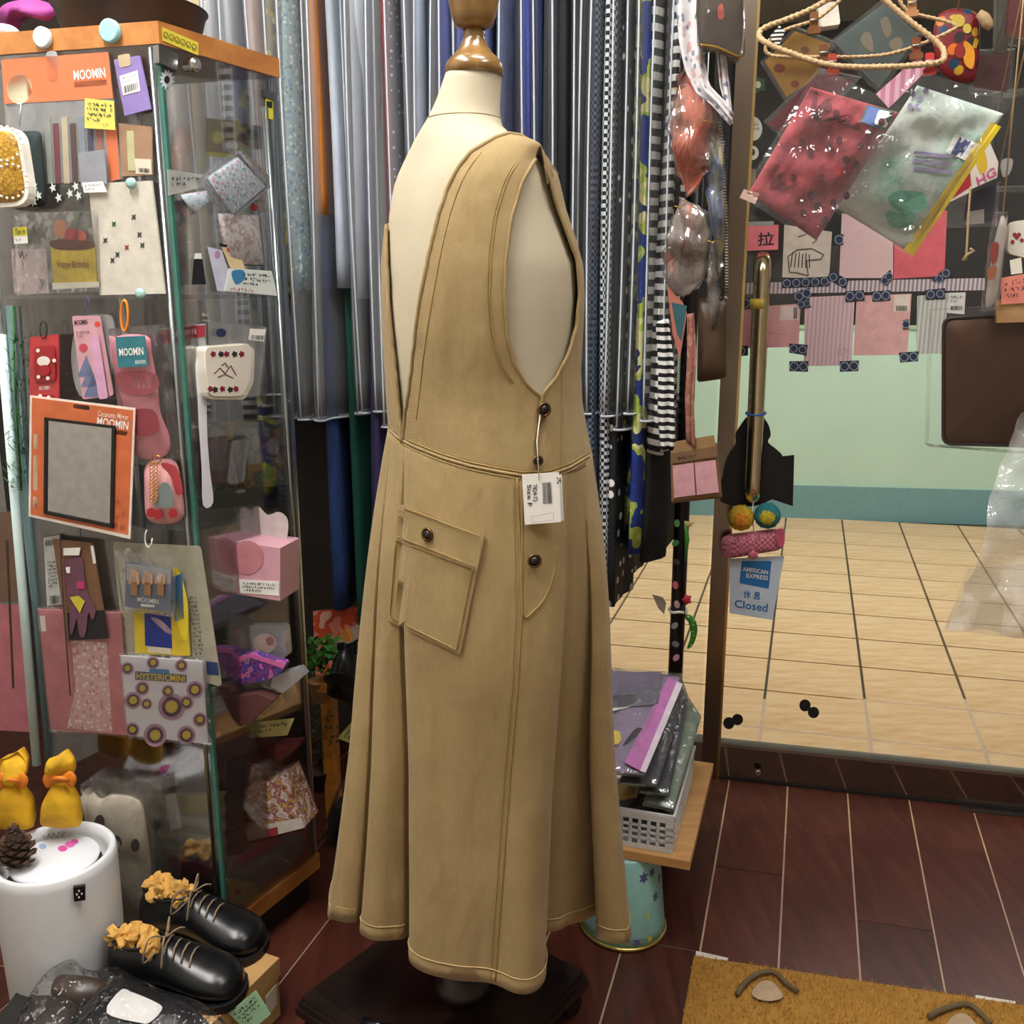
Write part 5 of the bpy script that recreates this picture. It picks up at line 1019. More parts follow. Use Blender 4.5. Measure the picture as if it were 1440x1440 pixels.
shoe(G(160, 1376, bz_), G(342, 1404, bz_), bz_, 'black leather lace-up shoe stuffed with tan paper, front one on the box', 1)
shoe(G(206, 1304, bz_), G(370, 1343, bz_), bz_, 'black leather lace-up shoe stuffed with tan paper, next to the cabinet base', 2)
# wrapped flat shoes at the very front
fz = HP(.10); FW2 = film(.99, .0, .06, 40, 1.4, .004, (1, 1, 1))
ws = empty('wrapped_shoes', G(160, 1430, 0), 'pair of black strap shoes lying in crinkled clear plastic on a dark box', 'shoes')
tilt = TP(G(160, 1375, .165), G(290, 1400, .155), G(120, 1470, .14))
puff('shoe_body', sm([(150, 1388), (168, 1376), (205, 1388), (255, 1410), (284, 1428), (300, 1480), (90, 1480), (110, 1440)]), tilt, 0, .02, C('17181b', .3), ws, back=1.0)
prism('insole', sm([(170, 1392), (188, 1396), (224, 1412), (226, 1422), (210, 1438), (196, 1438), (150, 1424)]), tilt, .022, .001, C('d8d6d2', .5, var=.02), ws)
puff('shoe_heel', sm([(72, 1388), (82, 1374), (108, 1374), (150, 1382), (140, 1400), (110, 1412), (76, 1404)]), tilt, .006, .018, C('3a2a20', .35), ws, back=1.2)
puff('second_shoe', sm([(40, 1420), (52, 1402), (100, 1406), (112, 1426), (90, 1470), (30, 1470)]), tilt, .004, .018, C('241a16', .35), ws, back=1.2)
prism('strap', [(96, 1438), (140, 1392), (160, 1384), (164, 1390), (146, 1402), (104, 1450)], tilt, .026, .004, C('111214', .25), ws)
puff('plastic_wrap', sm([(20, 1450), (40, 1404), (66, 1370), (100, 1352), (122, 1366), (170, 1370), (240, 1398), (300, 1424), (322, 1480), (20, 1480)]), tilt, .006, .035, FW2, ws, crump=.02, rings=8)
box('under_box', G(150, 1500, 0)+Z*.06, (.15, .07, .0595), C('1c1a1a', .6), label='low dark carton under the plastic-wrapped shoes', cat='box')
# ================================================================ behind: chair, plants, bag between cabinet and dress
CH = D(470, 1180, 1.98); SPL = PL((-.3, 2.0), U[:2])
OW = wood('oak', 'b06a1e', 'd48f38', .45, (8, 8, 40), .2)
ch = empty('wooden_stool', SPL.pt(480, 1190)-Z*SPL.pt(480, 1190).z, 'small orange-brown wooden stool half hidden behind the pinafore hem', 'stool')
for dx in (0, .26):
    for dy in (0, .24):
        p = SPL.pt(468, 1100)+U*dx+V*dy; q = Vector((p.x, p.y, .185)); obj('leg', *box_data(q, RAX, (.014, .014, .184)), OW, ch)
p = SPL.pt(468, 1100)+U*.13+V*.12; obj('seat', *box_data((p.x, p.y, .38), RAX, (.15, .145, .012)), OW, ch); obj('stretcher', *box_data((p.x, p.y-.12, .2), RAX, (.12, .008, .014)), OW, ch)
seat = p
obj('cardboard_box', *box_data((p.x-.02, p.y+.02, .43), RAX, (.11, .10, .037)), C('8d7a66', .7), label='beige box standing on the wooden stool', cat='box')
card('yellow_price_note', 'pale yellow handwritten note on a pack behind the pinafore', 'note', Q(474, 1038, 496, 1014, 512, 1024, 500, 1048), SPL.shift(.03), .0, C('d8d27a', .7), .0006, [('S', 3, 5, Q(478, 1036, 497, 1018, 508, 1026, 498, 1044), INK())])
hbm = C('0e1014', .3)
hbq = puff('black_handbag', sm([(462, 966), (470, 932), (482, 908), (494, 912), (506, 940), (512, 990), (490, 985), (470, 978)]), SPL.shift(.02), 0, .05, hbm, back=1.0, label='black domed leather handbag on the box behind the pinafore', cat='bag')
tube('handle', [SPL.pt(500, 920, .03), SPL.pt(500, 902, .03), SPL.pt(512, 895, .03), SPL.pt(524, 905, .03)], .004, hbm, hbq, 8); prism('flap', sm([(456, 952), (478, 946), (504, 956), (508, 970), (480, 966), (460, 962)]), SPL, .075, .004, C('1c1512', .3), hbq); prism('clasp', rnd(Q(474, 905, 484, 904, 484, 914, 474, 915)), SPL, .07, .006, hbm, hbq)
card('orange_poster', 'orange and pink printed board leaning at the back behind the handbag', 'poster', Q(440, 860, 530, 850, 534, 960, 444, 960), SPL, -.2, pattern('blotch', ('d8622c', 'e08a78', 'c84a24', 'e8b8a0'), 12, .6), .004)
card('wooden_horn', 'pale wooden pointed board behind the handbag', 'ornament', sm([(478, 920), (484, 885), (494, 905), (500, 940)]), SPL, -.05, OW, .015)
def bush(name, pts, lab, seed, hcol, size=.012, n=160):
    R = random.Random(seed); ds = []; cx, cy, rx, ry = pts; root = empty(name, SPL.pt(cx, cy+ry), lab, 'plant')
    for k in range(n):
        a = R.uniform(0, 6.28); r = math.sqrt(R.random()); p = SPL.pt(cx+rx*r*math.cos(a), cy+ry*r*math.sin(a), R.uniform(-.02, .03)); d = Vector((R.uniform(-1, 1), R.uniform(-1, 0), R.uniform(-.3, 1))).normalized()*size*R.uniform(.6, 1.3); s = d.orthogonal().normalized()*size*.22
        ds.append(([p, p+d*.5+s, p+d, p+d*.5-s], [(0, 1, 2, 3)]))
    obj('foliage', *merge(*ds), C(hcol, .6, var=.4), root, kind='stuff'); tube('stem', [SPL.pt(cx, cy+ry), SPL.pt(cx, cy)], .003, C('3a2c1c'), root, 6)
    return root
b_ = bush('potted_grass', (452, 922, 22, 24), 'small bright green grass plant between cabinet and handbag', 4, '3f7a2a', .03, 120); lathe('pot', SPL.pt(452, 985), [(.02, 0), (.028, .05), (.03, .05)], C('c8a878', .6), b_, 20)
b_ = bush('potted_shrub', (450, 1035, 26, 40), 'small dark green leafy plant beside the wooden stool', 6, '28401e', .011, 260); lathe('pot', SPL.pt(450, 1110), [(.02, 0), (.03, .05), (.032, .05)], C('3a2c24', .7), b_, 20)
card('film_bag_lump', 'crumpled clear bag with dark goods on the floor beside the stool', 'bag', sm([(462, 1180), (470, 1130), (500, 1110), (512, 1150), (506, 1180)]), SPL, .03, C('221c1a', .3), .004, puffy=.03, crump=.012, sleeve=Q(440, 1200, 478, 1100, 520, 1104, 510, 1190))
# ================================================================ right of the dress: tin, board, basket, packets
tz = .185; tin_c = (G(820, 1310)+G(945, 1318))/2; tin_c = G(876, 1300); tin_c.z = 0
TIN = pattern('blotch', ('8fbdb8', '8fbdb8', '93c0bc', '5a5c8a', '8cbab4'), 30, .3)
MINT = C('8cbcb6', .3, var=.05)
tin = empty('tin_bucket', tin_c, 'pale turquoise tin bucket turned upside down, with painted flowers, carrying the board', 'bucket')
lathe('bucket_wall', tin_c, [(.083, .004), (.082, .03), (.068, tz-.003), (.066, tz)], MINT, tin, 48); tube('rim', [tin_c+Vector((.084*math.cos(a), .084*math.sin(a), .005)) for a in [k*math.pi/18 for k in range(36)]], .004, metal('gold_rim', 'c8b46a', .3), tin, 8, True)
for a, z, h, r in ((-1.15, .15, '4f5088', .011), (-.75, .10, '4f5088', .010), (-1.05, .07, 'b8c83c', .010), (-.62, .05, '4f5088', .009), (-1.7, .05, 'c8b83c', .010), (-.85, .155, '3f4070', .008), (-1.35, .02, '5a5c94', .009), (-1.0, .02, 'c8b83c', .008), (-.5, .13, '4f5088', .009)):
    rr = .083-.016*(z/tz)+.0012; c = tin_c+Vector((rr*math.cos(a), rr*math.sin(a), z)); n_ = Vector((math.cos(a), math.sin(a), .09)).normalized(); s_ = Vector((-math.sin(a), math.cos(a), 0)); t_ = n_.cross(s_)
    obj('painted_flower', *prism_data([c+s_*(r*(1 if k % 2 else .5)*math.cos(k*math.pi/6))+t_*(r*1.25*(1 if k % 2 else .5)*math.sin(k*math.pi/6)) for k in range(12)], n_, .0008), C(h, .4), tin)
bd0 = G(970, 1222, .19); bd1 = G(1003, 1082, .19); bv = (bd1-bd0).normalized(); bu = Vector((-bv.y, bv.x, 0))
if bu.x > 0: bu = -bu
LW = wood('pale_board', 'b8854c', 'd4a66c', .5, (4, 30, 30), .1)
board = obj('wooden_board', *prism_data([Vector((p.x, p.y, .205)) for p in (bd0, bd1, bd1+bu*.34, bd0+bu*.34)], Z, .018), LW, label='pale wooden board laid on the turquoise bucket, carrying the basket', cat='board')
bpl = empty('brick_support', bd1+bu*.2-bv*.05, 'dark block holding up the back of the pale board', 'block'); bpl.location.z = 0; WL[bpl.name] = Vector((bpl.location.x, bpl.location.y, 0)); q = WL[bpl.name]; obj('block_body', *box_data((q.x, q.y, .094), (bu, bv, Z), (.1, .04, .0935)), C('2a2420', .7), bpl)
# basket with square holes
k0 = G(946, 1200, .206); k1 = k0+bv*.30; kw = .20; kh = .075
bas = empty('plastic_basket', k0+bu*kw/2+bv*.15, 'white plastic basket with square holes on the pale board', 'basket')
BW = C('d6d8da', .4, var=.03)
def lattice(a, d, L, nx, par):
    ds = []; nrm = Vector((d.y, -d.x, 0)); z0 = .206
    def bar(u0, u1, v0, v1): ds.append(prism_data([a+d*u0+Z*(v0), a+d*u1+Z*(v0), a+d*u1+Z*(v1), a+d*u0+Z*(v1)], nrm, .003))
    A_ = Vector((a.x, a.y, 0)); mg = .012; hw = (L-2*mg)/nx
    zs = [.206, .214] + [.214+i*.0145 for i in range(1, 5)]
    a.z = 0
    bar(0, L, .206, .216); bar(0, L, .268, .281)
    for i in range(1, 4): bar(0, L, .216+i*.013-.0025, .216+i*.013+.0025)
    for i in range(nx+1): bar(max(0, mg+i*hw-.003) if i else 0, mg+i*hw+.003 if i < nx else L, .2165, .2675)
    obj('side_lattice', *merge(*ds), BW, par)
lattice(k0.copy(), bu, kw, 10, bas); lattice(k0.copy(), bv, .30, 16, bas); lattice(k1.copy(), bu, kw, 10, bas); lattice((k0+bu*kw).copy(), bv, .30, 16, bas)
obj('basket_floor', *prism_data([Vector((p.x, p.y, .209)) for p in (k0, k1, k1+bu*kw, k0+bu*kw)], Z, .003), BW, bas)
tube('basket_rim', [Vector((p.x, p.y, .282)) for p in (k0, k1, k1+bu*kw, k0+bu*kw)], .004, BW, bas, 8, True)
# packets in and over the basket
FP = film(.95, .05, .1, 30, .8, .05, (1, 1, 1))
def packet(poly, z, tilt, m, lab, th=.006, parts=(), puffy=.008):
    a = [G(x, y, z) for x, y in poly]; c = sum(a, Vector())/len(a); pl = TP(c, c+bu*.1, c+bv*.1+Z*.1*tilt)
    o = puff('clothing_packet', sm(poly, 3) if len(poly) > 4 else rnd(poly, .08), pl, 0, puffy, m, crump=.006, back=.8, label=lab, cat='packet', group='packets on the basket')
    for n_, pq, mm in parts: prism(n_, pq, pl, puffy+.004, .001, mm, o)
    puff('plastic_sleeve', rnd([(x+(x-sum(p[0] for p in poly)/len(poly))*.05, y+(y-sum(p[1] for p in poly)/len(poly))*.05) for x, y in poly], .05), pl, .001, puffy+.006, FP, o, crump=.006, back=.6)
    return o
for i, (h, zz) in enumerate((('1f2a24', .225), ('15181c', .237), ('20262c', .249), ('26241f', .262))):
    packet([(868, 1150), (940, 1148), (962, 1085), (880, 1085)], zz, 0, C(h, .6), ['dark green packed garment at the bottom of the basket', 'black packed garment low in the basket', 'dark slate packed garment in the middle of the basket', 'dark olive packed garment near the basket rim'][i])
packet([(862, 1128), (896, 1120), (900, 1096), (864, 1098)], .285, 0, C('b08a28', .6), 'mustard packed garment corner sticking out at the basket front')
packet([(905, 1130), (948, 1138), (985, 1010), (968, 985)], .33, .25, C('7f9280', .4), 'grey-green packed garment at the outer side of the pile')
packet([(900, 1112), (940, 1118), (968, 985), (958, 958)], .36, .25, C('23263a', .5), 'navy packed garment under the charcoal one')
packet([(870, 1100), (925, 1105), (962, 975), (950, 958)], .385, .25, C('3a3c44', .5), 'charcoal packed garment under the lilac one')
pk_ = packet([(850, 1085), (906, 1090), (958, 950), (860, 942)], .415, .22, C('8f7f98', .5), 'lilac packed garment on top of the pile, with a paper label', parts=[('lilac_stripe', [(878, 1072), (900, 1084), (952, 958), (940, 952)], C('b873ae', .5)), ('white_edge', [(900, 1084), (908, 1086), (960, 962), (952, 958)], C('d8ccd8')), ('grey_cloth', [(858, 946), (930, 944), (926, 990), (858, 996)], C('6a6474', .6)), ('paper_label', [(858, 978), (892, 974), (902, 986), (880, 996), (858, 1000)], C('d8d4cc')), ('yellow_disc', ell(866, 1037, 8, 10), C('d8bc5a')), ('dark_strap', sm([(876, 1048), (892, 1026), (904, 1024), (892, 1036)]), C('1c1818'))])
# frog ornament on the rack post
fpl = PL(PB[:2], (1, 0)); FG = pattern('dots', ('2d7a2a', '8fc05a'), 90, .3)
fr = empty('frog_ornament', fpl.pt(968, 915, .03), 'long green spotted frog ornament dangling beside the rack post', 'ornament')
tube('body', [fpl.pt(x, y, .03) for x, y in sm([(964, 866), (972, 872), (976, 886), (973, 902), (967, 912)], 4, False)], [.005, .006, .007, .0075, .008, .0085, .0085, .0085, .008, .0075, .007, .0065, .006, .0055, .005, .003, .002][:17], FG, fr, 10)
tube('upper_leg', [fpl.pt(963, 790, .02), fpl.pt(966, 760, .02), fpl.pt(964, 735, .02)], [.002, .006, .004], C('3f8a34', .3), fr, 8); tube('string', [fpl.pt(964, 735, .02), fpl.pt(962, 800, .025), fpl.pt(963, 866, .03)], .0009, INK(), fr, 5)
puff('beak', [(962, 732), (976, 735), (972, 740), (964, 742)], fpl, .022, .006, C('c8b878', .4), fr); puff('red_flower', [(966+(8 if k % 2 else 5)*math.cos(k*math.pi/5), 843+(9 if k % 2 else 6)*math.sin(k*math.pi/5)) for k in range(10)], fpl, .032, .006, C('b0283a', .5), fr)
card('bird_clip', 'beige paper bird shape clipped to the rack post', 'ornament', [(917, 836), (932, 840), (937, 848), (934, 864), (926, 856)], fpl, .022, C('9a9080', .6), .002)
# ================================================================ things hanging at the end of the rack
HK = PL(D(985, 412, 1.84), (1, -.2))
SCF = pattern('floral', ('d8d4d6', 'e0dcdc', '7d8a9a', 'c8a8a8', 'e4e0e0'), 90, .7)
def ribbon_cloth(name, L_, R_c, pl, off, wav, m, lab, cat, n=24, k=10):
    a = sample(L_, n); b = sample(R_c, n); vs = []; fs = []
    for (x0, y0), (x1, y1) in zip(a, b):
        for j in range(k+1):
            t = j/k; vs.append(pl.pt(x0+(x1-x0)*t, y0+(y1-y0)*t, off+wav*math.sin(t*math.pi*3+y0*.02)))
    fs = [(i*(k+1)+j, i*(k+1)+j+1, (i+1)*(k+1)+j+1, (i+1)*(k+1)+j) for i in range(n-1) for j in range(k)]
    o = obj(name, vs, fs, m, smooth=True, label=lab, cat=cat); md = o.modifiers.new('t', 'SOLIDIFY'); md.thickness = .002; return o
ribbon_cloth('flower_scarf', [(948, -20), (955, 60), (965, 100), (980, 130), (1000, 145), (1028, 176)], [(990, -20), (994, 40), (992, 90), (996, 120), (1015, 140), (1031, 160)], HK, .03, .008, SCF, 'white scarf with tiny flowers draped at the end of the rack', 'scarf')
ribbon_cloth('flower_scarf', [(1002, 20), (1008, 80), (1012, 120), (1024, 168)], [(1018, 20), (1020, 80), (1026, 120), (1031, 174)], HK, .012, .005, SCF, 'tail of a white flowered scarf behind the gold-edged bag', 'scarf')
bg = card('gold_edged_bag', 'dark brown bag with a curved gold lower edge, hanging at the top', 'bag', sm([(984, -20), (984, 62), (1010, 66), (1040, 80), (1040, -20)]), HK, .05, C('4a3c30', .4), .03, [('coral_figure', sm([(1010, 10), (1016, 6), (1018, 24), (1010, 26)]), C('c85a40'))])
tube('gold_edge', [HK.pt(x, y, .053) for x, y in sm([(984, 63), (1010, 67), (1040, 81)], 4, False)], .0028, metal('gold', 'c9a24a', .25), bg, 6)
puff('plastic_sleeve', rnd(Q(980, -20, 1046, -20, 1048, 84, 980, 70)), HK, .052, .012, CLEAR, bg)
AMB = film(.92, .04, .08, 22, .8, .05, (1, 1, .5))
def leafpack(poly, lab, cols, off, seed):
    xs = [p[0] for p in poly]; poly = sample(list(poly)+[poly[0]], 25)[:-1]; o = puff('gathered_packet', poly, HK, off, .012, pattern('soft', cols, 26, .45, .4, stretch=(1, 1, .3)), crump=.02, back=1, rings=7, label=lab, cat='packet', group='gathered packets')
    for f_ in o.data.polygons: f_.use_smooth = False
    puff('plastic_sleeve', [(x+(x-sum(xs)/len(xs))*.14+(3 if q_ % 2 else -2), y+(2 if q_ % 3 else -4)) for q_, (x, y) in enumerate(poly)], HK, off+.004, .016, AMB, o, crump=.022, back=.5, rings=7)
    for f_ in o.children[-1].data.polygons: f_.use_smooth = False
    tube('twist_tie', [HK.pt(poly[-1][0]-6, poly[-1][1]-4, off+.03), HK.pt(poly[-1][0]+3, poly[-1][1], off+.032), HK.pt(poly[-1][0]+12, poly[-1][1]-6, off+.03)], .001, metal('gold', 'c9a24a', .25), o, 5); return o
leafpack([(955, 110), (966, 90), (1000, 120), (1012, 190), (990, 250), (968, 278), (946, 220), (942, 170)], 'coral and brown packet gathered in clear film, top of the hanging string', ('a8452c', 'd8704c', '5a3424', 'e8a870'), .01, 1)
leafpack([(958, 280), (985, 290), (1000, 330), (990, 390), (965, 420), (938, 400), (934, 360), (945, 310)], 'orange and grey packet gathered in clear film, below the coral one', ('e08060', '7a6a60', 'a89484', '4a3c38'), .012, 2)
leafpack([(990, 150), (1012, 170), (1018, 230), (1020, 330), (1010, 400), (1000, 340), (992, 240)], 'yellow and blue leafy packet in clear film beside the bronze post', ('8a8a34', '34508a', 'c8b44a', '5a5444'), .004, 3)
leafpack([(1000, 330), (1010, 380), (1010, 440), (1000, 465), (994, 400)], 'long grey packet in clear film with a pointed foot', ('6a625a', '8a7c6c', '4a4038'), .016, 4)
lp = card('slim_gift_packet', 'teal and coral pointed packet in clear film under the orange one', 'packet', [(938, 402), (960, 425), (966, 440), (956, 506), (946, 470)], HK, .014, C('b06a5a', .4), .003, [('teal_panel', [(944, 425), (966, 430), (958, 480), (952, 470)], C('2c5a64'))])
ribbon_cloth('pink_key_strap', [(966, 442), (966, 500), (964, 560), (966, 620)], [(976, 440), (980, 500), (976, 560), (977, 630)], HK, .0195, .002, pattern('soft', ('c07a80', '8a5a44', 'd8a0a0'), 40), 'dusty pink woven strap holding the sock carton', 'strap')
ribbon_cloth('striped_cuff', [(922, 455), (926, 520), (926, 580), (930, 635)], [(940, 445), (948, 510), (948, 570), (949, 632)], HK, .0, .006, pattern('stripe', ('e8e8e4', '101012'), 20, .8), 'black and white striped knitted cuff at the rail end', 'cuff')
lbag = puff('leather_pouch', rnd(Q(982, 420, 1024, 416, 1022, 532, 980, 538), .15, 4), HK, -.01, .025, C('4a3626', .45), back=1, label='dark brown leather pouch hanging by the bronze post', cat='pouch')
tube('pouch_loop', [HK.pt(1010+8*math.cos(a), 412+12*math.sin(a), .0) for a in [k*math.pi/6 for k in range(12)]], .0016, INK(), lbag, 6, True)
tube('braided_cord', [HK.pt(x, y, .006) for x, y in sm([(1012, 150), (1016, 220), (1021, 320), (1022, 410)], 5, False)], .0032, pattern('stripe', ('15120f', 'a89a84'), 60, .7), None, label='black and white braided cord hanging along the bronze post', cat='cord')
skb = puff('sock_carton', rnd(Q(943, 634, 1008, 622, 1016, 700, 944, 708), .04), HK, .012, .004, C('8a6a48', .7), back=4, rings=3, label='kraft carton with a pair of pink socks showing through its window', cat='carton')
prism('hanger_tab', Q(950, 621, 1004, 612, 1008, 632, 944, 646), HK, .018, .002, C('9a7850', .7), skb); prism('header_band', Q(943, 638, 1008, 627, 1009, 642, 943, 652), HK, .0185, .0008, C('7d5f40', .7), skb)
lettering('JUST PINK SOCKS', Q(950, 644, 1001, 635, 1002, 640, 950, 649), HK, .0195, INK(), skb) if False else strokes(scrawl(1, 14, 3), Q(948, 642, 1003, 633, 1004, 641, 948, 650), HK, .0195, 1.0, INK(), skb)
for q in (Q(946, 655, 975, 651, 978, 696, 948, 700), Q(977, 651, 1006, 647, 1011, 692, 980, 696)):
    s_ = prism('sock_window', q, HK, .0185, .0008, C('d4a0a8', .8), skb)
# ================================================================ door: handle, hanging signs, cards on the glass
BRS = metal('polished_brass_steel', 'd8c8a4', .2)
ho = .055
tube('handle', [DP.pt(1074, 372, .004), DP.pt(1073, 366, ho*.6), DP.pt(1072, 372, ho)] + [DP.pt(1072-14*k/10, 385+300*k/10, ho) for k in range(11)] + [DP.pt(1058, 694, ho), DP.pt(1058, 697, ho*.6), DP.pt(1059, 692, .004)], .0195, BRS, door, 20)
tube('handle_collar', [DP.pt(1068, 420, ho), DP.pt(1067.4, 434, ho)], .021, C('c8a83c', .5), door, 20)
blk = prism('black_cutout_sign', sm([(1014, 706), (1016, 670), (1022, 645), (1034, 625), (1034, 612), (1040, 600), (1052, 585), (1068, 583), (1080, 596), (1084, 612), (1080, 622), (1094, 634), (1102, 648), (1104, 706), (1092, 700), (1060, 712)], 3), DP, .03, .004, C('120e0d', .7), label='black fabric cut-out tied behind the door handle, seen from its back', cat='sign')
prism('side_flap', [(1078, 644), (1117, 640), (1115, 712), (1074, 698)], DP, .028, .003, C('120e0d', .7), blk)
tube('blue_tie', [DP.pt(1063+14*math.cos(a), 581+3*math.sin(a), ho+.02*math.sin(a)) for a in [k*math.pi/8 for k in range(16)]], .0025, C('2a5ab0', .4), blk, 6, True)
def pompom(cx, cy, r, c1, c2, lab):
    c = DP.pt(cx, cy, .06); bm = bmesh.new(); bmesh.ops.create_icosphere(bm, subdivisions=4, radius=r)
    for v in bm.verts: v.co *= 1+.10*noise.noise(v.co*260)
    o = obj('pompom', [c+v.co for v in bm.verts], [tuple(v.index for v in f.verts) for f in bm.faces], C(c1, .9, var=.4, scale=120, bmp=.8), smooth=True, label=lab, cat='pompom'); bm.clear()
    bmesh.ops.create_icosphere(bm, subdivisions=3, radius=r*.66)
    for v in bm.verts: v.co *= 1+.12*noise.noise(v.co*300)
    obj('centre', [c+DP.n*r*.5+v.co for v in bm.verts], [tuple(v.index for v in f.verts) for f in bm.faces], C(c2, .9, var=.4, scale=120, bmp=.8), o, smooth=True); bm.free(); return o
pompom(1042, 728, .031, 'c8a42a', 'd88a24', 'yellow and orange wool pompom hanging from the door handle'); pompom(1079, 725, .031, '2f8088', 'c8b42c', 'teal wool pompom with yellow centre hanging from the door handle')
cr = puff('crochet_pouch', rnd(Q(1011, 754, 1103, 743, 1104, 772, 1014, 787), .45, 5), DP, .055, .026, pattern('check', ('d88a9a', 'a85468'), 150, .9, .8), back=1, label='pink crocheted tube pouch hanging across the door handle foot', cat='pouch')
puff('crochet_flower', [(1059+(9 if k % 2 else 6)*math.cos(k*math.pi/6), 780+(8 if k % 2 else 5)*math.sin(k*math.pi/6)) for k in range(12)], DP, .08, .006, C('c86a80', .9), cr); prism('cuff', sm([(1090, 748), (1102, 744), (1103, 764), (1096, 768)]), DP, .083, .002, C('c0566c', .9), cr)
tube('string', [DP.pt(1060, 700, .055), DP.pt(1058, 720, .06), DP.pt(1060, 750, .062)], .0015, W_, cr, 5)
BLU = C('1f74b8', .45, var=.03)
card('closed_sign', 'white plastic hanging sign with a blue square reading Closed', 'sign', Q(1026, 786, 1103, 782, 1086, 872, 1026, 862), DP, .05, C('c9d8e8', .4, var=.03), .003, [('blue_square', Q(1043, 789, 1085, 789, 1081, 828, 1040, 820), BLU), ('T', 'AMERICAN', Q(1045, 797, 1080, 802, 1080, 808, 1044, 803), W_), ('T', 'EXPRESS', Q(1050, 806, 1080, 810, 1080, 816, 1049, 812), W_), ('T', '休 息', Q(1046, 830, 1070, 832, 1069, 844, 1045, 841), BLU), ('T', 'Closed', Q(1033, 843, 1080, 849, 1079, 861, 1033, 854), BLU)])
card('pull_sign', 'coral pink door sign with the character for pull', 'sign', Q(1039, 318, 1095, 316, 1094, 351, 1038, 353), DP, .006, C('d8727a', .6), .001, [('grey_backing', Q(1044, 312, 1088, 311, 1088, 317, 1044, 318), C('8a9290')), ('T', '拉', Q(1066, 327, 1089, 326, 1088, 345, 1065, 346), INK())])
NAV = pattern('dots', ('1c2436', '3a4860'), 60, .5)
TLAB = ['navy ring tape along the foot of the tiger card', 'navy ring tape piece between tiger card and plain pink card', 'navy ring tape piece between pink and coral cards', 'navy ring tape piece at the foot of the coral card', 'navy ring tape above the pleated mauve envelope, touching the striped tape', 'short navy ring tape just under the other piece over the mauve envelope',
 'navy ring tape on the upper corner of the rose envelope', 'navy ring tape joining the tops of the mauve and peach envelopes', 'navy ring tape at the top middle of the peach envelope', 'navy ring tape at the top of the grey pleated envelope', 'navy ring tape on the lower corner of the rose envelope by the bronze post', 'navy ring tape on the lower corner of the rose envelope by the mauve one', 'navy ring tape at the lower corner of the mauve envelope, near the rose one', 'navy ring tape at the lower corner of the mauve envelope, near the peach one', 'navy ring tape at the lower corner of the peach envelope', 'tiny navy tape piece on the edge of the peach envelope', 'small navy ring tape on the upper edge of the tiger card']
def tape(quad, i):
    o = prism('washi_tape', quad, DP, .0035+.0003*(i % 4), .0004, C('1b2234', .6), label=TLAB[i], cat='tape', group='navy ring tape pieces')
    (ax, ay), (bx, by), (cx, cy), (dx, dy) = quad; hh = math.hypot(dx-ax, dy-ay); nn = max(1, round(math.hypot(bx-ax, by-ay)/hh))
    for k in range(nn):
        mx_, my_ = bil(quad, (k+.5)/nn, .5)
        prism('ring', ell(mx_, my_, hh*.43, hh*.43, 14), DP, .0045, .0003, C('9aa4b4', .6), o); prism('ring_centre', ell(mx_, my_, hh*.35, hh*.35, 12), DP, .0049, .0003, C('26304a', .6), o)
strip = prism('patterned_tape', Q(1028, 398, 1385, 391, 1385, 408, 1028, 414), DP, .002, .0004, pattern('stripe', ('8a7c88', 'd0c4c4'), 36, .6, axis=(1, 1, 0)), label='long pale tape with slanted stripes across the door glass', cat='tape')
for i, q in enumerate((Q(1100, 392, 1166, 389, 1166, 402, 1100, 405), Q(1168, 380, 1194, 394, 1189, 406, 1163, 392), Q(1236, 394, 1252, 379, 1256, 392, 1246, 402), Q(1310, 394, 1330, 376, 1340, 384, 1322, 398), Q(1116, 412, 1138, 404, 1142, 416, 1120, 426), Q(1120, 424, 1138, 420, 1140, 432, 1124, 434), Q(1030, 420, 1055, 419, 1055, 434, 1030, 434), Q(1188, 410, 1215, 408, 1216, 422, 1189, 424), Q(1226, 410, 1252, 408, 1252, 422, 1227, 424), Q(1302, 408, 1329, 405, 1329, 420, 1302, 421), Q(1032, 487, 1052, 486, 1052, 500, 1032, 501), Q(1110, 483, 1136, 485, 1134, 500, 1110, 496), Q(1110, 508, 1137, 508, 1136, 523, 1110, 522), Q(1181, 508, 1208, 507, 1207, 522, 1181, 523), Q(1264, 496, 1292, 494, 1291, 508, 1266, 510), Q(1270, 450, 1278, 449, 1278, 462, 1270, 463), Q(1174, 330, 1186, 329, 1186, 344, 1174, 345))): tape(q, i)
PK = C('cf9a9e', .55, var=.04); PKP = C('d8b8b8', .55, var=.04)
def letter(poly, m, lab, parts=(), off=.0012): card('greeting_card', lab, 'card', poly, DP, off, m, .0008, parts, group='cards taped to the door glass')
letter(Q(1103, 316, 1170, 326, 1166, 392, 1100, 390), C('c8bcae', .6), 'cream card with a tiger drawing taped on the door glass', [('L', [[(.15, .9), (.1, .6), (.3, .45), (.6, .4), (.85, .5), (.8, .6), (.5, .65), (.55, .95), (.3, .9), (.15, .9)]]+[[(.2+.07*k, .5+.02*(k % 2)), (.17+.08*k, .8)] for k in range(6)]+[[(.3, .2), (.5, .1), (.7, .2), (.6, .3)]], Q(1103, 316, 1170, 326, 1166, 392, 1100, 390), C('4a4440'), 1.5)])
letter(Q(1184, 300, 1256, 316, 1256, 391, 1180, 391), PKP, 'plain pale pink card taped above the striped tape')
letter(Q(1258, 300, 1332, 296, 1328, 388, 1257, 392), C('d4616a', .5), 'plain coral red card taped above the striped tape')
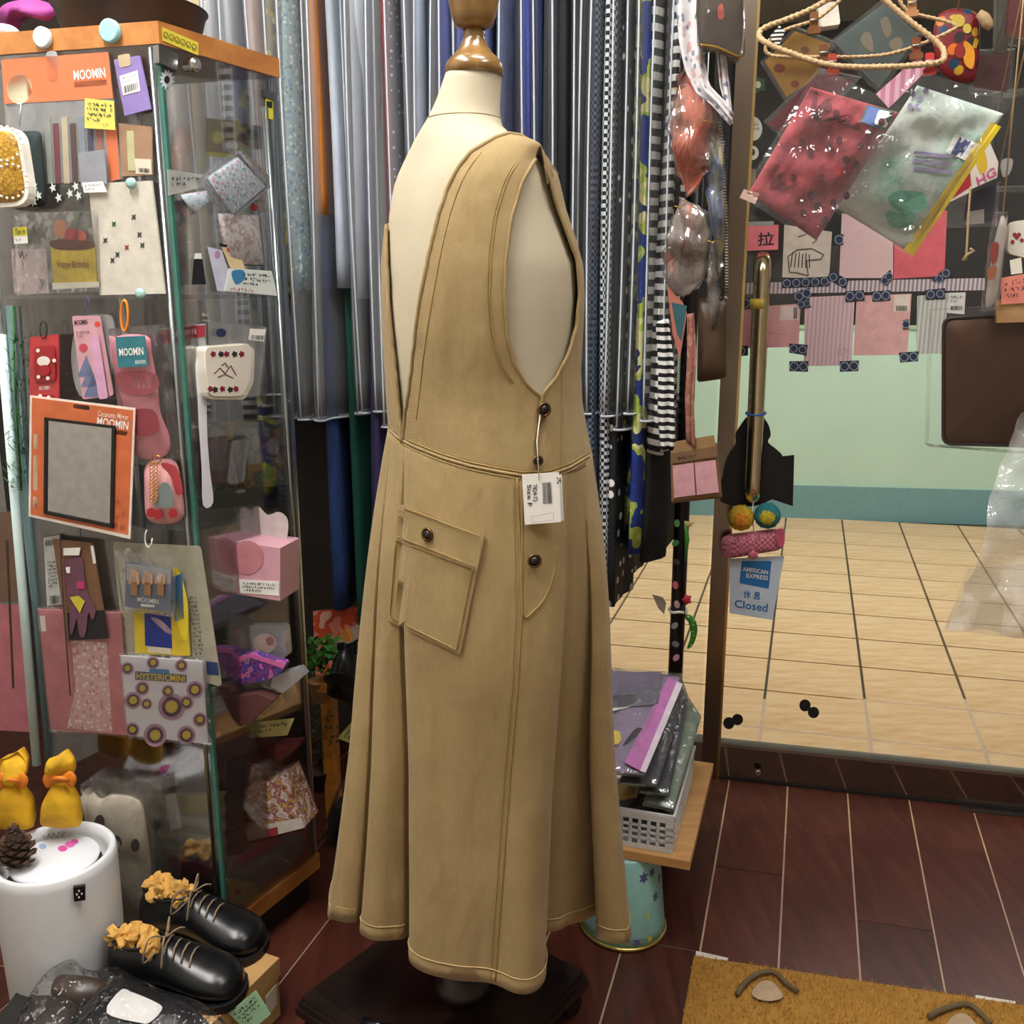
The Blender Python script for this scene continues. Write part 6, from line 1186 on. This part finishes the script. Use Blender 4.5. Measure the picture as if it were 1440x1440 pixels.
letter(Q(1037, 433, 1126, 427, 1123, 488, 1037, 490), PK, 'rose envelope taped beside the door handle', [('label_sticker', Q(1098, 430, 1123, 430, 1123, 450, 1096, 451), C('d8c4be')), ('B', Q(1116, 432, 1121, 432, 1121, 448, 1116, 448)), ('flap_line', Q(1038, 478, 1082, 466, 1122, 475, 1082, 468), C('b88488'))])
letter(Q(1132, 418, 1202, 415, 1197, 514, 1130, 515), pattern('stripe', ('c4a4ac', 'd6bcc0'), 34, .6, axis=(1, 0, 0)), 'pale mauve pleated envelope taped below the striped tape', [('S', 3, 4, Q(1176, 488, 1192, 487, 1192, 502, 1176, 503), C('8a7a7c'), .7)])
letter(Q(1205, 416, 1282, 413, 1276, 499, 1200, 500), C('d4a6a2', .5), 'shiny peach pink envelope taped below the striped tape', [('label_sticker', Q(1258, 415, 1280, 414, 1279, 438, 1256, 438), C('dcd0c4')), ('B', Q(1260, 430, 1276, 430, 1276, 437, 1260, 437))])
letter(Q(1290, 416, 1334, 412, 1326, 497, 1288, 498), pattern('stripe', ('a8aaa4', 'c6c8c0'), 34, .6, axis=(1, 0, 0)), 'grey pleated envelope taped below the striped tape')
letter(Q(1332, 412, 1358, 411, 1356, 442, 1332, 440), C('d6d4d0', .5), 'white printed information slip taped to the glass', [('B', Q(1337, 430, 1353, 430, 1353, 436, 1337, 436)), ('S', 2, 6, Q(1336, 414, 1356, 414, 1355, 427, 1336, 427), C('555555'), .7)])
card('metal_plate', 'small engraved metal plate on the door frame', 'plate', Q(1033, 236, 1063, 238, 1063, 276, 1033, 276), DP, .008, metal('plate_bronze', '9a8a70', .3), .004, [('S', 1, 4, Q(1040, 250, 1058, 250, 1058, 258, 1040, 258), INK())])
card('white_sticker', 'round white balloon-shaped sticker on the dark glass', 'sticker', ell(1059, 181, 13, 17), DP, .002, C('c8c8b8', .6), .0005, [('S', 3, 4, Q(1049, 170, 1069, 170, 1069, 192, 1049, 192), C('5a5a50'))])
card('white_sticker', 'small white scroll-shaped sticker below the balloon-shaped one', 'sticker', ell(1058, 215, 9, 10), DP, .002, C('c8c8b8', .6), .0005, [('hole', ell(1058, 214, 4, 5), C('30302c'))])
card('clover_sticker', 'dark green clover-shaped sticker high on the glass', 'sticker', [(1067+(12 if k % 2 else 8)*math.cos(k*math.pi/5), 119+(14 if k % 2 else 9)*math.sin(k*math.pi/5)) for k in range(10)], DP, .002, C('2c4a2c', .6), .0005, [('white_centre', ell(1066, 119, 4, 5), C('b8c0b0'))])
for i, (x, y) in enumerate(((1030, 1015), (1137, 996))):
    o = prism('black_sticker', ell(x-5, y+2-(i*6), 8, 8.5), DP, .002, .0005, C('15130f', .6), label=['black berry-pair sticker next to the bronze post, low on the glass', 'black berry-pair sticker further from the bronze post, tilted'][i], cat='sticker')
    prism('second_dot', ell(x+7, y-3+i*9, 8, 8), DP, .0024, .0005, C('15130f', .6), o)
lathe('door_stop', DP.pt(1066, 1086, .03), [(.008, 0), (.009, .004), (.006, .007)], metal('stop_chrome', 'c8c4b8', .2), door, 16, tuple(DP.n))
# door mat
mz = .012; m0 = G(976, 1343, mz); m1 = G(1440, 1412, mz); mu = (m1-m0).normalized(); mv = -V
COIR = pattern('soft', ('a87c34', 'cc9c4a', 'e0b662'), 160, .95, 1.0)
mat_ = empty('door_mat', m0+mu*.35+mv*.2-Z*mz, 'tan coir door mat with grey eye-shaped drawings', 'mat')
obj('backing', *prism_data([Vector((p.x, p.y, .010)) for p in (m0, m0+mu*.75, m0+mu*.75+mv*.45, m0+mv*.45)], Z, .0098), C('a87c34', .9), mat_)
R_ = random.Random(11); ds = []
for k in range(9000):
    a, b = R_.random()*.75, R_.random()*.28; p = m0+mu*a+mv*b; p.z = .010; h = Vector((R_.uniform(-.5, .5), R_.uniform(-.5, .5), 1)).normalized()*.008; s = Vector((R_.uniform(-1, 1), R_.uniform(-1, 1), 0)).normalized()*.0012
    ds.append(([p-s, p+s, p+h], [(0, 1, 2)]))
obj('coir_pile', *merge(*ds), COIR, mat_, kind='stuff')
mp = HP(.0185)
def arc(P): return sm(P, 4, False)
for P, R0 in (([(1036, 1398), (1052, 1378), (1072, 1367), (1090, 1368), (1106, 1382), (1122, 1394)], (1078, 1388)), ([(1306, 1430), (1330, 1418), (1360, 1412), (1380, 1426), (1392, 1440)], (1352, 1434))):
    q = [mp.pt(x, y) for x, y in arc(P)]; tube('eyebrow_line', q, .005, C('6a5a40', .95, bmp=.8), mat_, 6)
    puff('eye_patch', sm([(R0[0]-22, R0[1]+10), (R0[0]-8, R0[1]-8), (R0[0]+10, R0[1]-6), (R0[0]+24, R0[1]+14), (R0[0], R0[1]+20)]), HP(.016), 0, .003, C('b8a080', .95, bmp=.8), mat_)
for q_l, q in zip(('at the mat corner near the turquoise bucket', 'near the middle of the mat edge'), (Q(979, 1337, 1024, 1347, 1022, 1353, 978, 1343), Q(1372, 1399, 1428, 1408, 1428, 1414, 1372, 1405))): prism('corner_tape', q, HP(.0025), .001, .002, C('d8cfc0', .5), label='short white tape strip '+q_l, cat='tape')
# ================================================================ upper right: rope hangers with packed cloths
HR = PL(D(1240, 412, 1.42), (1, -.22)); ROPE = C('b89c74', .9, bmp=.8, bscale=200)
def rope(P, off, lab, r=.0042):
    pts = [HR.pt(x, y, off+o) for x, y, o in P]; pts = catmull(pts, 8); e = tube('rope_hanger', pts, r*.8, ROPE, None, 8, label=lab, cat='hanger')
    L = [0]
    for a, b in zip(pts, pts[1:]): L.append(L[-1]+(b-a).length)
    for ph_ in (0, math.pi):
        tw_ = []; n_ = int(L[-1]/.004)
        for k in range(n_):
            d_ = L[-1]*k/n_; j = max(i for i in range(len(L)-1) if L[i] <= d_); p = pts[j].lerp(pts[j+1], (d_-L[j])/max(1e-9, L[j+1]-L[j])); t = (pts[j+1]-pts[j]).normalized(); x = t.cross(Z).normalized(); y = t.cross(x); a = d_*420+ph_
            tw_.append(p+x*r*.5*math.cos(a)+y*r*.5*math.sin(a))
        tube('rope_strand', tw_, r*.62, ROPE, e, 5)
    return e
rope([(1178, -8, .0), (1130, 18, 0), (1082, 36, 0), (1068, 46, .005), (1074, 58, .02), (1110, 74, .03), (1170, 92, .035), (1250, 94, .035), (1318, 88, .03), (1328, 76, .02), (1318, 60, .01), (1280, 30, .005), (1234, -8, 0)], .02, 'twisted natural rope hanger in front, holding the packed towels')
rope([(1190, -8, 0), (1150, 26, 0), (1104, 42, 0), (1078, 62, 0), (1086, 78, .0), (1150, 80, .0), (1250, 76, 0), (1336, 44, 0), (1336, 32, 0), (1278, 16, 0), (1262, -8, 0)], -.03, 'thinner rope hanger behind, holding the folded handkerchiefs', .0028)
def peg(x, y, h, lab, w=6, l=24, off=.045):
    o = prism('clothes_peg', rnd(Q(x-w, y-l/2, x+w, y-l/2, x+w, y+l/2, x-w, y+l/2), .2), HR, off, .006, C(h, .5), label=lab, cat='peg'); prism('peg_jaw', rnd(Q(x-w*1.6, y+l/2-2, x+w*1.6, y+l/2-3, x+w*1.5, y+l/2+6, x-w*1.5, y+l/2+8), .3), HR, off+.002, .007, C(h, .5), o); tube('spring', [HR.pt(x-w, y, off+.002), HR.pt(x+w, y-1, off+.002)], .0012, ALU, o, 6)
peg(1171, 87, '9a3a24', 'red-brown wooden peg clipping the red towel bag'); peg(1308, 86, 'b83028', 'bright red peg clipping the green towel bag')
peg(1145, 28, '7a4a24', 'plain wooden peg clipping the mustard handkerchief', off=.0); peg(1289, 64, '7a4424', 'plain wooden peg clipping the grey-blue handkerchief', off=.0); peg(1159, 74, '6a4020', 'dark wooden peg beside the red-brown one', off=.01); peg(1283, 4, 'a8764a', 'pale wooden peg at the top of the rope', off=.0)
TWB = film(.985, .015, .06, 30, 1.6, .03, (1, 1, 1))
def towel(poly, m, lab, off, parts=(), sleeve=None, th=.011, crump=.013):
    c = (sum(p[0] for p in poly)/len(poly), sum(p[1] for p in poly)/len(poly)); k = 9; vs, fs = [], []; q = poly
    def pt(u, v):
        x, y = bil(q, u, v); e = min(u, 1-u, v, 1-v); p = HR.pt(x, y, off); return p+HR.n*(th*min(1, e*5)**.5+(crump*1.1*noise.noise(p*15)+crump*.6*noise.noise(p*34)-crump*1.5*max(0, .12-abs(noise.noise(p*9+Vector((3, 1, 2)))))*8+.0016*noise.noise(p*160))*min(1, e*6))
    N_ = 44; vs = [pt(i/N_, j/N_) for j in range(N_+1) for i in range(N_+1)]; fs = [(j*(N_+1)+i, j*(N_+1)+i+1, (j+1)*(N_+1)+i+1, (j+1)*(N_+1)+i) for j in range(N_) for i in range(N_)]
    o = obj('folded_towel', vs, fs, m, smooth=True, label=lab, cat='towel'); md = o.modifiers.new('t', 'SOLIDIFY'); md.thickness = .010; md.offset = -1 if sum((f.normal for f in o.data.polygons), Vector()).dot(HR.n) > 0 else 1
    bv_ = BVHTree.FromPolygons([tuple(v) for v in vs], fs)
    for p in parts:
        P_ = p[1]; kk = len(P_); mx_ = sum(a[0] for a in P_)/kk; my_ = sum(a[1] for a in P_)/kk; pv, pf = [], []; lay = .0015+(p[3] if len(p) > 3 else .006)*.2
        if kk == 4: P_ = [bil(P_, *uv) for uv in [(i/5, 0) for i in range(5)]+[(1, i/5) for i in range(5)]+[(1-i/5, 1) for i in range(5)]+[(0, 1-i/5) for i in range(5)]]; kk = 20
        for rr in (1, .7, .4, .05):
            for x, y in P_:
                d_ = ray(mx_+(x-mx_)*rr, my_+(y-my_)*rr).normalized(); l, n, i_, ds_ = bv_.ray_cast(CAM, d_)
                pv.append((l if l is not None else HR.pt(mx_+(x-mx_)*rr, my_+(y-my_)*rr, off+.006))-d_*lay)
        pf = [(a*kk+b, a*kk+(b+1) % kk, (a+1)*kk+(b+1) % kk, (a+1)*kk+b) for a in range(3) for b in range(kk)]+[tuple(range(3*kk, 4*kk))]
        obj(p[0], pv, pf, p[2], o)
    if sleeve:
        s = sleeve; sv_ = [bil(s, i/14, j/14) for j in range(15) for i in range(15)]
        for nm, oo in (('plastic_sleeve', off+th+.026),):
            vs = []
            for x, y in sv_:
                p = HR.pt(x, y, oo); vs.append(p+HR.n*.010*noise.noise(p*25))
            obj(nm, vs, [(j*15+i, j*15+i+1, (j+1)*15+i+1, (j+1)*15+i) for j in range(14) for i in range(14)], TWB, o, smooth=True)
    return o
REDT = pattern('soft', ('5a2028', '8a3840', 'a84a50', 'b86060'), 22, .95, .8); GRNT = pattern('soft', ('c8ccc6', 'c2c8c0', 'b4c4ba', '6fae98', '62a48c'), 9, .95, .8)
t_ = towel(Q(1140, 122, 1264, 158, 1148, 338, 1052, 272), REDT, 'dusky red towel with dark flower print, folded in clear film', .05, [('woven_label', Q(1219, 147, 1258, 156, 1246, 185, 1209, 171), C('2c4a44')), ('blue_panel', Q(1222, 149, 1240, 154, 1230, 178, 1212, 171), C('3a5a9a'), .007), ('white_panel', rnd(Q(1236, 154, 1256, 158, 1246, 180, 1229, 174), .2), W_, .008), ('red_patch', ell(1178, 240, 5, 8), C('b83030'), .012), ('paper_slip', Q(1046, 266, 1068, 272, 1062, 287, 1040, 278), C('c8a898'))] + [('dark_leaf', sm([(x, y), (x+dx, y+dy), (x+dx*1.6+3, y+dy*1.2), (x+dx*.7+5, y+dy*.3)]), C('5f2830', .95), .012) for x, y, dx, dy in ((1142, 165, 14, -22), (1150, 172, 24, -8), (1140, 160, 4, -26), (1082, 262, 10, -16), (1092, 268, 16, -6), (1176, 170, 18, 10))] + [('dark_dot', ell(x, y, 5, 6), C('5f2830', .95), .010) for x, y in ((1115, 250), (1100, 262), (1155, 250), (1210, 205), (1222, 190), (1240, 172), (1160, 310), (1140, 275), (1165, 150), (1150, 165), (1176, 160), (1190, 225), (1205, 232), (1140, 215), (1128, 200), (1165, 205), (1180, 198), (1190, 172), (1205, 178), (1150, 290), (1172, 285), (1130, 300), (1190, 275))], Q(1152, 92, 1268, 152, 1146, 342, 1040, 276))
t2_ = towel(Q(1290, 120, 1412, 160, 1280, 356, 1176, 292), GRNT, 'white towel with green and lilac design, folded in clear film with yellow edge', .03, [('yellow_edge', Q(1394, 172, 1408, 178, 1284, 360, 1270, 352), C('d8bc1c', .5)), ('woven_label', Q(1343, 188, 1379, 204, 1364, 228, 1330, 214), W_, .008), ('blue_panel', Q(1350, 192, 1366, 199, 1350, 222, 1337, 216), C('3c4e8a'), .009), ('green_pad', sm([(1250, 275), (1270, 268), (1300, 272), (1302, 292), (1286, 300), (1254, 290)]), C('6aac94', .95), .010), ('green_pad', sm([(1246, 300), (1262, 294), (1288, 304), (1278, 318), (1254, 320)]), C('6aac94', .95), .010)] + [('lilac_stripe', Q(1286, 212+k*11, 1340, 218+k*11, 1338, 223+k*11, 1284, 217+k*11), C('9a92b4', .95), .010) for k in range(3)] + [('lilac_dot', ell(x, y, 4, 5), C('8a86a0', .95), .008) for x, y in ((1284, 132), (1294, 138), (1290, 150), (1302, 128), (1280, 150))], Q(1284, 100, 1430, 134, 1282, 364, 1168, 294))
card('folded_handkerchief', 'grey-blue handkerchief with pale animal shapes, hung cornerwise', 'handkerchief', [(1244, 4), (1292, 50), (1236, 124), (1172, 58)], HR, -.045, C('6a7c7a', .7), .006, [('pale_shape', sm([(1210, 56), (1218, 44), (1226, 52), (1228, 72), (1218, 68)]), C('a89c88')), ('pale_shape', sm([(1238, 30), (1248, 24), (1254, 44), (1246, 52)]), C('a89c88')), ('pale_shape', sm([(1250, 60), (1264, 52), (1270, 64), (1258, 72)]), C('a89c88'))], sleeve=[(1244, -4), (1300, 48), (1238, 132), (1164, 60)])
card('folded_handkerchief', 'mustard handkerchief with red-brown leaf print, hung cornerwise', 'handkerchief', [(1118, 44), (1168, 62), (1150, 108), (1106, 136), (1076, 86)], HR, -.04, C('b0842c', .7), .006, [('leaf_print', ell(1096, 96, 8, 6), C('8a3a24')), ('leaf_print', ell(1118, 118, 6, 5), C('8a3a24')), ('leaf_print', ell(1132, 70, 6, 5), C('7a4a24')), ('leaf_print', ell(1150, 84, 5, 6), C('8a3a24'))], sleeve=[(1118, 36), (1176, 58), (1154, 114), (1104, 142), (1070, 86)])
card('folded_handkerchief', 'maroon edged handkerchief hidden behind the red towel', 'handkerchief', [(1150, 104), (1200, 112), (1120, 200), (1080, 174)], HR, -.03, C('7a2c34', .7), .004, sleeve=[(1152, 96), (1212, 108), (1118, 212), (1074, 170)])
card('folded_handkerchief', 'pink and white striped handkerchief behind the green towel', 'handkerchief', [(1292, 78), (1306, 96), (1250, 152), (1232, 132)], HR, .0, pattern('stripe', ('b87a90', 'd0a4b4'), 26, .7, axis=(1, 1, 0)), .004)
card('paper_spool', 'small white paper roll behind the rope hanger', 'roll', rnd(Q(1150, 4, 1178, 2, 1182, 34, 1154, 38), .15), HR, -.06, C('d0cabc', .7), .025)
card('striped_charm', 'small black and white striped charm on the rope corner', 'charm', [(1082, 52), (1096, 36), (1104, 44), (1094, 66)], HR, .0, pattern('stripe', ('e0e0dc', '151518'), 60, .6), .006)
PR_ = PL(D(1380, 412, 1.62), (1, -.22)); SWB = pattern('floral', ('7a1c20', 'c8a02c', 'd8701c', '1c3a5a', 'd8cc70', '2a1c18'), 55, .5)
card('swirl_print_bag', 'red and yellow bag printed with swirls, hanging behind the ropes', 'bag', sm([(1318, 24), (1340, 12), (1372, 18), (1378, 50), (1372, 110), (1350, 116), (1322, 100), (1312, 60)]), PR_, .0, SWB, .004, puffy=.015, parts=[('swirl', ell(1348, 29, 9, 9), C('c8b04a')), ('swirl', ell(1360, 40, 6, 7), C('c8b04a')), ('red_swirl', ell(1350, 72, 8, 10), C('8a1c20')), ('orange_panel', sm([(1356, 58), (1370, 70), (1368, 96), (1356, 88)]), C('d8901c'))])
tube('rope_knot', [PR_.pt(x, y, .02) for x, y in ((1376, 18), (1384, 24), (1388, 32), (1394, 40))], [.006, .008, .009, .005], ROPE, bpy.data.objects['swirl_print_bag'], 8)
card('lettered_bag', 'white bag with bold coloured letters peeping below the green towel', 'bag', [(1392, 200), (1404, 228), (1402, 252), (1332, 286), (1326, 270), (1376, 210)], PR_, .01, C('cdc6bc', .6), .006, [('yellow_panel', sm([(1372, 218), (1384, 212), (1388, 236), (1378, 244)]), C('c8a424')), ('T', 'HG', Q(1372, 250, 1398, 234, 1402, 246, 1376, 262), C('c04a7a')), ('red_panel', [(1330, 272), (1364, 240), (1366, 262), (1338, 280)], C('9a2024')), ('black_edge', [(1366, 266), (1402, 250), (1402, 256), (1366, 272)], INK())])
card('navy_packet', 'navy packet with a white label below the lettered bag', 'packet', Q(1362, 268, 1402, 258, 1396, 312, 1356, 310), PR_, -.01, C('1c1c3c', .6), .006, [('white_label', Q(1360, 298, 1384, 294, 1384, 314, 1358, 316), C('b8b4ac'))], sleeve=Q(1330, 270, 1408, 254, 1402, 318, 1330, 320))
tube('drawstring', [PR_.pt(x, y, .03) for x, y in sm([(1365, 262), (1362, 300), (1360, 340), (1358, 366)], 4, False)], .0018, ROPE, None, label='thin cotton drawstring with a knot dangling below the lettered bag', cat='cord')
tube('drawstring_knot', [PR_.pt(x, y, .03) for x, y in ((1364, 350), (1370, 352), (1360, 358), (1354, 366))], .0025, ROPE, bpy.data.objects['drawstring'], 6)
card('maroon_packet', 'maroon packet in clear film behind the swirl print bag', 'packet', Q(1372, 78, 1422, 74, 1416, 130, 1370, 124), PR_, -.03, C('5a1c20', .4), .008, sleeve=Q(1366, 70, 1428, 68, 1424, 136, 1364, 130))
card('film_packet', 'dark red packet in film at the upper edge above the maroon one', 'packet', Q(1420, -20, 1460, -20, 1460, 56, 1416, 50), PR_, -.02, C('7a2420', .4), .01, sleeve=Q(1404, -20, 1464, -20, 1464, 66, 1404, 60))
card('film_packet', 'grey-green packet in film hanging between swirl bag and red packet', 'packet', Q(1400, -20, 1420, -20, 1416, 76, 1398, 70), PR_, -.03, C('5a5a50', .4), .01)
card('dark_bag', 'black bag in glossy film behind the green towel', 'bag', rnd(Q(1404, 140, 1470, 130, 1470, 260, 1400, 262), .1), PR_, -.03, C('16161a', .3), .02, [('white_tag', sm([(1408, 226), (1424, 224), (1420, 244), (1410, 248)]), C('d0d0cc'))], sleeve=Q(1396, 130, 1470, 118, 1470, 268, 1394, 268))
FR = PL(D(1420, 412, 1.35), (1, -.22))
card('folded_cap_pack', 'clear packet of striped folded cloths with red print beside the comb', 'packet', sm([(1404, 316), (1410, 302), (1416, 320), (1410, 360), (1402, 420), (1388, 434), (1386, 420), (1394, 360)]), FR, .0, C('c8beb4', .6), .004, puffy=.008, parts=[('red_print', sm([(1394, 345), (1404, 342), (1402, 366), (1394, 370)]), C('b03a30')), ('orange_print', sm([(1390, 376), (1402, 376), (1398, 392), (1390, 392)]), C('c07048'))], sleeve=Q(1400, 298, 1418, 298, 1404, 436, 1382, 438))
card('cream_pouch', 'cream pouch with tiny red hearts at the right edge', 'pouch', rnd(Q(1420, 312, 1480, 304, 1480, 372, 1416, 356), .2), FR, -.005, C('d0ccbc', .7), .012, [('heart', ell(x, y, 3, 3, 8), C('8a2c38')) for x, y in ((1430, 334), (1427, 330), (1433, 330), (1424, 340), (1437, 338))])
card('wooden_comb', 'pale wooden comb with a coral handwritten note, right edge', 'comb', Q(1400, 424, 1480, 400, 1480, 452, 1402, 454), FR, .004, C('c9a06c', .6), .008, [('coral_note', Q(1407, 391, 1470, 380, 1470, 424, 1408, 428), C('d88070', .6), .002), ('white_note', Q(1420, 366, 1436, 362, 1438, 384, 1422, 386), C('d8d4c4'), .002), ('S', 3, 6, Q(1408, 392, 1460, 384, 1460, 420, 1409, 425), INK(), 1.2)])
strokes(scrawl(3, 6, 9), Q(1409, 393, 1460, 384, 1460, 420, 1410, 425), FR, .009, 1.2, INK(), bpy.data.objects['wooden_comb'])
br = puff('leather_case', rnd(Q(1327, 448, 1480, 440, 1480, 628, 1326, 624), .08, 5), FR, -.02, .014, C('4f2d14', .6, bmp=.2, bscale=60), back=.6, label='flat dark brown case in a clear bag hanging at the right edge', cat='case')
tube('piping', [FR.pt(x, y, -.018) for x, y in rnd(Q(1327, 448, 1480, 440, 1480, 628, 1326, 624), .08, 5)], .0025, C('2c1c14', .5), br, 6, True)
prism('plastic_sleeve', Q(1312, 436, 1490, 424, 1490, 642, 1306, 628), FR, .004, .03, film(.99, .0, .08, 12, .8, .004, (1.6, 1.6, .5)), br)
vs = []; N_ = 26
cl_ = sample([(1436, 580), (1424, 620), (1400, 680), (1388, 720), (1378, 770), (1368, 810), (1350, 850), (1330, 884)], N_); cr_ = sample([(1520, 560), (1520, 900)], N_)
for (x0, y0), (x1, y1) in zip(cl_, cr_):
    for j in range(19):
        t = j/18; p = FR.pt(x0+(x1-x0)*t, y0+(y1-y0)*t+10*t*(y0 > 860), .06); vs.append(p+FR.n*(.03*noise.noise(p*14)+.018*noise.noise(p*40)))
pb_ = obj('plastic_bag', vs, [(i*19+j, i*19+j+1, (i+1)*19+j+1, (i+1)*19+j) for i in range(N_-1) for j in range(18)], film(.97, .10, .14, 60, .9, .27, (1, 1, 1)), smooth=True, label='crumpled milky plastic bag hanging at the right edge', cat='bag')
prism('clear_hem', Q(1362, 800, 1490, 790, 1490, 905, 1328, 884), FR, .05, .0006, film(.93, .02, .1, 10, .3, .05), pb_)
# overhead rail that carries the hanging goods on the right
ZQ = 1.98; ha = HR.pt(1075, 412); hb2 = HR.pt(1640, 412); ha = Vector((ha.x, ha.y, ZQ)); hb2 = Vector((hb2.x, hb2.y, ZQ))
rl = tube('hanging_rail', [ha, hb2], .010, metal('rail_steel', '8a8a8a', .3), None, 12, label='steel rail hung from the ceiling, carrying the rope hangers and bags', cat='rail')
for t in (.08, .9):
    p = ha.lerp(hb2, t); tube('rail_rod', [p, Vector((p.x, p.y, 2.62))], .004, metal('rail_steel', '8a8a8a', .3), rl, 8)
def cord(o, p):
    q = ha+(hb2-ha)*max(0, min(1, (Vector((p.x, p.y, ZQ))-ha).dot(hb2-ha)/(hb2-ha).length_squared))
    tube('hanging_cord', [p, p.lerp(q, .5)+Vector((0, 0, .0)), q], .0012, ROPE, o, 5)
for nm, x, y, pl, of in (('leather_case', 1465, 446, FR, -.012), ('plastic_bag', 1500, 566, FR, .06), ('cream_pouch', 1462, 310, FR, -.008), ('wooden_comb', 1472, 404, FR, .002), ('folded_cap_pack', 1410, 304, FR, .002), ('swirl_print_bag', 1346, 16, PR_, .004), ('dark_bag', 1456, 134, PR_, -.035), ('maroon_packet', 1398, 78, PR_, -.033), ('lettered_bag', 1393, 204, PR_, .008), ('navy_packet', 1400, 260, PR_, -.012), ('film_packet', 1440, -15, PR_, -.02), ('film_packet.001', 1410, -15, PR_, -.03), ('paper_spool', 1160, 6, HR, -.07)):
    if nm in bpy.data.objects: cord(bpy.data.objects[nm], pl.pt(x, y, of))
for nm, pts in (('rope_hanger', ((1178, -8, .02), (1234, -8, .02))), ('rope_hanger.001', ((1190, -8, -.03), (1262, -8, -.03)))):
    for x, y, of in pts: cord(bpy.data.objects[nm], HR.pt(x, y, of))
